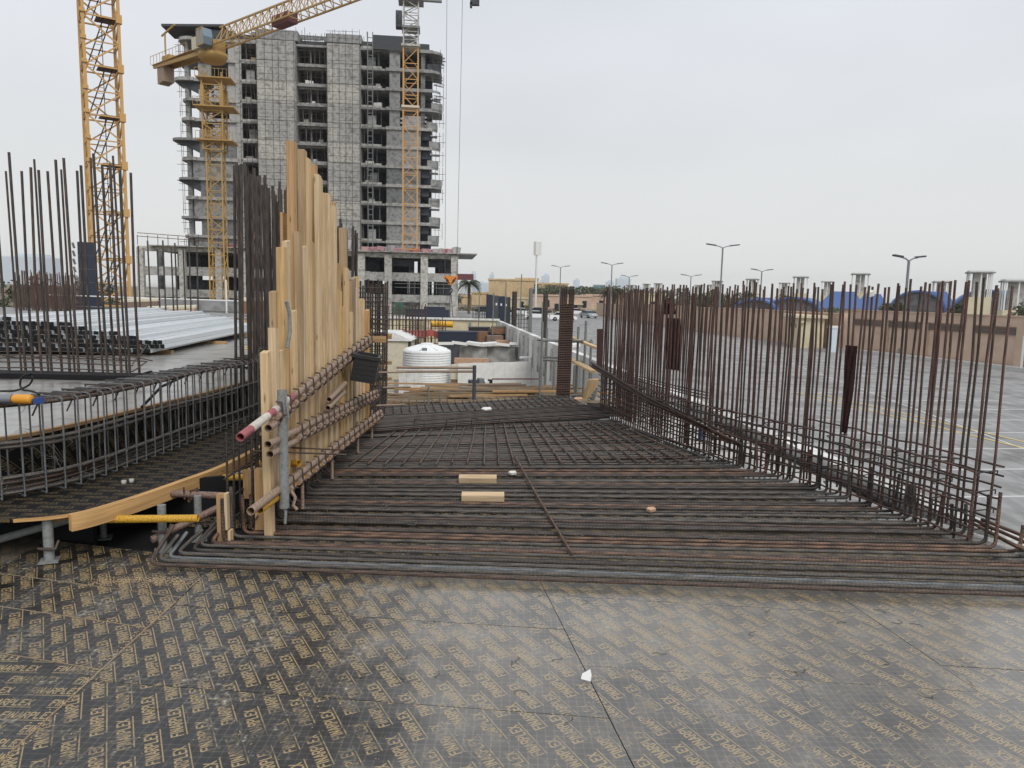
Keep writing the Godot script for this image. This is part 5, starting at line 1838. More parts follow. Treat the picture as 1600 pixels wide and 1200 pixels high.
		mb = MB.new()
		mb.box(s[1] + V(0, s[2].y * 0.5 + 0.03, 0), V(s[2].x * 1.02, 0.06, s[2].z * 1.02), Basis.from_euler(V(0, 0.06, 0.01)))
		part("rim", mb, M[s[3]], t)
		mb = MB.new()
		mb.box(s[1] - V(0, s[2].y * 0.5 + 0.8, 0), V(s[2].x * 0.96, 1.55, s[2].z * 0.9))
		part("stand", mb, M.interior, t)
	mb = MB.new()
	mb.bar(V(-5.05, PIT + 2.38, -45.0), V(-3.75, PIT + 2.36, -45.2), 0.19, 14)
	mb.bar(V(-3.77, PIT + 2.36, -45.2), V(-3.7, PIT + 2.36, -45.2), 0.2, 14)
	single("yellow_drum", mb, M.bright_yellow, "bright yellow cylinder lying in front of the white site wall", "drum")
	var bx := thing("brown_bin", "open brown board bin with a sloping side near the white site wall's corner", "bin", V(-1.2, PIT, -40.5))
	for s in [[V(-1.7, PIT + 1.85, -40.6), V(0.5, 0.7, 0.6), "brown_board"], [V(-1.05, PIT + 1.75, -40.4), V(0.9, 0.55, 0.7), "pipe_rust"], [V(-0.55, PIT + 1.6, -40.0), V(0.85, 0.4, 0.6), "salmon_board"], [V(-0.85, PIT + 2.35, -42.6), V(0.75, 0.16, 0.6), "earth"], [V(-0.7, PIT + 2.15, -42.6), V(1.3, 0.28, 0.8), "brown_board"]]:
		mb = MB.new()
		mb.box(s[0], s[1], Basis.from_euler(V(0, 0.25, rf(-0.05, 0.05))))
		part("board", mb, M[s[2]], bx)
	# low deck with old timber behind the mat's end
	mb = MB.new()
	mb.box(V(-0.6, -0.42, -12.9), V(5.6, 0.1, 2.6))
	ground("lower_deck", mb, M.old_timber)
	var th := thing("old_timber_stack", "long mixed stack of used timbers and pipes along the far edge of the mat", "timber stack", V(-0.5, -0.36, -12.6))
	for k in 70:
		mb = MB.new()
		var zz := rf(-11.9, -13.6)
		var cx := rf(-1.7, 0.6)
		var y := -0.33 + rf(0.0, 0.2) + (0.08 if zz < -12.4 else 0.0)
		var an := rf(-0.26, 0.16)
		var l := rf(0.5, 1.4)
		mb.off = Vector2(rf(0, 3), rf(0, 3))
		mb.beam(V(cx - cos(an) * l, y, zz + sin(an) * l), V(cx + cos(an) * l, y + rf(-0.03, 0.06), zz - sin(an) * l), rf(0.03, 0.07), rf(0.02, 0.04))
		part("timber", mb, M[["old_timber_pale", "old_timber", "old_timber", "old_timber_pale", "pipe_rust", "pine_brown", "old_timber_pale"][k % 7]], th)
	# small machine in front of the hoarding
	var gn := thing("small_machine", "small dark machine with a white tank in front of the white hoarding", "machine", V(-0.9, -0.3, -14.0))
	for s in [[V(-0.72, -0.12, -14.0), V(0.20, 0.12, 0.2), "interior"], [V(-0.60, -0.10, -14.0), V(0.1, 0.16, 0.18), "lamp_grey"], [V(-0.50, -0.12, -14.0), V(0.08, 0.10, 0.18), "white_paint"], [V(-0.42, -0.08, -14.0), V(0.06, 0.08, 0.12), "black_plastic"]]:
		mb = MB.new()
		mb.box(s[0], s[1], Basis.from_euler(V(0, 0.3, 0)))
		part("block", mb, M[s[2]], gn)
	for k in 2:
		mb = MB.new()
		mb.lathe(Vector3.ZERO, PackedVector2Array([Vector2(0, -0.03), Vector2(0.06, -0.03), Vector2(0.075, -0.015), Vector2(0.075, 0.015), Vector2(0.06, 0.03), Vector2(0, 0.03)]), 12)
		var o := local("wheel", mb, M.tyre, gn)
		o.position = V(0.2 + k * 0.36, 0.10, 0.12)
		o.rotation.x = PI / 2
	mb = MB.new()
	mb.bar(V(-0.38, -0.02, -13.9), V(0.55, -0.03, -14.2), 0.014, 6)
	single("striped_pole", mb, M.maroon, "dark red pole leaning from the small machine to the scaffold", "pole")
	# scaffold by the far column
	var sc := thing("corner_scaffold", "light grey tube scaffold round the slim column at the far right corner of the mat", "scaffold", V(1.0, -0.4, -13.0))
	for s in [[0.50, 1.12, -12.9], [0.60, 1.0, -13.3], [1.0, 1.05, -13.2], [1.13, 1.05, -12.9], [1.26, 1.16, -12.9], [1.33, 0.85, -12.6], [0.72, 0.45, -12.7], [1.06, 0.4, -12.6], [0.47, 0.38, -12.5]]:
		mb = MB.new()
		mb.bar(V(s[0], -0.4, s[2]), V(s[0] + 0.01, s[1], s[2]), 0.022, 7)
		part("standard", mb, M.scaffold_grey, sc)
	for s in [[V(0.5, 0.80, -12.9), V(1.4, 0.79, -12.9)], [V(0.55, 0.43, -13.2), V(1.3, 0.42, -13.0)], [V(0.55, 0.47, -13.3), V(1.0, 0.47, -13.3)], [V(0.48, -0.1, -12.5), V(1.35, -0.12, -12.6)], [V(0.45, 0.78, -13.3), V(1.2, 0.82, -12.6)], [V(-1.9, 0.36, -12.0), V(-0.6, 0.36, -12.2)], [V(-1.9, 0.29, -12.0), V(-0.6, 0.30, -12.2)]]:
		mb = MB.new()
		mb.bar(s[0], s[1], 0.022, 7)
		part("ledger", mb, M.scaffold_grey if s[0].x > 0 else M.pipe_tan, sc)
	for k in 5:
		mb = MB.new()
		mb.bar(V(1.1 + k * 0.05, -0.38, -12.3 + k * 0.05), V(1.28 + k * 0.03, -0.1 + 0.05 * k, -12.0), 0.02, 7)
		part("loose_tube", mb, M.scaffold_grey, sc)
	for s in [[V(1.06, 0.84, -13.1), V(1.42, 0.73, -12.2), 0.09, "upper pale plank laid on the corner scaffold"], [V(1.0, 0.47, -13.2), V(1.36, 0.34, -12.2), 0.13, "lower broad pale plank laid on the corner scaffold"], [V(1.25, -0.35, -12.6), V(1.38, 0.2, -12.3), 0.2, "board leaning against the foot of the corner scaffold"]]:
		mb = MB.new()
		mb.beam(s[0], s[1], s[2], 0.035)
		single("scaffold_plank", mb, M.pine_pale, s[3], "plank", "planks on the corner scaffold")
	var sw := MB.new()
	sw.box(V(1.415, 0.75, -12.0), V(0.09, 0.62, 0.02), Basis.from_euler(V(0, 0.2, 0.02)))
	single("dark_shade_cloth", sw, M.dark_cloth, "dark maroon cloth strip hung on the corner scaffold beside the right wall", "cloth")
	# posts left of the tank, sticking up from the left end of the timber stack
	for s in [[-1.37, 0.05, "thin grey stake left of the tank at the end of the timber stack"], [-1.17, -0.06, "second thin grey stake before the tank"], [-0.62, 0.42, "taller post before the tank carrying two pipes"]]:
		mb = MB.new()
		mb.bar(V(s[0], -0.4, -12.0), V(s[0], s[1], -12.0), 0.017 if s[1] < 0.3 else 0.03, 6)
		single("stake", mb, M.scaffold_grey if s[1] < 0.3 else M.interior, s[2], "stake", "stakes behind the mat")
	# column cages behind the far end of the timber wall
	var cc := thing("square_column_cage", "square cage of bars with close stirrups behind the far end of the timber wall", "column cage", V(-1.95, 0, -10.3))
	for k in 12:
		mb = MB.new()
		var x := -2.12 + (k % 4) * 0.105
		var z := -10.15 - (k / 4) * 0.16
		mb.bar(V(x, -0.1, z), V(x + 0.02, 1.72 + rf(-0.06, 0.05), z), 0.0125, 6)
		part("upright_bar", mb, M[["bar_dark", "bar_brown"][k % 2]], cc)
	for k in 26:
		var y := 0.08 + k * 0.062
		mb = MB.new()
		mb.tube(path([V(-2.14, y, -10.13), V(-1.785, y + 0.01, -10.13), V(-1.785, y, -10.5), V(-2.14, y, -10.5), V(-2.14, y, -10.13)]), 0.006, 5)
		part("stirrup", mb, M.bar_dark, cc)
	for s in [[0.94, 0.05, "upper pale timber clamp round the square column cage"], [0.56, 0.03, "lower timber clamp round the square column cage"], [0.33, 0.025, "pipe clamp low on the square column cage"]]:
		mb = MB.new()
		mb.box(V(-1.95, s[0], -10.08), V(0.42, s[1] * 1.7, 0.05))
		mb.box(V(-1.95, s[0] + 0.012, -10.55), V(0.42, s[1] * 1.5, 0.05))
		single("timber_clamp", mb, M.pine_brown, s[2], "clamp", "clamps on the column cage")
	for s in [[0.6, -9.0], [0.2, -8.9], [0.36, -9.4]]:
		mb = MB.new()
		mb.bar(V(-1.7, s[0], s[1]), V(-1.35, s[0] - 0.02, s[1] - 0.3), 0.012, 6)
		single("outrigger_pipe", mb, M.pipe_tan, "thin pipe sticking out at the far end of the timber wall, %s" % ("highest" if s[0] > 0.5 else ("lowest" if s[0] < 0.3 else "middle")), "scaffold pipe", "pipes at the far end of the timber wall")
	# bar groups out in the pit
	var groups := [[-6.9, -38.0, 2.4, 22, 0.95, "bar_brown", "dense brown bars behind the square column cage"], [-6.6, -44.0, 2.5, 18, -0.05, "bar_rust", "rusty bars standing before the white site wall"], [-3.05, -56.0, 1.8, 12, 0.5, "bar_dark", "thin bars standing behind the hook block"], [-1.2, -58.0, 2.5, 12, 0.4, "bar_dark", "low dark bars beyond the corner of the white site wall"]]
	for g in groups:
		var t := thing("pit_bar_group", g[6], "rebar", V(g[0], PIT, g[1]))
		for k in g[3]:
			mb = MB.new()
			var x: float = g[0] + g[2] * k / float(g[3] - 1)
			mb.bar(V(x, PIT, g[1] - (k % 3) * 0.4), V(x + rf(-0.04, 0.04), g[4] + rf(-0.2, 0.15), g[1] - (k % 3) * 0.4), 0.028, 5)
			part("upright_bar", mb, M[g[5]], t)
		for lv in 5:
			mb = MB.new()
			mb.bar(V(g[0], g[4] - 0.5 - lv * 0.3, g[1] + 0.04), V(g[0] + g[2], g[4] - 0.5 - lv * 0.3, g[1] + 0.04), 0.02, 5)
			part("horizontal_bar", mb, M[g[5]], t)
	# orange netting low by the rusty bars
	mb = MB.new()
	for k in 8:
		mb.box(V(-6.5 + k * 0.33, -0.85 + rf(-0.05, 0.05), -43.5), V(0.34, 0.4, 0.05), Basis.from_euler(V(rf(-0.2, 0.2), rf(-0.3, 0.3), 0)))
	single("orange_netting", mb, M.barrier_red, "crumpled orange red netting at the foot of the rusty bars", "netting")
	# single columns and forms out by the car park
	var cols := [[0.05, -53.0, 0.30, 0.85, 1.75, "bar_dark", "dark column cage standing right of the navy form panels"], [1.05, -46.0, 0.2, 0.35, 1.95, "scaffold_grey", "slim grey post left of the tapering dark bundle"], [2.15, -50.0, 0.28, 0.15, 1.65, "bar_dark", "dark tapering bar bundle standing by the retaining wall"], [-1.25, -60.0, 0.5, 0.6, 1.2, "bar_dark", "short dark column cage near the hook block"]]
	for c in cols:
		var t := thing("far_column", c[6], "column cage", V(c[0], PIT, c[1]))
		for k in 6:
			mb = MB.new()
			var a := V(c[0] + (k % 3 - 1) * c[2] * 0.45, PIT, c[1] + (k / 3 - 0.5) * c[2])
			var b := V(c[0] + (k % 3 - 1) * c[2] * (0.1 if k % 2 else 0.4), c[4], a.z)
			mb.bar(a, b, c[2] * 0.2, 5)
			part("upright_bar", mb, M[c[5]], t)
		for k in 6:
			mb = MB.new()
			mb.box(V(c[0], PIT + 0.5 + k * 0.5, c[1]), V(c[2] * 0.9, 0.04, c[2] * 0.9))
			part("stirrup", mb, M[c[5]], t)
	var nf := thing("navy_form_panels", "navy blue wall form panels with a walkway beside the retaining wall's far end", "formwork", V(-1.5, PIT, -52.0))
	for k in 4:
		mb = MB.new()
		mb.box(V(-1.72 + k * 0.42, -0.3 - k * 0.05, -52.0 - k * 0.5), V(0.41, 3.6, 0.14), Basis.from_euler(V(0, 0.5, 0)))
		part("panel", mb, M.container_blue if k % 2 == 0 else M.shutter_dark, nf)
	for k in 3:
		mb = MB.new()
		mb.box(V(-1.2 + k * 0.33, 0.85 - k * 0.03, -51.4 - k * 0.3), V(0.1, 0.16, 0.1))
		part("bracket", mb, M.white_paint, nf)
	# thin poles by the pit
	for s in [[-1.15, -40.0, 1.6, "thin bare pole rising from the brown bin"], [0.35, -42.0, 2.7, "tallest thin bare pole, standing by the retaining wall against the beige hall"], [-0.55, -45.0, 2.3, "thin bare pole in front of the navy form panels"], [1.5, -40.0, 1.2, "thin bare pole against the retaining wall left of the slim column"], [1.78, -40.0, 0.3, "short thin pole just left of the slim column"], [-2.2, -46.0, 1.4, "thin bare pole under the podium's corner before the white site wall"]]:
		mb = MB.new()
		mb.bar(V(s[0], PIT, s[1]), V(s[0] + 0.06, s[2], s[1]), 0.03, 5)
		single("thin_pole", mb, M.scaffold_grey, s[3], "pole", "thin poles in the pit")

# ------------------------------------------------------------------ car park and what stands round it
func build_lot() -> void:
	var g := MB.new()
	g.quad(V(-2900, -2.78, 300), V(2900, -2.78, 300), V(2900, -2.78, -2900), V(-2900, -2.78, -2900))
	ground("ground", g, M.earth)
	g = MB.new()
	g.quad(V(-45, PIT, 3), V(4.4, PIT, 3), V(-1.0, PIT, -100), V(-60, PIT, -100))
	ground("site_ground", g, M.site_floor)
	var lot := structure("parking_lot")
	g = MB.new()
	for a in [[V(4.3, -2.7, 10), V(90, -2.7, 10), V(90, -2.7, -178), V(-30, -2.7, -178)], ]:
		g.quad(V(4.3, -2.7, 10), V(90, -2.7, 10), V(90, -2.7, -178), V(3.4, -2.7, -10.0), Vector2(4, 10), Vector2(90, 10), Vector2(90, -178), Vector2(3, -10))
		g.quad(V(3.4, -2.7, -10), V(90, -2.7, -178), V(-30, -2.7, -178), V(-1.0, -2.7, -49.0), Vector2(3, -10), Vector2(90, -178), Vector2(-30, -178), Vector2(-1, -49))
	part("pavement", g, M.lot, lot)
	# bay lines
	var dx := V(0.992, 0, -0.125)
	var dz := V(0.125, 0, -0.992)
	var o := V(9.6, -2.696, -16.0)
	for strip in 2:
		for k in range(0, 26):
			var b := o + dz * (k * 2.6) + dx * (strip * 18.5 + (k * 0.0))
			if b.x + 5 > 28 + (-b.z) * 0.04 and b.z > -60:
				continue
			var mb := MB.new()
			mb.box(b + dx * 5.2, V(10.4, 0.004, 0.085), Basis(dx, Vector3.UP, -dz))
			part("bay_line", mb, M.line_white, lot)
		var mb2 := MB.new()
		mb2.box(o + dz * 32.0 + dx * (strip * 18.5 + 5.2), V(0.085, 0.004, 64.0), Basis(dx, Vector3.UP, -dz))
		for i in mb2.v.size():
			mb2.v[i].y += 0.004
		part("spine_line", mb2, M.line_white, lot)
	for s in [[V(14.2, -2.687, -26.2), V(15.4, -2.687, -12.0)], [V(14.22, -2.687, -26.2), V(14.7, -2.687, -20.6)], [V(13.3, -2.687, -34.0), V(16.9, -2.687, -14.0)], [V(14.2, -2.687, -34.0), V(17.8, -2.687, -14.0)]]:
		if s[0].x < 14.0 or s[0].z < -30.0:
			var mb := MB.new()
			mb.beam(s[0], s[1], 0.13, 0.004)
			part("yellow_line", mb, M.line_yellow, lot)
	# kerb and planting strip at the far side
	var mb3 := MB.new()
	mb3.box(V(20, -2.62, -166), V(70, 0.2, 0.3))
	part("kerb", mb3, M.kerb, lot)
	# cars
	var proto := car("car_white")
	var cars := [[4.0, -128.0, 1.75, "car_white", "white saloon on the car park just right of the navy form panels"], [8.2, -122.0, 1.6, "car_white", "white car half hidden behind the slim far column"], [-1.2, -135.0, 1.9, "car_silver", "silver car partly hidden by the navy form panels"], [14.3, -141.0, 0.35, "car_silver", "grey silver car seen end on before the pinkish house on the right"], [13.6, -160.0, 1.6, "car_white", "small white car farthest away near the pinkish houses"], [1.8, -150.0, 1.5, "car_white", "white car in the second row behind the white saloon"], [-6.0, -158.0, 1.6, "car_dark", "dark car by the palm trunk at the far kerb"], [5.5, -160.0, 1.6, "car_dark", "dark car by the far hedge"]]
	for i in cars.size():
		var c: Array = cars[i]
		var r: Node3D = proto if i == 0 else dup(proto, Vector3.ZERO)
		r.position = V(c[0], -2.69, c[1])
		r.rotation.y = c[2] - PI / 2
		r.set_meta("label", c[4])
		for ch in r.get_children():
			if String(ch.name).begins_with("body") or String(ch.name).begins_with("roof"):
				ch.material_override = M[c[3]]

func car(paint: String) -> Node3D:
	var t := thing("parked_car", "", "car", Vector3.ZERO, 0, "cars on the car park")
	# length along x, width along z
	var mb := MB.new()
	var side := PackedVector2Array([Vector2(-2.25, 0.32), Vector2(2.2, 0.3), Vector2(2.28, 0.5), Vector2(2.2, 0.72), Vector2(1.25, 0.92), Vector2(-1.7, 0.98), Vector2(-2.2, 0.9), Vector2(-2.3, 0.6)])
	mb.prism(V(0, 0, -0.88), Vector3.RIGHT, Vector3.UP, side, 1.76)
	local("body", mb, M[paint], t)
	mb = MB.new()
	mb.prism(V(0, 0, -0.78), Vector3.RIGHT, Vector3.UP, PackedVector2Array([Vector2(-1.75, 0.95), Vector2(1.2, 0.9), Vector2(0.45, 1.38), Vector2(-1.15, 1.4)]), 1.56)
	local("window_band", mb, M.glass_dark, t)
	mb = MB.new()
	mb.prism(V(0, 0, -0.74), Vector3.RIGHT, Vector3.UP, PackedVector2Array([Vector2(-1.2, 1.37), Vector2(0.5, 1.37), Vector2(0.3, 1.45), Vector2(-0.95, 1.46)]), 1.48)
	local("roof", mb, M[paint], t)
	for s in [[1.4, 0.8], [1.4, -0.8], [-1.4, 0.8], [-1.4, -0.8]]:
		mb = MB.new()
		mb.lathe(Vector3.ZERO, PackedVector2Array([Vector2(0, -0.12), Vector2(0.29, -0.12), Vector2(0.33, -0.08), Vector2(0.33, 0.08), Vector2(0.29, 0.12), Vector2(0, 0.12)]), 16)
		var o := local("wheel", mb, M.tyre, t)
		o.position = V(s[0], 0.33, s[1])
		o.rotation.x = PI / 2
		mb = MB.new()
		mb.lathe(Vector3.ZERO, PackedVector2Array([Vector2(0, -0.13), Vector2(0.19, -0.13), Vector2(0.19, 0.13), Vector2(0, 0.13)]), 12)
		var q := local("rim", mb, M.lamp_grey, o)
	for s in [[2.24, 0.62], [2.24, -0.62]]:
		mb = MB.new()
		mb.box(V(s[0] - 0.04, 0.66, s[1]), V(0.1, 0.12, 0.36))
		local("headlight", mb, M.glass_blue, t)
	for s in [0.62, -0.62]:
		mb = MB.new()
		mb.box(V(-2.23, 0.78, s), V(0.1, 0.14, 0.36))
		local("tail_light", mb, M.maroon, t)
	return t

func lamp(x: float, z: float, top: float, arm: float, turn: float, label: String) -> void:
	var t := thing("street_lamp", label, "street lamp", V(x, -2.7, z), turn, "double armed street lamps on the car park")
	var mb := MB.new()
	mb.tube(path([V(0, 0, 0), V(0, (top + 2.7) * 0.5, 0), V(0, top + 2.7, 0)]), 0.10, 8)
	local("pole", mb, M.lamp_grey, t)
	mb = MB.new()
	mb.bar(V(0, 0, 0), V(0, 0.6, 0), 0.22, 8)
	local("pole_base", mb, M.lamp_grey, t)
	for s in [-1.0, 1.0]:
		mb = MB.new()
		mb.tube(path([V(0, top + 2.65, 0), V(s * arm * 0.25, top + 2.85, 0), V(s * arm * 0.6, top + 2.95, 0)]), 0.06, 6)
		local("arm", mb, M.lamp_grey, t)
		mb = MB.new()
		mb.box(V(s * arm * 0.75, top + 3.02, 0), V(arm * 0.6, 0.13, 0.35), Basis.from_euler(V(0, 0, s * 0.12)))
		local("lamp_head", mb, M.interior, t)

func leaves(mb: MB, c: Vector3, s: Vector3, n: int, size: float, a: Color, b: Color) -> void:
	mb.tint = true
	for i in n:
		var d := V(rng.randfn(), rng.randfn(), rng.randfn()).normalized()
		var p := c + d * s * pow(rf(0.05, 1.0), 0.4)
		var x := V(rf(-1, 1), rf(-1, 1), rf(-1, 1)).normalized()
		var y := x.cross(V(rf(-1, 1), rf(-1, 1), rf(-1, 1)).normalized()).normalized()
		var q := size * rf(0.6, 1.3)
		mb.col = a.lerp(b, rng.randf())
		mb.tri(p - x * q, p + x * q, p + y * q * 1.4)

func tree(x: float, z: float, h: float, w: float, label: String, base := -2.7) -> void:
	var t := thing("leafy_tree", label, "tree", V(x, base, z), 0, "trees beyond the car park")
	var mb := MB.new()
	mb.tube(path([V(0, 0, 0), V(rf(-0.1, 0.1), h * 0.3, 0), V(rf(-0.3, 0.3), h * 0.65, 0)]), 0.14, 6)
	for k in 5:
		var an := rf(0, TAU)
		mb.tube(path([V(0, h * rf(0.25, 0.4), 0), V(cos(an) * w * 0.3, h * 0.6, sin(an) * w * 0.3), V(cos(an) * w * 0.6, h * rf(0.65, 0.85), sin(an) * w * 0.6)]), 0.05, 5)
	local("trunk", mb, M.trunk, t)
	mb = MB.new()
	for k in 11:
		var an := rf(0, TAU)
		var r := rf(0.1, 0.75) * w
		leaves(mb, V(cos(an) * r, h * rf(0.42, 0.88), sin(an) * r), V(w * 0.42, h * 0.16, w * 0.42), 130, 0.16 + h * 0.012, Color(0.085, 0.10, 0.065), Color(0.16, 0.18, 0.115))
	local("crown", mb, M.leaf, t)

func palm(x: float, z: float, h: float, label: String) -> void:
	var t := thing("palm_tree", label, "palm tree", V(x, -2.7, z), rf(0, 3), "palms beyond the car park")
	var mb := MB.new()
	mb.tube(path([V(0, 0, 0), V(0.05, h * 0.4, 0), V(-0.05, h * 0.8, 0.05), V(0, h, 0)]), 0.3, 9)
	local("trunk", mb, M.trunk, t)
	for k in 38:
		mb = MB.new()
		mb.tint = true
		var an := k * 2.4
		var lift := rf(-0.35, 1.1)
		var l := h * rf(0.42, 0.52)
		var d := V(cos(an), 0, sin(an))
		var s := V(-sin(an), 0, cos(an))
		mb.col = Color(0.055, 0.075, 0.035).lerp(Color(0.11, 0.12, 0.06), rng.randf())
		var last := V(0, h, 0)
		for q in 6:
			var u := (q + 1) / 6.0
			var p := V(0, h + l * (lift * u - (0.75 + lift * 0.35) * u * u), 0) + d * l * (u * 0.95 - 0.12 * u * u)
			mb.quad(last - s * 0.02, last + s * 0.02, p + s * 0.02, p - s * 0.02)
			for w in 3:
				var b := last.lerp(p, w / 3.0)
				var ln := l * 0.30 * (1.0 - absf(u - 0.45) * 0.9)
				for e in [-1.0, 1.0]:
					mb.tri(b, b + d * 0.14, b + s * e * ln + d * ln * 0.55 - V(0, ln * 0.45, 0))
			last = p
		local("frond", mb, M.leaf, t)

func build_far_buildings() -> void:
	# boundary wall of the car park
	var bw := thing("boundary_wall", "long pinkish boundary wall with lattice topped bays right of the car park", "wall", V(31.5, -2.7, -58))
	var a := V(36.2, 0, -41.5)
	var b := V(29.6, 0, -64.8)
	var d := (b - a).normalized()
	var nrm := V(-d.z, 0, d.x)
	if nrm.x > 0:
		nrm = -nrm
	var bas := Basis(d, Vector3.UP, d.cross(Vector3.UP))
	var L := a.distance_to(b)
	var mb := MB.new()
	mb.box((a + b) * 0.5 + V(0, -0.95, 0) - nrm * 0.2, V(L, 3.5, 0.3), bas)
	part("wall_core", mb, M.plaster_pink, bw)
	mb = MB.new()
	mb.box((a + b) * 0.5 + V(0, 0.45, 0), V(L, 0.7, 0.24), bas)
	part("frieze", mb, M.plaster_pink, bw)
	mb = MB.new()
	mb.box((a + b) * 0.5 + V(0, 0.83, 0) + nrm * 0.02, V(L, 0.08, 0.4), bas)
	part("coping", mb, M.plaster_pink, bw)
	for k in 7:
		var p := a + d * (L / 6.0 * k)
		mb = MB.new()
		mb.box(p + V(0, -1.3, 0) + nrm * 0.01, V(0.7, 2.8, 0.26), bas)
		part("pier", mb, M.plaster_pink, bw)
		if k < 6:
			p = a + d * (L / 6.0 * (k + 0.5))
			for s in 5:
				mb = MB.new()
				mb.box(p + V(0, -0.02 - s * 0.1, 0) + nrm * 0.0, V(L / 6.0 - 0.72, 0.05, 0.12), bas)
				part("lattice_slat", mb, M.lattice_grey, bw)
	mb = MB.new()
	mb.box((a + b) * 0.5 + V(0, -2.6, 0) + nrm * 0.6, V(L, 0.2, 1.0), bas)
	part("plinth", mb, M.kerb, bw)
	for s in [[0.12, "wall lamp on the boundary wall near the right edge of the photo"], [0.3, "white bollard post by the boundary wall"]]:
		mb = MB.new()
		mb.bar(a + d * L * s[0] + nrm * 0.8 + V(0, -2.7, 0), a + d * L * s[0] + nrm * 0.8 + V(0, -0.4, 0), 0.08, 6)
		single("wall_post", mb, M.white_paint, s[1], "post", "posts along the boundary wall")
	# guard house left of it
	var gh := thing("guard_house", "low cream guard house with small dark windows at the wall's left end", "guard house", V(30.5, -2.7, -71))
	var gb := Basis.from_euler(V(0, 1.35, 0))
	for s in [[V(27.5, -1.35, -69.6), V(6.6, 2.7, 2.2), "plaster_cream", "wall"], [V(27.4, 0.12, -69.6), V(7.2, 0.24, 3.0), "plaster_cream", "roof"], [V(26.6, -0.35, -69.4), V(6.6, 0.2, 0.5), "plaster_cream", "canopy"]]:
		mb = MB.new()
		mb.box(s[0], s[1], gb)
		part(s[3], mb, M[s[2]], gh)
	for k in 5:
		mb = MB.new()
		mb.box(V(27.55, -0.75, -69.6) + gb * V(-2.0 + k * 1.0, 0, -1.12), V(0.55, 0.4, 0.1), gb)
		part("window", mb, M.glass_dark, gh)
	for k in 4:
		mb = MB.new()
		mb.box(V(27.5, -1.9, -69.6) + gb * V(-2.2 + k * 1.3, 0, -1.12), V(1.0, 1.1, 0.08), gb)
		part("wall_panel", mb, M.cream_metal, gh)
	var bl := thing("bin_post", "white and blue bin post standing alone on the car park", "post", V(26.9, -2.7, -62))
	mb = MB.new()
	mb.box(V(26.9, -1.7, -62), V(0.7, 2.0, 0.7))
	part("body", mb, M.skyline, bl)
	mb = MB.new()
	mb.box(V(26.9, -0.6, -62), V(0.8, 0.2, 0.8))
	part("lid", mb, M.white_paint, bl)
	# walls further along, towards the left
	for s in [[V(29.45, 0, -65.6), V(25.1, 0, -88.6), 3.1, "pinkish wall running on behind the middle of the right bar wall"], [V(25.1, 0, -88.6), V(21.2, 0, -124.0), 3.0, "pinkish wall running on behind the far end of the right bar wall"], [V(21.2, 0, -124.0), V(18.5, 0, -164.0), 2.6, "pale wall running on to the far houses"]]:
		mb = MB.new()
		var a2: Vector3 = s[0]
		var b2: Vector3 = s[1]
		mb.beam(a2 + V(0, -2.7 + s[2] * 0.5, 0), b2 + V(0, -2.7 + s[2] * 0.5, 0), 0.3, s[2])
		mb.beam(a2 + V(0, -2.7 + s[2] + 0.05, 0), b2 + V(0, -2.7 + s[2] + 0.05, 0), 0.5, 0.1)
		single("long_wall", mb, M.plaster_pink, s[3], "wall", "far walls of the car park")
	# sheds with blue barrel roofs, wind towers above them
	# x, z, half width of the arch, height of its foot, height of its crown
	var sheds := [[51.7, -95.0, 3.1, 0.5, 3.0, "dark grey arched gable just left of the right hand lamp pole"], [60.4, -95.0, 3.4, 0.6, 3.3, "dark grey arched gable near the right edge, the nearest of the sheds"], [35.8, -95.0, 3.2, 0.0, 1.8, "dark grey arched gable left of the white bar tag"], [30.9, -95.0, 2.6, 0.0, 1.5, "small dark grey arched gable right of the tallest lamp pole"]]
	for s in sheds:
		var t := thing("arched_shed", s[5], "shed", V(s[0], -2.7, s[1]), -0.5, "blue roofed sheds")
		var w: float = s[2]
		var foot: float = s[3] + 2.7
		var rise: float = s[4] - s[3]
		var arc := PackedVector2Array([Vector2(-w, 0), Vector2(w, 0)])
		var up := PackedVector2Array()
		for k in 13:
			var an := PI * k / 12.0
			arc.append(Vector2(cos(an) * w, foot + sin(an) * rise))
			up.append(Vector2(cos(an) * (w + 0.16), foot + 0.02 + sin(an) * (rise + 0.16)))
		for k in range(12, -1, -1):
			var an := PI * k / 12.0
			up.append(Vector2(cos(an) * (w - 0.05), foot - 0.05 + sin(an) * (rise - 0.02)))
		mb = MB.new()
		mb.prism(V(0, 0, -0.2), Vector3.RIGHT, Vector3.UP, arc, 0.3)
		local("gable", mb, M.roof_grey, t)
		mb = MB.new()
		mb.prism(V(0, 0, -9), Vector3.RIGHT, Vector3.UP, up, 9.4)
		local("roof", mb, M.blue_roof, t)
		mb = MB.new()
		mb.box(V(0, foot * 0.5, -4.6), V(w * 1.96, foot, 8.6))
		local("wall", mb, M.concrete_grey, t)
	var hip := [[43.0, -97.0, 3.0, 2.8, "blue hipped roof between the two left and two right arched gables"], [47.8, -99.0, 2.2, 2.6, "narrow blue hipped roof left of the right hand lamp pole"], [56.3, -99.0, 2.4, 3.1, "blue hipped roof between the two right arched gables"], [65.5, -98.0, 3.6, 3.4, "blue hipped roof at the right edge of the photo"], [33.4, -99.0, 1.8, 1.8, "small blue hipped roof between the two left arched gables"]]
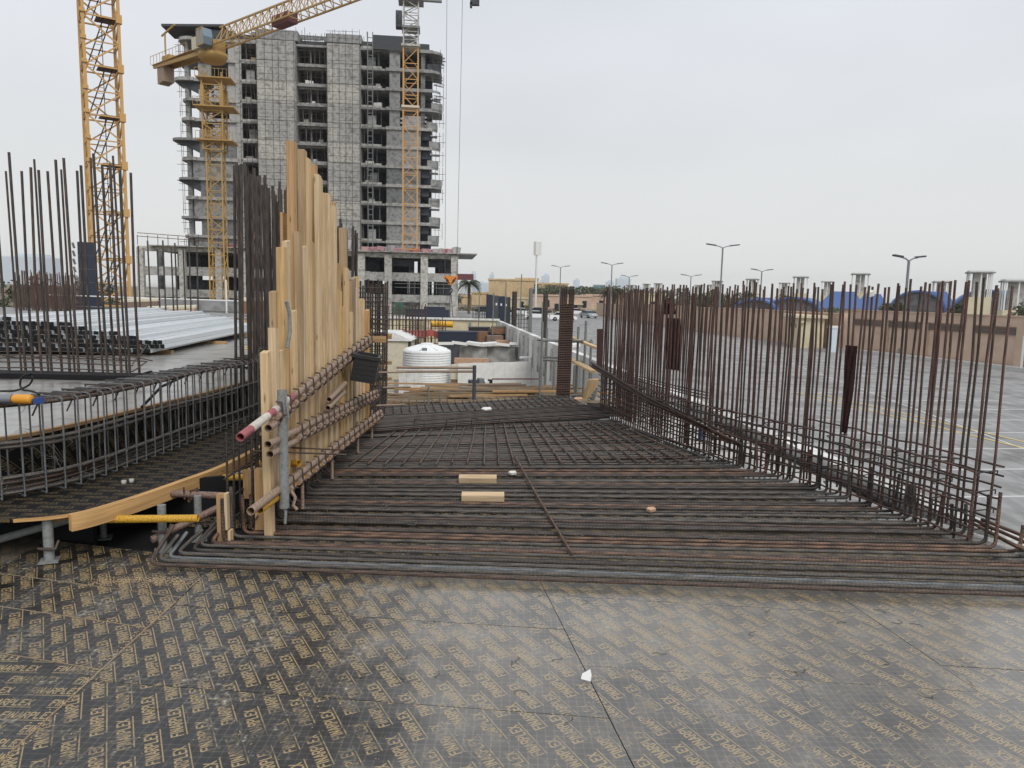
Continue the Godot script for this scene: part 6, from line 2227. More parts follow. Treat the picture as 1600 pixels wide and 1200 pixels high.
	for s in hip:
		var t := thing("blue_roof_pavilion", s[4], "pavilion", V(s[0], -2.7, s[1]), -0.45, "blue roofed pavilions")
		var w: float = s[2]
		var tp: float = s[3] + 2.7
		var ev: float = tp - 2.2
		mb = MB.new()
		mb.box(V(0, ev * 0.5, 0), V(w * 1.8, ev, w * 1.8))
		local("wall", mb, M.plaster_pink, t)
		for k in 4:
			mb = MB.new()
			var a3 := V(w, ev, w).rotated(Vector3.UP, k * PI / 2)
			var b3 := V(w, ev, -w).rotated(Vector3.UP, k * PI / 2)
			var a4 := V(w * 0.45, tp, w * 0.45).rotated(Vector3.UP, k * PI / 2)
			var b4 := V(w * 0.45, tp, -w * 0.45).rotated(Vector3.UP, k * PI / 2)
			mb.quad(a3, b3, b4, a4)
			local("roof_slope", mb, M.blue_roof, t)
		mb = MB.new()
		mb.box(V(0, tp - 0.05, 0), V(w * 0.88, 0.08, w * 0.88))
		local("roof_top", mb, M.blue_roof, t)
	# wind towers: four posts and a cap; x, z, foot, top, half width
	var wt := [[56.7, -90.8, 5.6, "widest wind tower above the nearest arched gable"], [51.8, -76.7, 4.2, "wind tower cut by the right edge of the photo"], [73.4, -127.8, 5.4, "low wind tower right of the right hand lamp pole"], [55.3, -119.0, 6.1, "wind tower above the blue hipped roof left of the right lamp"], [69.2, -164.3, 5.9, "small wind tower between two larger ones over the middle sheds"], [53.1, -138.0, 6.0, "wind tower right of the lamp between the tallest and right lamps"], [69.7, -191.7, 6.0, "low wind tower just right of the second tall lamp pole"], [52.6, -164.3, 6.1, "wind tower left of the second tall lamp pole"], [55.4, -202.9, 6.4, "wind tower crossed by the tallest lamp's pole"], [83.3, -313.6, 7.3, "low wind tower just left of the tallest lamp's pole"], [65.9, -265.4, 6.2, "second low wind tower left of the tallest lamp's pole"], [51.4, -265.4, 6.5, "right one of the pair of wind towers over the bar wall"], [51.2, -287.5, 6.6, "left one of the pair of wind towers over the bar wall"], [38.7, -246.4, 5.4, "wind tower under the small lamp head"], [52.7, -383.3, 6.8, "wind tower right of the leftmost lamp pole"]]
	for s in wt:
		var t := thing("wind_tower", s[3], "wind tower", V(s[0], -2.7, s[1]), -0.4, "wind towers over the sheds")
		var tp: float = s[2] + 2.7 - 0.3
		var f := tp - 2.9
		mb = MB.new()
		mb.box(V(0, f * 0.5, 0), V(2.5, f, 2.5))
		local("base", mb, M.plaster_cream, t)
		mb = MB.new()
		mb.box(V(0, (f + tp) * 0.5, 0), V(1.3, tp - f, 1.3))
		local("core", mb, M.concrete_pale, t)
		for k in 8:
			var q := V([-1, 1, 1, -1, 0, 1, 0, -1][k] * 1.15, 0, [-1, -1, 1, 1, -1, 0, 1, 0][k] * 1.15)
			mb = MB.new()
			mb.box(q + V(0, (f + tp) * 0.5, 0), V(0.13, tp - f, 0.13))
			local("post", mb, M.white_paint, t)
		mb = MB.new()
		mb.box(V(0, tp + 0.06, 0), V(2.8, 0.16, 2.8))
		local("cap", mb, M.concrete_grey, t)
		mb = MB.new()
		mb.box(V(0, tp + 0.22, 0), V(2.5, 0.16, 2.5))
		local("cap_top", mb, M.white_paint, t)
	# houses at the far side
	var hs := [[11.5, -176.0, 14.0, 3.9, "plaster_pink", "nearest pinkish house across the car park left of the column"], [24.0, -178.0, 13.0, 4.2, "plaster_pink", "pinkish house across the car park right of the column"], [2.0, -182.0, 7.0, 3.0, "plaster_cream", "low pale wall house behind the navy form panels"], [27.5, -150.0, 6.0, 4.6, "plaster_cream", "cream house at the left end of the bar wall"]]
	for s in hs:
		var t := thing("far_house", s[5], "house", V(s[0], -2.7, s[1]), 0, "houses beyond the car park")
		var w: float = s[2]
		var h: float = s[3]
		mb = MB.new()
		mb.box(V(0, h * 0.5, -4), V(w, h, 8))
		local("wall", mb, M[s[4]], t)
		mb = MB.new()
		mb.box(V(0, h + 0.2, -4), V(w + 0.4, 0.4, 8.4))
		local("parapet", mb, M[s[4]], t)
		for k in int(w / 2.2):
			mb = MB.new()
			mb.box(V(-w * 0.5 + 1.3 + k * 2.2, h * 0.35 + (h * 0.2 if k % 2 else 0.0), 0.02), V(1.0, 1.6, 0.1))
			local("window", mb, M.glass_dark if k % 3 else M.plaster_cream, t)
		mb = MB.new()
		mb.box(V(w * 0.2, h * 0.55, 0.5), V(w * 0.3, 0.3, 1.2))
		local("canopy", mb, M.plaster_cream, t)
	# large beige hall
	var bh := thing("beige_hall", "large plain beige hall with stepped flat roofs beyond the car park", "building", V(3, -2.7, -270))
	for s in [[-11.0, 8.0, 7.0, 14.0, 0.0], [-1.0, 16.0, 16.2, 20.0, -2.0], [4.5, 8.0, 17.2, 12.0, 1.0], [13.0, 12.0, 14.2, 20.0, -3.0], [-18.0, 10.0, 4.5, 10.0, 0.0]]:
		mb = MB.new()
		mb.box(V(s[0] - 3, s[2] * 0.26 + 0.2, s[4]), V(s[1], s[2] * 0.52 + 0.4, s[3]))
		local("wall", mb, M.plaster_beige, bh)
		mb = MB.new()
		mb.box(V(s[0] - 3, s[2] * 0.52 + 0.7, s[4]), V(s[1] + 0.6, 0.6, s[3] + 0.6))
		local("cornice", mb, M.plaster_beige, bh)
	bh.scale = Vector3.ONE
	for k in 6:
		mb = MB.new()
		mb.box(V(-9 + k * 4.0, 4.6, 10.6 if k < 4 else 7.2), V(0.5, 8.0, 0.3))
		local("pilaster", mb, M.plaster_beige, bh)
	# telecom mast, lamps
	var ms := thing("telecom_mast", "tall white mast with a panel at its top beyond the car park", "mast", V(4.7, -2.7, -160))
	mb = MB.new()
	mb.tube(path([V(0, 0, 0), V(0, 6, 0), V(0, 15, 0)]), 0.22, 8)
	local("pole", mb, M.white_paint, ms)
	for k in 3:
		mb = MB.new()
		mb.box(V(cos(k * 2.1) * 0.4, 14.0, sin(k * 2.1) * 0.4), V(1.1, 2.8, 0.5), Basis.from_euler(V(0, -k * 2.1, 0)))
		local("panel", mb, M.white_paint, ms)
	lamp(25.62, -92.2, 7.8, 2.0, 0.1, "tallest double armed street lamp behind the middle of the right bar wall")
	lamp(31.3, -59.3, 4.9, 1.35, 0.2, "double armed street lamp in front of the boundary wall on the right")
	lamp(41.5, -125.0, 6.2, 1.8, 0.1, "double armed street lamp between the tallest one and the right one")
	lamp(17.25, -132.0, 7.0, 1.9, 0.1, "double armed street lamp left of the bar wall's far end")
	lamp(10.2, -165.0, 7.6, 2.0, 0.0, "small double armed street lamp right of the beige hall")
	lamp(35.6, -150.0, 5.8, 2.0, 0.0, "small double armed street lamp over the bar wall left of the tallest one")
	lamp(25.5, -165.0, 5.8, 1.8, 0.0, "smallest double armed street lamp above the far wind towers")
	# trees and palms
	palm(-9.2, -152.0, 6.3, "date palm standing right of the podium's corner")
	palm(20.5, -160.0, 5.2, "date palm by the pinkish house at the left end of the bar wall")
	palm(22.2, -163.0, 5.6, "second date palm by the pinkish house, a little taller")
	var tr := [[6.5, -190.0, 6.6, 4.0, "left of the slim far column, first of the row"], [10.5, -192.0, 7.0, 4.4, "left of the slim far column, second of the row"], [14.5, -192.0, 6.6, 4.2, "just behind the slim far column"], [18.0, -188.0, 6.8, 4.0, "right of the slim far column"], [23.0, -185.0, 7.6, 4.5, "above the pinkish house at the bar wall's left end"], [29.5, -176.0, 6.6, 4.0, "first behind the bar wall's far end"], [34.5, -160.0, 6.4, 4.2, "second behind the bar wall's far end"], [34.5, -132.0, 5.8, 4.0, "left of the tallest lamp pole"], [33.0, -112.0, 5.2, 3.6, "right of the tallest lamp pole"], [40.0, -108.0, 4.9, 3.2, "behind the gable left of the white bar tag"], [36.0, -84.0, 4.0, 2.2, "over the guard house"], [46.5, -91.0, 4.2, 2.0, "left of the right hand lamp pole"], [56.0, -92.0, 4.4, 2.0, "between the two right arched gables"], [44.5, -62.0, 4.6, 2.4, "at the right edge over the boundary wall"], [-14.0, -170.0, 4.0, 3.6, "low behind the palm at the podium"]]
	for i in tr.size():
		tree(tr[i][0], tr[i][1], tr[i][2], tr[i][3], "grey green leafy tree " + tr[i][4])
	var hg := MB.new()
	for k in 26:
		leaves(hg, V(-14 + k * 1.5, -2.1, -167.5 + rf(-0.5, 0.5)), V(1.0, 0.6, 0.8), 60, 0.2, Color(0.045, 0.065, 0.03), Color(0.1, 0.12, 0.06))
	single("hedge", hg, M.leaf, "long low clipped hedge along the far kerb of the car park", "hedge")
	var gl := MB.new()
	for k in 16:
		leaves(gl, V(-52.5 + k * 0.75, -0.2, -75 + rf(-3, 3)), V(2.0, 1.9 + rf(0, 0.7), 1.6), 150, 0.22, Color(0.05, 0.07, 0.035), Color(0.11, 0.13, 0.07))
	single("left_tree_belt", gl, M.leaf, "dusty green belt of trees behind the dark red bar screen on the left", "tree belt")
	# skyline far off, part of its haze painted as pale wall colour
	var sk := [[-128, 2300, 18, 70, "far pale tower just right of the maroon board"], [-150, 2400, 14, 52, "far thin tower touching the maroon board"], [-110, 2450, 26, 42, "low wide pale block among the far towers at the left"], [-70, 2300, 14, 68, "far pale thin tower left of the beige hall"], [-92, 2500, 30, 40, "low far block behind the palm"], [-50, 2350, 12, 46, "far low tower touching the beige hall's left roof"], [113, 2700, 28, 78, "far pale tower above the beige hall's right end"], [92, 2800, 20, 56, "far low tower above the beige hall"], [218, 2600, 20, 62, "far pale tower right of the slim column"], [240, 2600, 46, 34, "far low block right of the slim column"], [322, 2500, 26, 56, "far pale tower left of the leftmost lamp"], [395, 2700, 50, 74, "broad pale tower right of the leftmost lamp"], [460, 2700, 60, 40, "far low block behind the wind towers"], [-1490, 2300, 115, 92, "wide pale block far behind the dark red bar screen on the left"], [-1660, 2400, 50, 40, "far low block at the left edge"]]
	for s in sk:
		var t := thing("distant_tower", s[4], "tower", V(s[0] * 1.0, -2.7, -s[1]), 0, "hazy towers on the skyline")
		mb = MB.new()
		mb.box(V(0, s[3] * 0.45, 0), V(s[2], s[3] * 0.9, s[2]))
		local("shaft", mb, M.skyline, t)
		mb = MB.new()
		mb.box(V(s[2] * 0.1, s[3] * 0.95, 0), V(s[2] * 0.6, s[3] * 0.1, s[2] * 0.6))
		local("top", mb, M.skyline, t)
	var tb := thing("teal_building", "teal roofed building in the haze left of the bar wall", "building", V(58, -2.7, -520))
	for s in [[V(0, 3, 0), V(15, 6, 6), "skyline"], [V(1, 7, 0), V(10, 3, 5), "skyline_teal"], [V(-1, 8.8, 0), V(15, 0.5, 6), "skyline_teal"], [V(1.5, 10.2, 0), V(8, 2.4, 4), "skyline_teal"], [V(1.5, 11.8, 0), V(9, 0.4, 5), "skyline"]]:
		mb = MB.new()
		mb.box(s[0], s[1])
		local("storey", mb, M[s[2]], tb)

# ------------------------------------------------------------------ tower under construction
func build_tower() -> void:
	var T := thing("concrete_tower", "tall grey concrete tower block under construction with open floors", "building", V(-33.4, 7.8, -124.0), 0.105)
	var F := func(k: int) -> float: return 2.1 + 3.08 * k
	var mb: MB
	# floors
	for k in 11:
		var y: float = F.call(k)
		mb = MB.new()
		mb.box(V(-0.3, y - 0.16, -8.6), V(38.6, 0.32, 16.4))
		local("floor_slab", mb, M.concrete_grey, T)
	mb = MB.new()
	mb.box(V(0, 0.15, -8.0), V(44, 0.3, 20))
	local("floor_slab", mb, M.concrete_grey, T)
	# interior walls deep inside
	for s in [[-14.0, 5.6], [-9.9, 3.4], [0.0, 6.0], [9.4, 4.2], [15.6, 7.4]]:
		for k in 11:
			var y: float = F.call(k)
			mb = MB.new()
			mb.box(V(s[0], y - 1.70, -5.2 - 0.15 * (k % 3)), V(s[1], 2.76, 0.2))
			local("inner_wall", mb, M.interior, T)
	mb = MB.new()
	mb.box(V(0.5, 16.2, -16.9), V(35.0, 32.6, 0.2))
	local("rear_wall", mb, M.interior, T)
	# the two core walls, one panel per floor
	for c in [[-5.45, 5.9, 35.6], [5.1, 5.2, 35.4]]:
		for k in 11:
			var y: float = F.call(k)
			mb = MB.new()
			var h := 3.02
			var y0 := y - 3.08 + 0.06
			if k == 0:
				y0 = 0.3
				h = y - 0.3
			mb.box(V(c[0], y0 + h * 0.5, -2.0 + 0.02 * (k % 2)), V(c[1], h, 6.0))
			local("core_wall", mb, M[["concrete", "concrete_pale", "concrete"][(k * 7 + int(c[1])) % 3]], T)
			mb = MB.new()
			mb.box(V(c[0] - c[1] * 0.5 + 1.0 + (k % 3), y0 + 1.2, 1.02), V(1.1, 1.9, 0.06))
			if k % 3 == 0:
				local("patch", mb, M.concrete_pale, T)
	# recess between the cores: beams, post
	for k in 11:
		var y: float = F.call(k)
		mb = MB.new()
		mb.box(V(0.0, y - 0.1, -1.3), V(4.98, 0.95, 0.4))
		local("edge_beam", mb, M.concrete if k < 10 else M.shutter_dark, T)
		mb = MB.new()
		mb.box(V(-0.4, y - 1.75, -1.6), V(0.22, 2.35, 0.22))
		local("post", mb, M.concrete_dark, T)
		# stair bays on both outer sides of the cores
		for s in [[-9.85, 2.86], [9.4, 3.36]]:
			mb = MB.new()
			mb.box(V(s[0], y + 0.05, -0.62), V(s[1], 0.55, 0.3))
			local("edge_beam", mb, M.concrete_pale, T)
			if (k + int(s[1] * 10)) % 3 == 1:
				mb = MB.new()
				mb.box(V(s[0] + rf(-0.5, 0.5), y - 2.2, -1.4), V(1.3, 2.2, 0.2))
				local("infill", mb, M.block if k % 2 else M.concrete_dark, T)
	# left wing
	for k in 11:
		var y: float = F.call(k)
		mb = MB.new()
		mb.box(V(-15.0, y - 0.12, -0.3), V(7.2, 0.5, 0.25))
		local("edge_beam", mb, M.concrete, T)
		var solid := k < 7 and k != 6
		mb = MB.new()
		if solid:
			mb.box(V(-14.75 if k % 2 else -15.3, y - 1.71, -0.75), V(6.5 if k % 2 else 7.6, 2.72, 0.3))
			local("infill", mb, M.concrete_dark if k % 2 else M.concrete_grey, T)
		else:
			# block wall with an opening in the middle
			mb.box(V(-12.35, y - 1.71, -0.75), V(1.75, 2.72, 0.3))
			local("infill", mb, M.block, T)
			mb = MB.new()
			mb.box(V(-16.9, y - (1.85 if k % 2 else 2.4), -0.75), V(2.0, 2.72 if k % 2 else 1.7, 0.3))
			local("infill", mb, M.block if k % 3 else M.concrete_grey, T)
			if k in [6, 8]:
				for r in 7:
					for q in 4:
						mb = MB.new()
						mb.box(V(-15.5 + q * 0.72 + (r % 2) * 0.3, y - 2.88 + r * 0.37, -0.78), V(0.68, 0.34, 0.3))
						local("block", mb, M.block, T)
		# pier
		mb = MB.new()
		mb.box(V(-11.6, y - 1.70, -0.5), V(0.9, 2.76, 0.5))
		local("column", mb, M.concrete, T)
		mb = MB.new()
		mb.box(V(-19.7, y - 1.70, -1.2), V(0.75, 2.76, 0.75))
		local("column", mb, M.concrete_grey, T)
		# balcony slab that sticks out to the left, its end rounded on some floors
		var out: float = [-20.9, -21.4, -20.6, -21.6, -21.0, -22.4, -20.9, -20.6, -21.8, -21.6, -21.0][k]
		mb = MB.new()
		var e := -18.4
		var pl := PackedVector2Array([Vector2(e, 5.5), Vector2(e, -0.2)])
		for q in 7:
			var an := -PI / 2 - PI * 0.5 * q / 6.0
			pl.append(Vector2(out + 2.0 + cos(an) * 2.0, 1.6 + sin(an) * 1.8))
		pl.append(Vector2(out, 5.5))
		mb.prism(V(0, y - 0.36, 0), Vector3.RIGHT, V(0, 0, -1), pl, 0.36 if k % 2 else 0.5)
		local("balcony", mb, M.concrete if k % 2 == 0 else M.concrete_grey, T)
		if k in [3, 5, 8]:
			mb = MB.new()
			mb.prism(V(-20.8, y - 1.0, -0.9), Vector3.RIGHT, Vector3.UP, PackedVector2Array([Vector2(-1.0, 0.6), Vector2(3.0, 0.6), Vector2(3.0, -1.3)]), 0.2)
			local("shutter", mb, M.shutter_dark, T)
		# right wing
		if k >= 7:
			mb = MB.new()
			mb.box(V(13.2, y - 1.70, -0.6), V(1.7, 2.76, 0.4))
			local("pier", mb, M.concrete_grey, T)
			mb = MB.new()
			mb.box(V(17.8, y - 1.70, -1.0), V(0.7, 2.76, 0.7))
			local("column", mb, M.concrete_dark, T)
			if k == 7:
				for r in 6:
					for q in 5:
						mb = MB.new()
						mb.box(V(14.5 + q * 0.8 + (r % 2) * 0.35, y - 2.88 + r * 0.34, -0.8), V(0.76, 0.31, 0.3))
						local("block", mb, M.block, T)
		else:
			mb = MB.new()
			mb.box(V(14.7, y - 1.71, -0.5), V(5.6, 2.72, 0.3))
			local("infill", mb, M.concrete_dark if k in [3, 4] else M.concrete_grey, T)
			mb = MB.new()
			mb.box(V(18.3, y - 1.0, -1.1), V(1.3, 1.3, 0.3))
			local("infill", mb, M.interior, T)
		mb = MB.new()
		mb.box(V(15.6, y - 0.12, -0.2), V(7.6, 0.5, 0.25))
		local("edge_beam", mb, M.concrete_grey if k > 6 else M.concrete, T)
		# balconies at the right end
		var ro: float = [20.6, 20.8, 20.7, 21.0, 20.4, 20.7, 20.2, 21.0, 20.7, 20.9, 21.0][k]
		mb = MB.new()
		var pr := PackedVector2Array([Vector2(19.0, 0.2), Vector2(19.0, 6.0), Vector2(ro, 6.0)])
		for q in 6:
			var an := PI * 0.5 * q / 5.0
			pr.append(Vector2(ro - 1.8 + cos(an) * 1.8, 2.0 - sin(an) * 1.8))
		mb.prism(V(0, y - 0.35, 0), Vector3.RIGHT, V(0, 0, -1), pr, 0.4)
		local("balcony", mb, M.concrete_grey, T)
		if k < 8:
			mb = MB.new()
			var last := Vector3.ZERO
			for q in 7:
				var an := PI * 0.5 * q / 6.0
				var p := V(ro - 1.8 + cos(an) * 1.8, y + 0.55, -2.0 + sin(an) * 1.8)
				if q > 0:
					mb.beam(last, p, 0.14, 1.1)
				last = p
			mb.beam(last, V(19.2, y + 0.55, -0.2), 0.14, 1.1)
			local("parapet", mb, M.concrete_grey, T)
		else:
			for q in 4:
				mb = MB.new()
				mb.beam(V(19.6, y - 0.7 - q * 0.25, -0.8 - q * 0.8), V(ro + rf(0.0, 0.5), y - 0.65 - q * 0.3, -1.4 - q * 0.8), 0.15, 0.12)
				local("shutter_beam", mb, M.shutter_dark, T)
	for k in 11:
		var y: float = F.call(k)
		for s in [[-11.0, -8.5], [-2.2, 2.2], [7.9, 11.0], [13.4, 18.9]]:
			if s[0] > 13.0 and k < 7:
				continue
			for q in 3:
				mb = MB.new()
				var x := rf(s[0], s[1])
				mb.bar(V(x, y - 3.05, -1.0 - rf(0, 1.6)), V(x, y - 0.2, -1.0), 0.05, 4)
				local("prop", mb, M.pipe_grey, T)
			if rng.randf() < 0.6:
				mb = MB.new()
				var x2 := rf(s[0] + 0.5, s[1] - 0.5)
				mb.box(V(x2, y - 2.6, -1.3 - rf(0, 1.0)), V(rf(0.6, 1.4), rf(0.4, 1.1), 0.5), Basis.from_euler(V(0, rf(-0.5, 0.5), 0)))
				local("pallet", mb, M[["block", "pine_grey", "concrete_pale", "white_sheet"][rng.randi() % 4]], T)
	# top: shutters and parapets
	for s in [[V(-18.2, 34.6, -2.5), V(9.5, 0.35, 6), 0.05, "shutter_dark"], [V(-14.5, 33.65, -1.5), V(5, 1.2, 3), 0.0, "shutter_dark"], [V(13.2, 33.75, -1.4), V(7.0, 2.2, 3.0), 0.0, "shutter_dark"], [V(17.2, 33.2, -2.2), V(3.2, 1.8, 3.0), 0.0, "shutter_dark"], [V(19.6, 30.45, -2.6), V(2.4, 1.4, 3.0), 0.0, "shutter_dark"], [V(0.0, 33.45, -2.2), V(5.0, 1.0, 0.5), 0.0, "shutter_dark"], [V(8.7, 33.35, -1.6), V(2.4, 1.2, 2.0), 0.0, "shutter_dark"], [V(5.1, 34.05, -2.5), V(5.6, 1.3, 5.0), 0.0, "concrete_grey"], [V(-5.4, 34.05, -2.5), V(6.4, 1.5, 5.0), 0.0, "concrete_grey"], [V(-9.9, 33.65, -3.5), V(3.6, 1.2, 4.0), 0.0, "shutter_dark"]]:
		mb = MB.new()
		mb.box(s[0], s[1], Basis.from_euler(V(0, 0, s[2])))
		local("roof_shutter", mb, M[s[3]], T)
	for k in 40:
		mb = MB.new()
		var x := lerpf(-9, 8.5, k / 39.0) + rf(-0.15, 0.15)
		mb.bar(V(x, 33.4, -1.0 - rf(0, 2)), V(x, 35.2 + rf(-0.5, 0.7), -1.4), 0.035, 4)
		local("starter_bar", mb, M.tie_steel, T)
	# scaffolding, tied in front of the cores and hung off the wings
	var sets := [[-8.3, -2.6, 1.35, 0.6, 34.9, "dense tube scaffold over the left core wall of the tower"], [2.5, 7.6, 1.35, 0.6, 34.7, "dense tube scaffold over the right core wall of the tower"], [-2.3, 2.3, -0.6, 4.0, 34.3, "tube scaffold in the recess between the tower's core walls"], [-11.2, -8.5, 0.3, 4.0, 33.4, "tube scaffold before the dark stair bay left of the left core wall"]]
	var base := T.position
	for s in sets:
		var sc := thing("tower_scaffold", s[5], "scaffold", base, 0.105, "scaffolds on the tower")
		var n := int((s[1] - s[0]) / 1.15) + 1
		for i in n + 1:
			mb = MB.new()
			var x: float = lerpf(s[0], s[1], i / float(n)) + rf(-0.15, 0.15)
			mb.bar(V(x, s[3], s[2]), V(x + rf(-0.1, 0.1), s[4] + rf(-0.6, 0.6), s[2]), 0.03, 4)
			local("standard", mb, M.tie_steel, sc)
		var y: float = s[3] + 1.0
		while y < s[4]:
			mb = MB.new()
			var x0: float = s[0] + (rf(0, 1.5) if rng.randf() < 0.3 else 0.0)
			var x1: float = s[1] - (rf(0, 1.8) if rng.randf() < 0.3 else 0.0)
			mb.bar(V(x0, y, s[2] + 0.06), V(x1, y + rf(-0.12, 0.12), s[2] + 0.06), 0.028, 4)
			local("ledger", mb, M.tie_steel, sc)
			y += rf(0.95, 1.25)
	for s in [[-1, "light tube scaffold hanging off the tower's left balconies"], [1, "light tube scaffold on the tower's right balconies"]]:
		var sc := thing("balcony_scaffold", s[1], "scaffold", base, 0.105)
		for k in 11:
			var y: float = F.call(k)
			if s[0] > 0 and k < 4 and k % 2 == 0:
				continue
			for i in 4:
				mb = MB.new()
				var x: float = s[0] * (19.4 + i * 0.6)
				mb.bar(V(x, y - 2.95 + rf(0, 0.6), -0.8 - (i % 2)), V(x, y - 0.3 + rf(-0.3, 0.8), -0.8 - (i % 2)), 0.036, 4)
				local("standard", mb, M.scaffold_grey if k % 2 else M.tie_steel, sc)
			for i in 2:
				mb = MB.new()
				mb.bar(V(s[0] * 19.6, y - 1.0 - i * 1.0, -0.8), V(s[0] * (21.2 + rf(-0.4, 0.5)), y - 1.0 - i, -0.8), 0.034, 4)
				local("ledger", mb, M.tie_steel, sc)
	# hoist mast
	var hm := thing("hoist_mast", "slim ladder like hoist mast up the dark bay right of the right core wall", "hoist", base, 0.105)
	for x in [8.95, 9.75]:
		mb = MB.new()
		mb.bar(V(x, 0.3, 0.9), V(x, 35.0, 0.9), 0.075, 4)
		local("rail", mb, M.pipe_grey, hm)
	for k in 38:
		mb = MB.new()
		mb.bar(V(8.95, 0.8 + k * 0.9, 0.9), V(9.75, 0.8 + k * 0.9, 0.9), 0.06, 4)
		local("rung", mb, M.pipe_grey, hm)
	# concrete placing boom on the roof
	var pb := thing("placing_boom", "grey concrete placing boom folded along the tower roof", "placing boom", base, 0.105)
	for s in [[V(-10.0, 34.9, -3), V(1.9, 34.8, -3), 0.42], [V(-2.0, 34.5, -2.6), V(1.0, 34.5, -2.6), 0.3], [V(1.7, 35.0, -3), V(2.0, 32.9, -3), 0.5]]:
		mb = MB.new()
		mb.beam(s[0], s[1], s[2], s[2] * 1.3)
		local("boom_arm", mb, M.pipe_grey, pb)
	mb = MB.new()
	mb.box(V(1.9, 33.3, -3), V(2.0, 0.5, 2.0))
	local("base", mb, M.shutter_dark, pb)
	build_podium()

func build_podium() -> void:
	var P := thing("podium_building", "open concrete podium storeys under the tower", "building", V(-33.0, -2.7, -117.0), 0.10)
	var mb: MB
	var x0 := -25.0
	var x1 := 24.1
	# slabs and beams
	for s in [[9.95, 0.75, 0.0, "concrete_pale"], [6.6, 1.35, 0.05, "concrete"], [3.2, 1.2, 0.0, "concrete"]]:
		for k in 7:
			var a := lerpf(x0, x1, k / 7.0)
			var b := lerpf(x0, x1, (k + 1) / 7.0)
			mb = MB.new()
			mb.box(V((a + b) * 0.5, s[0] + 0.06 * sin(k * 2.0), -0.25 + s[2]), V(b - a - 0.02, s[1], 0.5))
			local("edge_beam", mb, M[s[3]], P)
	for y in [10.1, 6.6, 3.3]:
		mb = MB.new()
		mb.box(V((x0 + x1) * 0.5, y, -9.0), V(x1 - x0 - 0.3, 0.35, 17.4))
		local("floor_slab", mb, M.concrete_grey, P)
	mb = MB.new()
	mb.box(V(2.0, 10.42, -8.0), V(x1 - x0 + 1.0, 0.16, 18.0))
	local("roof_slab", mb, M.concrete, P)
	for k in 9:
		var x: float = [x0 + 0.4, -18.4, -13.0, -9.0, -1.0, 8.8, 13.0, 18.7, x1 - 0.6][k]
		mb = MB.new()
		mb.box(V(x, 5.1, 0.06), V(1.15 if k > 4 else 0.95, 10.0, 0.8))
		local("column", mb, M.concrete_pale, P)
		for r in 2:
			mb = MB.new()
			mb.box(V(x + 1.2 * r - 2.2, 5.1, -6.0 - r * 5.0), V(0.8, 10.0, 0.8))
			local("column", mb, M.concrete_dark, P)
	# partial walls inside
	for s in [[9.8, 7.9, 3.0, 2.6, -5.0, "interior"], [14.5, 8.8, 4.8, 1.0, -2.0, "interior"], [20.8, 8.8, 3.6, 1.1, -2.2, "interior"], [10.0, 4.7, 3.8, 2.6, -3.0, "interior"], [-10.0, 8.2, 10.0, 2.4, -9.0, "interior"], [-3.0, 8.2, 8.0, 2.6, -4.0, "interior"], [-16.0, 4.2, 7.0, 2.4, -3.0, "interior"], [1.0, 4.6, 8.0, 2.5, -5.0, "interior"], [-6, 4.6, 6.0, 2.5, -4.0, "interior"]]:
		mb = MB.new()
		mb.box(V(s[0], s[1], s[4]), V(s[2], s[3], 0.25))
		local("inner_wall", mb, M[s[5]], P)
	for k in 12:
		for r in 2:
			if (k * 5 + r * 3) % 7 == 1:
				continue
			mb = MB.new()
			mb.box(V(x0 + 2.0 + k * 4.1, [8.2, 4.9][r] + 0.3, -16.5), V(rf(3.4, 4.05), 3.1, 0.25))
			local("rear_wall", mb, M.interior, P)
	# lower solid storey
	for k in 5:
		mb = MB.new()
		mb.box(V(10.2 + k * 3.1, 1.2, -0.6), V(3.06, 2.7, 0.3))
		local("base_wall", mb, M.concrete_pale, P)
	mb = MB.new()
	mb.box(V(16.6, 2.35, 0.1), V(2.4, 0.35, 1.0))
	local("canopy", mb, M.interior, P)
	for k in 5:
		mb = MB.new()
		mb.box(V(-22.5 + k * 5.0, 1.3, -1.0), V(4.96, 2.8, 0.3))
		local("base_wall", mb, M.concrete_dark, P)
	for k in 14:
		mb = MB.new()
		var x := 8.0 + k * 1.15
		mb.bar(V(x, 3.9, 0.1), V(x, 6.0, 0.1), 0.05, 4)
		if k > 6 and k < 13:
			local("guard_post", mb, M.scaffold_grey, P)
	for y in [4.9, 5.5]:
		mb = MB.new()
		mb.bar(V(14, y, 0.2), V(23, y, 0.2), 0.05, 4)
		local("guard_rail", mb, M.scaffold_grey, P)
	# material bundles along the roof edge
	var spots := [[7.2, "grey_wrap", 2.4, "pale wrapped pallet beside the timber wall's top"], [9.6, "pink_wrap", 1.0, "first pinkish heap on the podium roof"], [11.4, "pink_wrap", 1.1, "second pinkish heap on the podium roof"], [12.9, "grey_wrap", 1.2, "grey heap between the pink ones on the podium roof"], [14.6, "pink_wrap", 0.8, "low pinkish heap left of the orange mast's foot"], [16.8, "barrier_red", 0.9, "reddish barrier round the orange mast's foot"], [19.0, "pink_wrap", 0.9, "pinkish heap right of the orange mast's foot"], [20.6, "grey_wrap", 1.0, "greyish heap near the podium roof's right corner"], [22.4, "pink_wrap", 0.9, "last pinkish heap by the podium roof's corner"], [23.6, "grey_wrap", 1.3, "wrapped pallet at the podium roof's corner"], [-9.0, "pink_wrap", 0.8, "pinkish coil on the roof behind the ochre mast"], [-12.0, "barrier_red", 0.5, "reddish barrier left of the ochre mast on the podium roof"]]
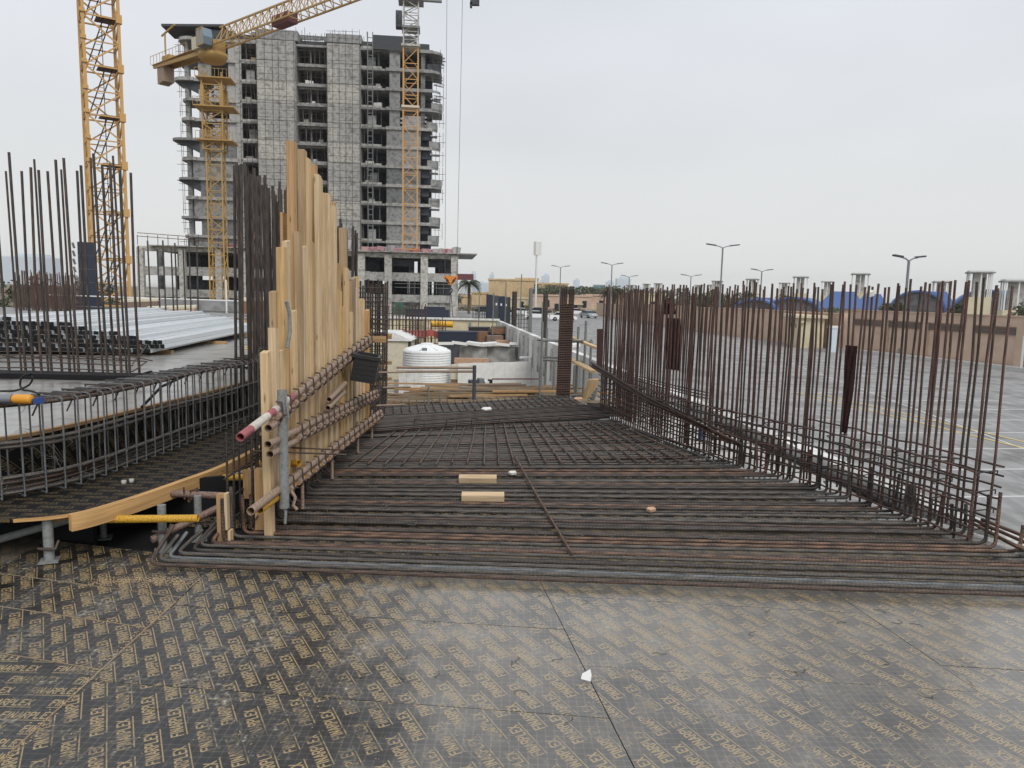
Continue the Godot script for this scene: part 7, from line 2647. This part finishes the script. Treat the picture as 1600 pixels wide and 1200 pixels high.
	for s in spots:
		var w := V(s[0], 10.5, -0.9)
		var at := P.transform * w
		var t := thing("roof_heap", s[3], "material heap", at, 0.1, "heaps on the podium roof")
		for k in 6:
			mb = MB.new()
			var q: float = s[2]
			mb.box(V(rf(-0.8, 0.8), q * rf(0.2, 0.45), rf(-0.4, 0.4)), V(rf(0.5, 1.0), q * rf(0.4, 0.8), rf(0.4, 0.9)), Basis.from_euler(V(rf(-0.2, 0.2), rf(-0.6, 0.6), rf(-0.25, 0.25))))
			local("bundle", mb, M[s[1]], t)
	var gr := thing("roof_railing", "thin reddish guard rail along the left podium roof", "railing", P.position, 0.10)
	for y in [11.2, 11.7]:
		mb = MB.new()
		mb.bar(V(x0, y + 0.6, 0), V(-8.0, y - 0.2, 0), 0.05, 4)
		local("rail", mb, M.maroon, gr)
	for k in 12:
		mb = MB.new()
		mb.bar(V(x0 + k * 1.5, 10.5, 0), V(x0 + k * 1.5, 12.0 + (1.2 if k in [5, 7] else 0.0), 0), 0.05, 4)
		local("post", mb, M.tie_steel, gr)
	mb = MB.new()
	mb.box(V(-7.75, 4.05, -117.5), V(2.6, 0.95, 0.2))
	single("maroon_board", mb, M.maroon, "plain maroon board sticking out from the podium's right corner", "board")
	# far equipment under the podium
	mb = MB.new()
	mb.box(V(-16.4, -1.3, -110), V(2.8, 1.2, 1.4))
	mb.box(V(-17.0, -0.4, -110), V(1.2, 0.7, 1.2))
	single("green_machine", mb, M.mesh_green, "dull green machine under the podium's right bays", "machine")
	mb = MB.new()
	mb.box(V(-12.5, -1.55, -108), V(6.2, 1.2, 2.0))
	mb.box(V(-11.5, -0.75, -108), V(3.0, 0.4, 1.6))
	single("navy_container", mb, M.container_blue, "low navy container lying before the podium's right bays", "container")

# ------------------------------------------------------------------ cranes
func lattice_section(w: float, h: float, leg: float, br: float, style: int) -> Array:
	# meshes of one mast section round its own axis: leg, bracing of one face
	var lm := MB.new()
	lm.box(V(0, h * 0.5, 0), V(leg, h, leg))
	var bm := MB.new()
	var q := w * 0.5
	if style == 0:
		bm.beam(V(-q, 0.02, q), V(q, h * 0.5, q), br, br)
		bm.beam(V(q, h * 0.5, q), V(-q, h, q), br, br)
		bm.beam(V(-q, 0.03, q), V(q, 0.03, q), br, br)
		bm.beam(V(-q, h * 0.5, q), V(q, h * 0.5, q), br * 0.8, br * 0.8)
	else:
		bm.beam(V(-q, 0.03, q), V(q, 0.03, q), br, br)
		bm.beam(V(-q, 0.03, q), V(q, h, q), br, br)
	return [lm.mesh(), bm.mesh()]

func mast(t: Node3D, w: float, h: float, n: int, leg: float, br: float, style: int, m: Material, y0 := 0.0) -> void:
	var ms := lattice_section(w, h, leg, br, style)
	for k in n:
		for c in 4:
			var o := node_of("mast_leg", ms[0], m, t)
			o.position = V([-1, 1, 1, -1][c] * w * 0.5, y0 + k * h, [-1, -1, 1, 1][c] * w * 0.5)
			var b := node_of("mast_bracing", ms[1], m, t)
			b.position = V(0, y0 + k * h, 0)
			b.rotation.y = c * PI / 2
			if style == 1 and k % 2:
				b.rotation.y = c * PI / 2
				b.scale.x = -1.0

func build_cranes() -> void:
	var mb: MB
	# near crane mast at the left
	var c1 := thing("tower_crane_mast", "big yellow lattice crane mast rising out of the picture on the left", "crane", V(-26.35, PIT, -48.4), 0.62, "cranes")
	mast(c1, 1.95, 2.95, 10, 0.17, 0.085, 0, M.crane_yellow)
	for k in 10:
		var y := 2.95 * k + 0.1
		mb = MB.new()
		mb.box(V(0.35, y, 0.2), V(1.1, 0.06, 1.35))
		local("platform", mb, M.tie_steel, c1)
		mb = MB.new()
		for s in [-0.2, 0.2]:
			mb.beam(V(-0.55 + s, y, -0.7), V(0.4 + s, y + 2.95, 0.6), 0.05, 0.05)
		local("ladder", mb, M.tie_steel, c1)
		for q in 9:
			mb = MB.new()
			var u := (q + 0.5) / 9.0
			mb.bar(V(-0.75, y, -0.7).lerp(V(0.2, y + 2.95, 0.6), u), V(-0.35, y, -0.7).lerp(V(0.6, y + 2.95, 0.6), u), 0.015, 4)
			local("rung", mb, M.tie_steel, c1)
		for q in 2:
			mb = MB.new()
			mb.box(V(-1.0, y + 0.1 + 1.4 * q, 1.0), V(0.3, 0.22, 0.3))
			local("joint_sleeve", mb, M.crane_yellow, c1)
		mb = MB.new()
		mb.box(V(0.98, y - 0.05, 0.98), V(0.34, 0.5, 0.34))
		local("joint_sleeve", mb, M.crane_yellow, c1)
	mb = MB.new()
	mb.bar(V(0.1, 3, 0), V(0.15, 29, 0.1), 0.025, 4)
	local("power_cable", mb, M.cable, c1)
	# flat top crane in front of the tower
	var c2 := thing("flat_top_crane", "ochre flat top crane with its jib reaching up to the right before the tower", "crane", V(-41.75, PIT, -105.0), 0.15, "cranes")
	mast(c2, 2.0, 1.75, 15, 0.17, 0.09, 1, M.crane_ochre)
	mast(c2, 2.6, 1.7, 6, 0.18, 0.11, 1, M.crane_ochre, 23.0)
	for s in [[24.2, 4.8], [28.6, 5.2], [32.4, 4.6]]:
		mb = MB.new()
		mb.box(V(0.3, s[0], 0), V(s[1], 0.15, s[1] * 0.8))
		local("platform", mb, M.crane_ochre, c2)
		for k in 10:
			mb = MB.new()
			var x: float = -s[1] * 0.5 + 0.3 + k * s[1] / 9.0
			mb.bar(V(x, s[0], s[1] * 0.4), V(x, s[0] + 1.1, s[1] * 0.4), 0.035, 4)
			local("guard_post", mb, M.crane_ochre, c2)
		mb = MB.new()
		mb.bar(V(-s[1] * 0.5 + 0.3, s[0] + 1.1, s[1] * 0.4), V(s[1] * 0.5 + 0.3, s[0] + 1.1, s[1] * 0.4), 0.035, 4)
		local("guard_rail", mb, M.crane_ochre, c2)
	for k in 4:
		mb = MB.new()
		mb.box(V([-1, 1, 1, -1][k] * 1.25, 29.9, [-1, -1, 1, 1][k] * 1.25), V(0.45, 3.0, 0.45))
		local("climbing_post", mb, M.crane_ochre, c2)
	# slewing part, turned to the jib: local x runs along the jib
	var jib := V(0.772, 0, 0.636)
	var top := thing("crane_top", "", "crane", V(-41.75, PIT + 35.2, -105.0), atan2(-jib.z, jib.x))
	remove_child(top)
	taken.erase("crane_top")
	top.remove_meta("label")
	top.remove_meta("category")
	top.name = "slewing_unit"
	c2.add_child(top, true)
	top.position = V(0, 36.3, 0)
	top.rotation.y = atan2(-jib.z, jib.x) - 0.15
	mb = MB.new()
	mb.lathe(V(0, -1.6, 0), PackedVector2Array([Vector2(0, 0), Vector2(1.4, 0), Vector2(1.9, 0.7), Vector2(1.9, 1.2), Vector2(0, 1.2)]), 14)
	local("turntable", mb, M.crane_ochre, top)
	mb = MB.new()
	mb.box(V(-0.5, 0.3, 0), V(4.4, 1.3, 1.8))
	local("machine_house", mb, M.crane_ochre, top)
	mb = MB.new()
	mb.box(V(-1.6, 0.9, 1.2), V(2.0, 1.6, 0.9))
	local("cabinet", mb, M.cream_metal, top)
	mb = MB.new()
	mb.prism(V(0.4, -0.2, 1.2), Vector3.RIGHT, Vector3.UP, PackedVector2Array([Vector2(0, 0), Vector2(1.5, 0.2), Vector2(1.8, 1.1), Vector2(1.5, 2.2), Vector2(0, 2.2)]), 1.3)
	local("cab", mb, M.glass_blue, top)
	for s in [V(0.4, 0.95, 2.5), V(1.95, 0.95, 2.5), V(1.2, 2.0, 2.5), V(1.2, -0.1, 2.5), V(1.2, 0.95, 2.5)]:
		mb = MB.new()
		mb.box(s, V(0.13, 2.2, 0.1) if absf(s.y - 0.95) < 0.1 else V(1.6, 0.14, 0.1))
		local("cab_frame", mb, M.crane_ochre, top)
	# jib: three chords and lacing, 52 m
	var zj := 1.0
	for c in [[V(2, 0.2, -zj), V(52, 0.2, -zj), 0.18], [V(2, 0.2, zj), V(52, 0.2, zj), 0.18], [V(2, 2.6, 0), V(52, 2.2, 0), 0.2]]:
		mb = MB.new()
		mb.beam(c[0], c[1], c[2], c[2])
		local("jib_chord", mb, M.crane_ochre, top)
	for k in 32:
		var x := 2.0 + k * 1.56
		for s in [-1.0, 1.0]:
			mb = MB.new()
			mb.beam(V(x, 0.2, s * zj), V(x + 0.78, 2.5, 0), 0.09, 0.09)
			mb.beam(V(x + 0.78, 2.5, 0), V(x + 1.56, 0.2, s * zj), 0.09, 0.09)
			local("jib_lacing", mb, M.crane_ochre, top)
		mb = MB.new()
		mb.beam(V(x, 0.2, -zj), V(x, 0.2, zj), 0.09, 0.09)
		local("jib_lacing", mb, M.crane_ochre, top)
	mb = MB.new()
	mb.box(V(17.0, 0.4, 0), V(3.4, 1.2, 1.4))
	local("trolley", mb, M.maroon, top)
	# counter jib
	for s in [-0.8, 0.8]:
		mb = MB.new()
		mb.beam(V(-2, -0.2, s), V(-15.6, 0.3, s), 0.28, 0.5)
		local("counter_jib_beam", mb, M.crane_ochre, top)
	mb = MB.new()
	mb.box(V(-9.0, 0.5, 0), V(13.4, 0.1, 2.2))
	local("walkway", mb, M.crane_ochre, top)
	for k in 3:
		mb = MB.new()
		mb.box(V(-13.0 - k * 0.66, -1.0, 0), V(0.62, 2.2 + 0.2 * k, 1.6))
		local("counterweight", mb, M.pipe_tan, top)
	mb = MB.new()
	mb.box(V(-12.2, 0.95, 0), V(2.2, 0.9, 1.4))
	local("winch", mb, M.crane_ochre, top)
	for k in 12:
		mb = MB.new()
		mb.bar(V(-5.0 - k * 0.98, 0.5, 1.2), V(-5.0 - k * 0.98, 1.7, 1.2), 0.04, 4)
		local("guard_post", mb, M.crane_ochre, top)
	mb = MB.new()
	mb.bar(V(-5, 1.7, 1.2), V(-15.8, 1.7, 1.2), 0.04, 4)
	local("guard_rail", mb, M.crane_ochre, top)
	mb = MB.new()
	mb.beam(V(-13.5, 1.9, 0), V(-13.5, 5.0, 0), 0.18, 0.18)
	mb.beam(V(-14.5, 4.7, 0), V(-10.5, 5.5, 0), 0.2, 0.2)
	local("davit", mb, M.crane_ochre, top)
	# orange mast on the podium roof
	var c3 := thing("orange_crane_mast", "slim orange lattice crane mast in front of the tower's right part", "crane", V(-15.75, 7.8, -112.0), 0.12, "cranes")
	mast(c3, 2.1, 2.2, 13, 0.19, 0.1, 1, M.crane_orange)
	mast(c3, 2.1, 2.2, 4, 0.19, 0.1, 0, M.concrete_pale, 28.6)
	for s in [[28.9, 2.7, "concrete_pale"], [31.4, 2.6, "concrete_grey"], [35.2, 3.6, "concrete_grey"], [20.4, 2.6, "cream_metal"]]:
		mb = MB.new()
		mb.box(V(0, s[0], 0), V(s[1], 0.3, 2.8))
		local("collar", mb, M[s[2]], c3)
	mb = MB.new()
	mb.lathe(V(0, 36.8, 0), PackedVector2Array([Vector2(0, 0), Vector2(1.3, 0), Vector2(1.7, 0.8), Vector2(1.7, 2.4), Vector2(1.3, 4.0), Vector2(0, 4.0)]), 14)
	local("turntable", mb, M.pipe_rust, c3)
	mb = MB.new()
	mb.box(V(2.6, 35.6, 0), V(3.6, 0.35, 0.6))
	local("gangway", mb, M.pipe_grey, c3)
	for k in 7:
		mb = MB.new()
		mb.bar(V(-2.2 + k * 0.75, 35.2, 1.4), V(-2.2 + k * 0.75, 36.5, 1.4), 0.04, 4)
		local("guard_post", mb, M.pipe_grey, c3)
	mb = MB.new()
	mb.box(V(-1.7, 32.4, 0.6), V(0.9, 2.2, 1.4))
	local("hydraulic_unit", mb, M.interior, c3)
	# hook block on two ropes
	var hk := thing("hook_block", "orange hook block with black chevrons hanging by two ropes beside the podium's corner", "hook block", V(-4.45, 2.0, -52.0))
	for s in [[-5.04, -4.86], [-3.86, -4.02]]:
		mb = MB.new()
		mb.bar(V(s[0] + 0.08, 34.0, -52.0), V(s[1], 2.75, -52.0), 0.014, 4)
		part("rope", mb, M.rope, hk)
	mb = MB.new()
	mb.prism(V(-4.45, 2.1, -52.1), Vector3.RIGHT, Vector3.UP, PackedVector2Array([Vector2(-0.46, 0.66), Vector2(-0.5, 0.5), Vector2(-0.12, 0.05), Vector2(0, 0), Vector2(0.12, 0.05), Vector2(0.5, 0.5), Vector2(0.46, 0.66), Vector2(0.14, 0.6), Vector2(0, 0.68), Vector2(-0.14, 0.6)]), 0.2)
	part("cheek_plate", mb, M.hook_orange, hk)
	for s in [-1.0, 1.0]:
		for k in 2:
			mb = MB.new()
			mb.prism(V(-4.45 + s * 0.08 * (k + 0.6), 2.16 + k * 0.18, -51.895), V(s, 0, 0), Vector3.UP, PackedVector2Array([Vector2(0.0, 0.0), Vector2(0.0, 0.10), Vector2(0.27, 0.32), Vector2(0.27, 0.22)]), 0.006 * s)
			part("chevron", mb, M.black_plastic, hk)
	mb = MB.new()
	mb.tube(path([V(-4.45, 2.12, -52), V(-4.45, 1.92, -52), V(-4.34, 1.78, -52), V(-4.36, 1.6, -52), V(-4.48, 1.54, -52), V(-4.58, 1.64, -52), V(-4.57, 1.72, -52)]), 0.055, 7)
	part("hook", mb, M.interior, hk)
	mb = MB.new()
	mb.bar(V(-4.42, 1.56, -52), V(-4.2, -0.9, -52), 0.025, 5)
	part("sling", mb, M.cable, hk)
	var up := thing("upper_hook_block", "grey block hanging at the very top edge right of the ropes", "hook block", V(-3.1, 20.6, -52.0))
	mb = MB.new()
	mb.box(V(-3.05, 21.0, -52.0), V(0.6, 0.6, 0.3))
	part("block", mb, M.shutter_dark, up)
	mb = MB.new()
	mb.box(V(-3.3, 20.7, -52.0), V(0.14, 0.3, 0.3))
	part("guard", mb, M.shutter_dark, up)

# ------------------------------------------------------------------ everything
func _ready() -> void:
	rng.seed = 20240611
	var cam := Camera3D.new()
	cam.name = "camera"
	cam.fov = 55.1
	cam.near = 0.05
	cam.far = 9000.0
	cam.position = V(0, 1.6, 0)
	cam.basis = Basis(Vector3.RIGHT, deg_to_rad(-7.0)) * Basis(Vector3.BACK, 0.022)
	add_child(cam)
	cam.current = true
	var env := Environment.new()
	env.background_mode = Environment.BG_SKY
	var sky := Sky.new()
	var sm := PanoramaSkyMaterial.new()
	sm.panorama = ImageTexture.create_from_image(sky_image())
	sky.sky_material = sm
	env.sky = sky
	env.background_energy_multiplier = 1.0
	env.tonemap_mode = Environment.TONE_MAPPER_LINEAR
	env.tonemap_exposure = 1.14
	env.sdfgi_enabled = true
	env.ssao_enabled = true
	env.ssil_enabled = true
	env.fog_enabled = true
	env.fog_density = 0.00016
	env.fog_light_color = Color(0.97, 0.985, 1.0)
	var we := WorldEnvironment.new()
	we.name = "environment"
	we.environment = env
	add_child(we)
	var sun := DirectionalLight3D.new()
	sun.name = "sun"
	sun.light_energy = 0.5
	sun.light_angular_distance = 28.0
	sun.light_color = Color(1.0, 0.98, 0.95)
	sun.shadow_enabled = true
	sun.rotation = V(deg_to_rad(-46), deg_to_rad(28), 0)
	add_child(sun)
	make_materials()
	build_lot()
	build_far_buildings()
	build_tower()
	build_cranes()
	build_pit()
	build_near_deck()
	build_left()
	build_upper_deck_things()
	build_mat()
	build_right_wall()
	build_timber_wall()
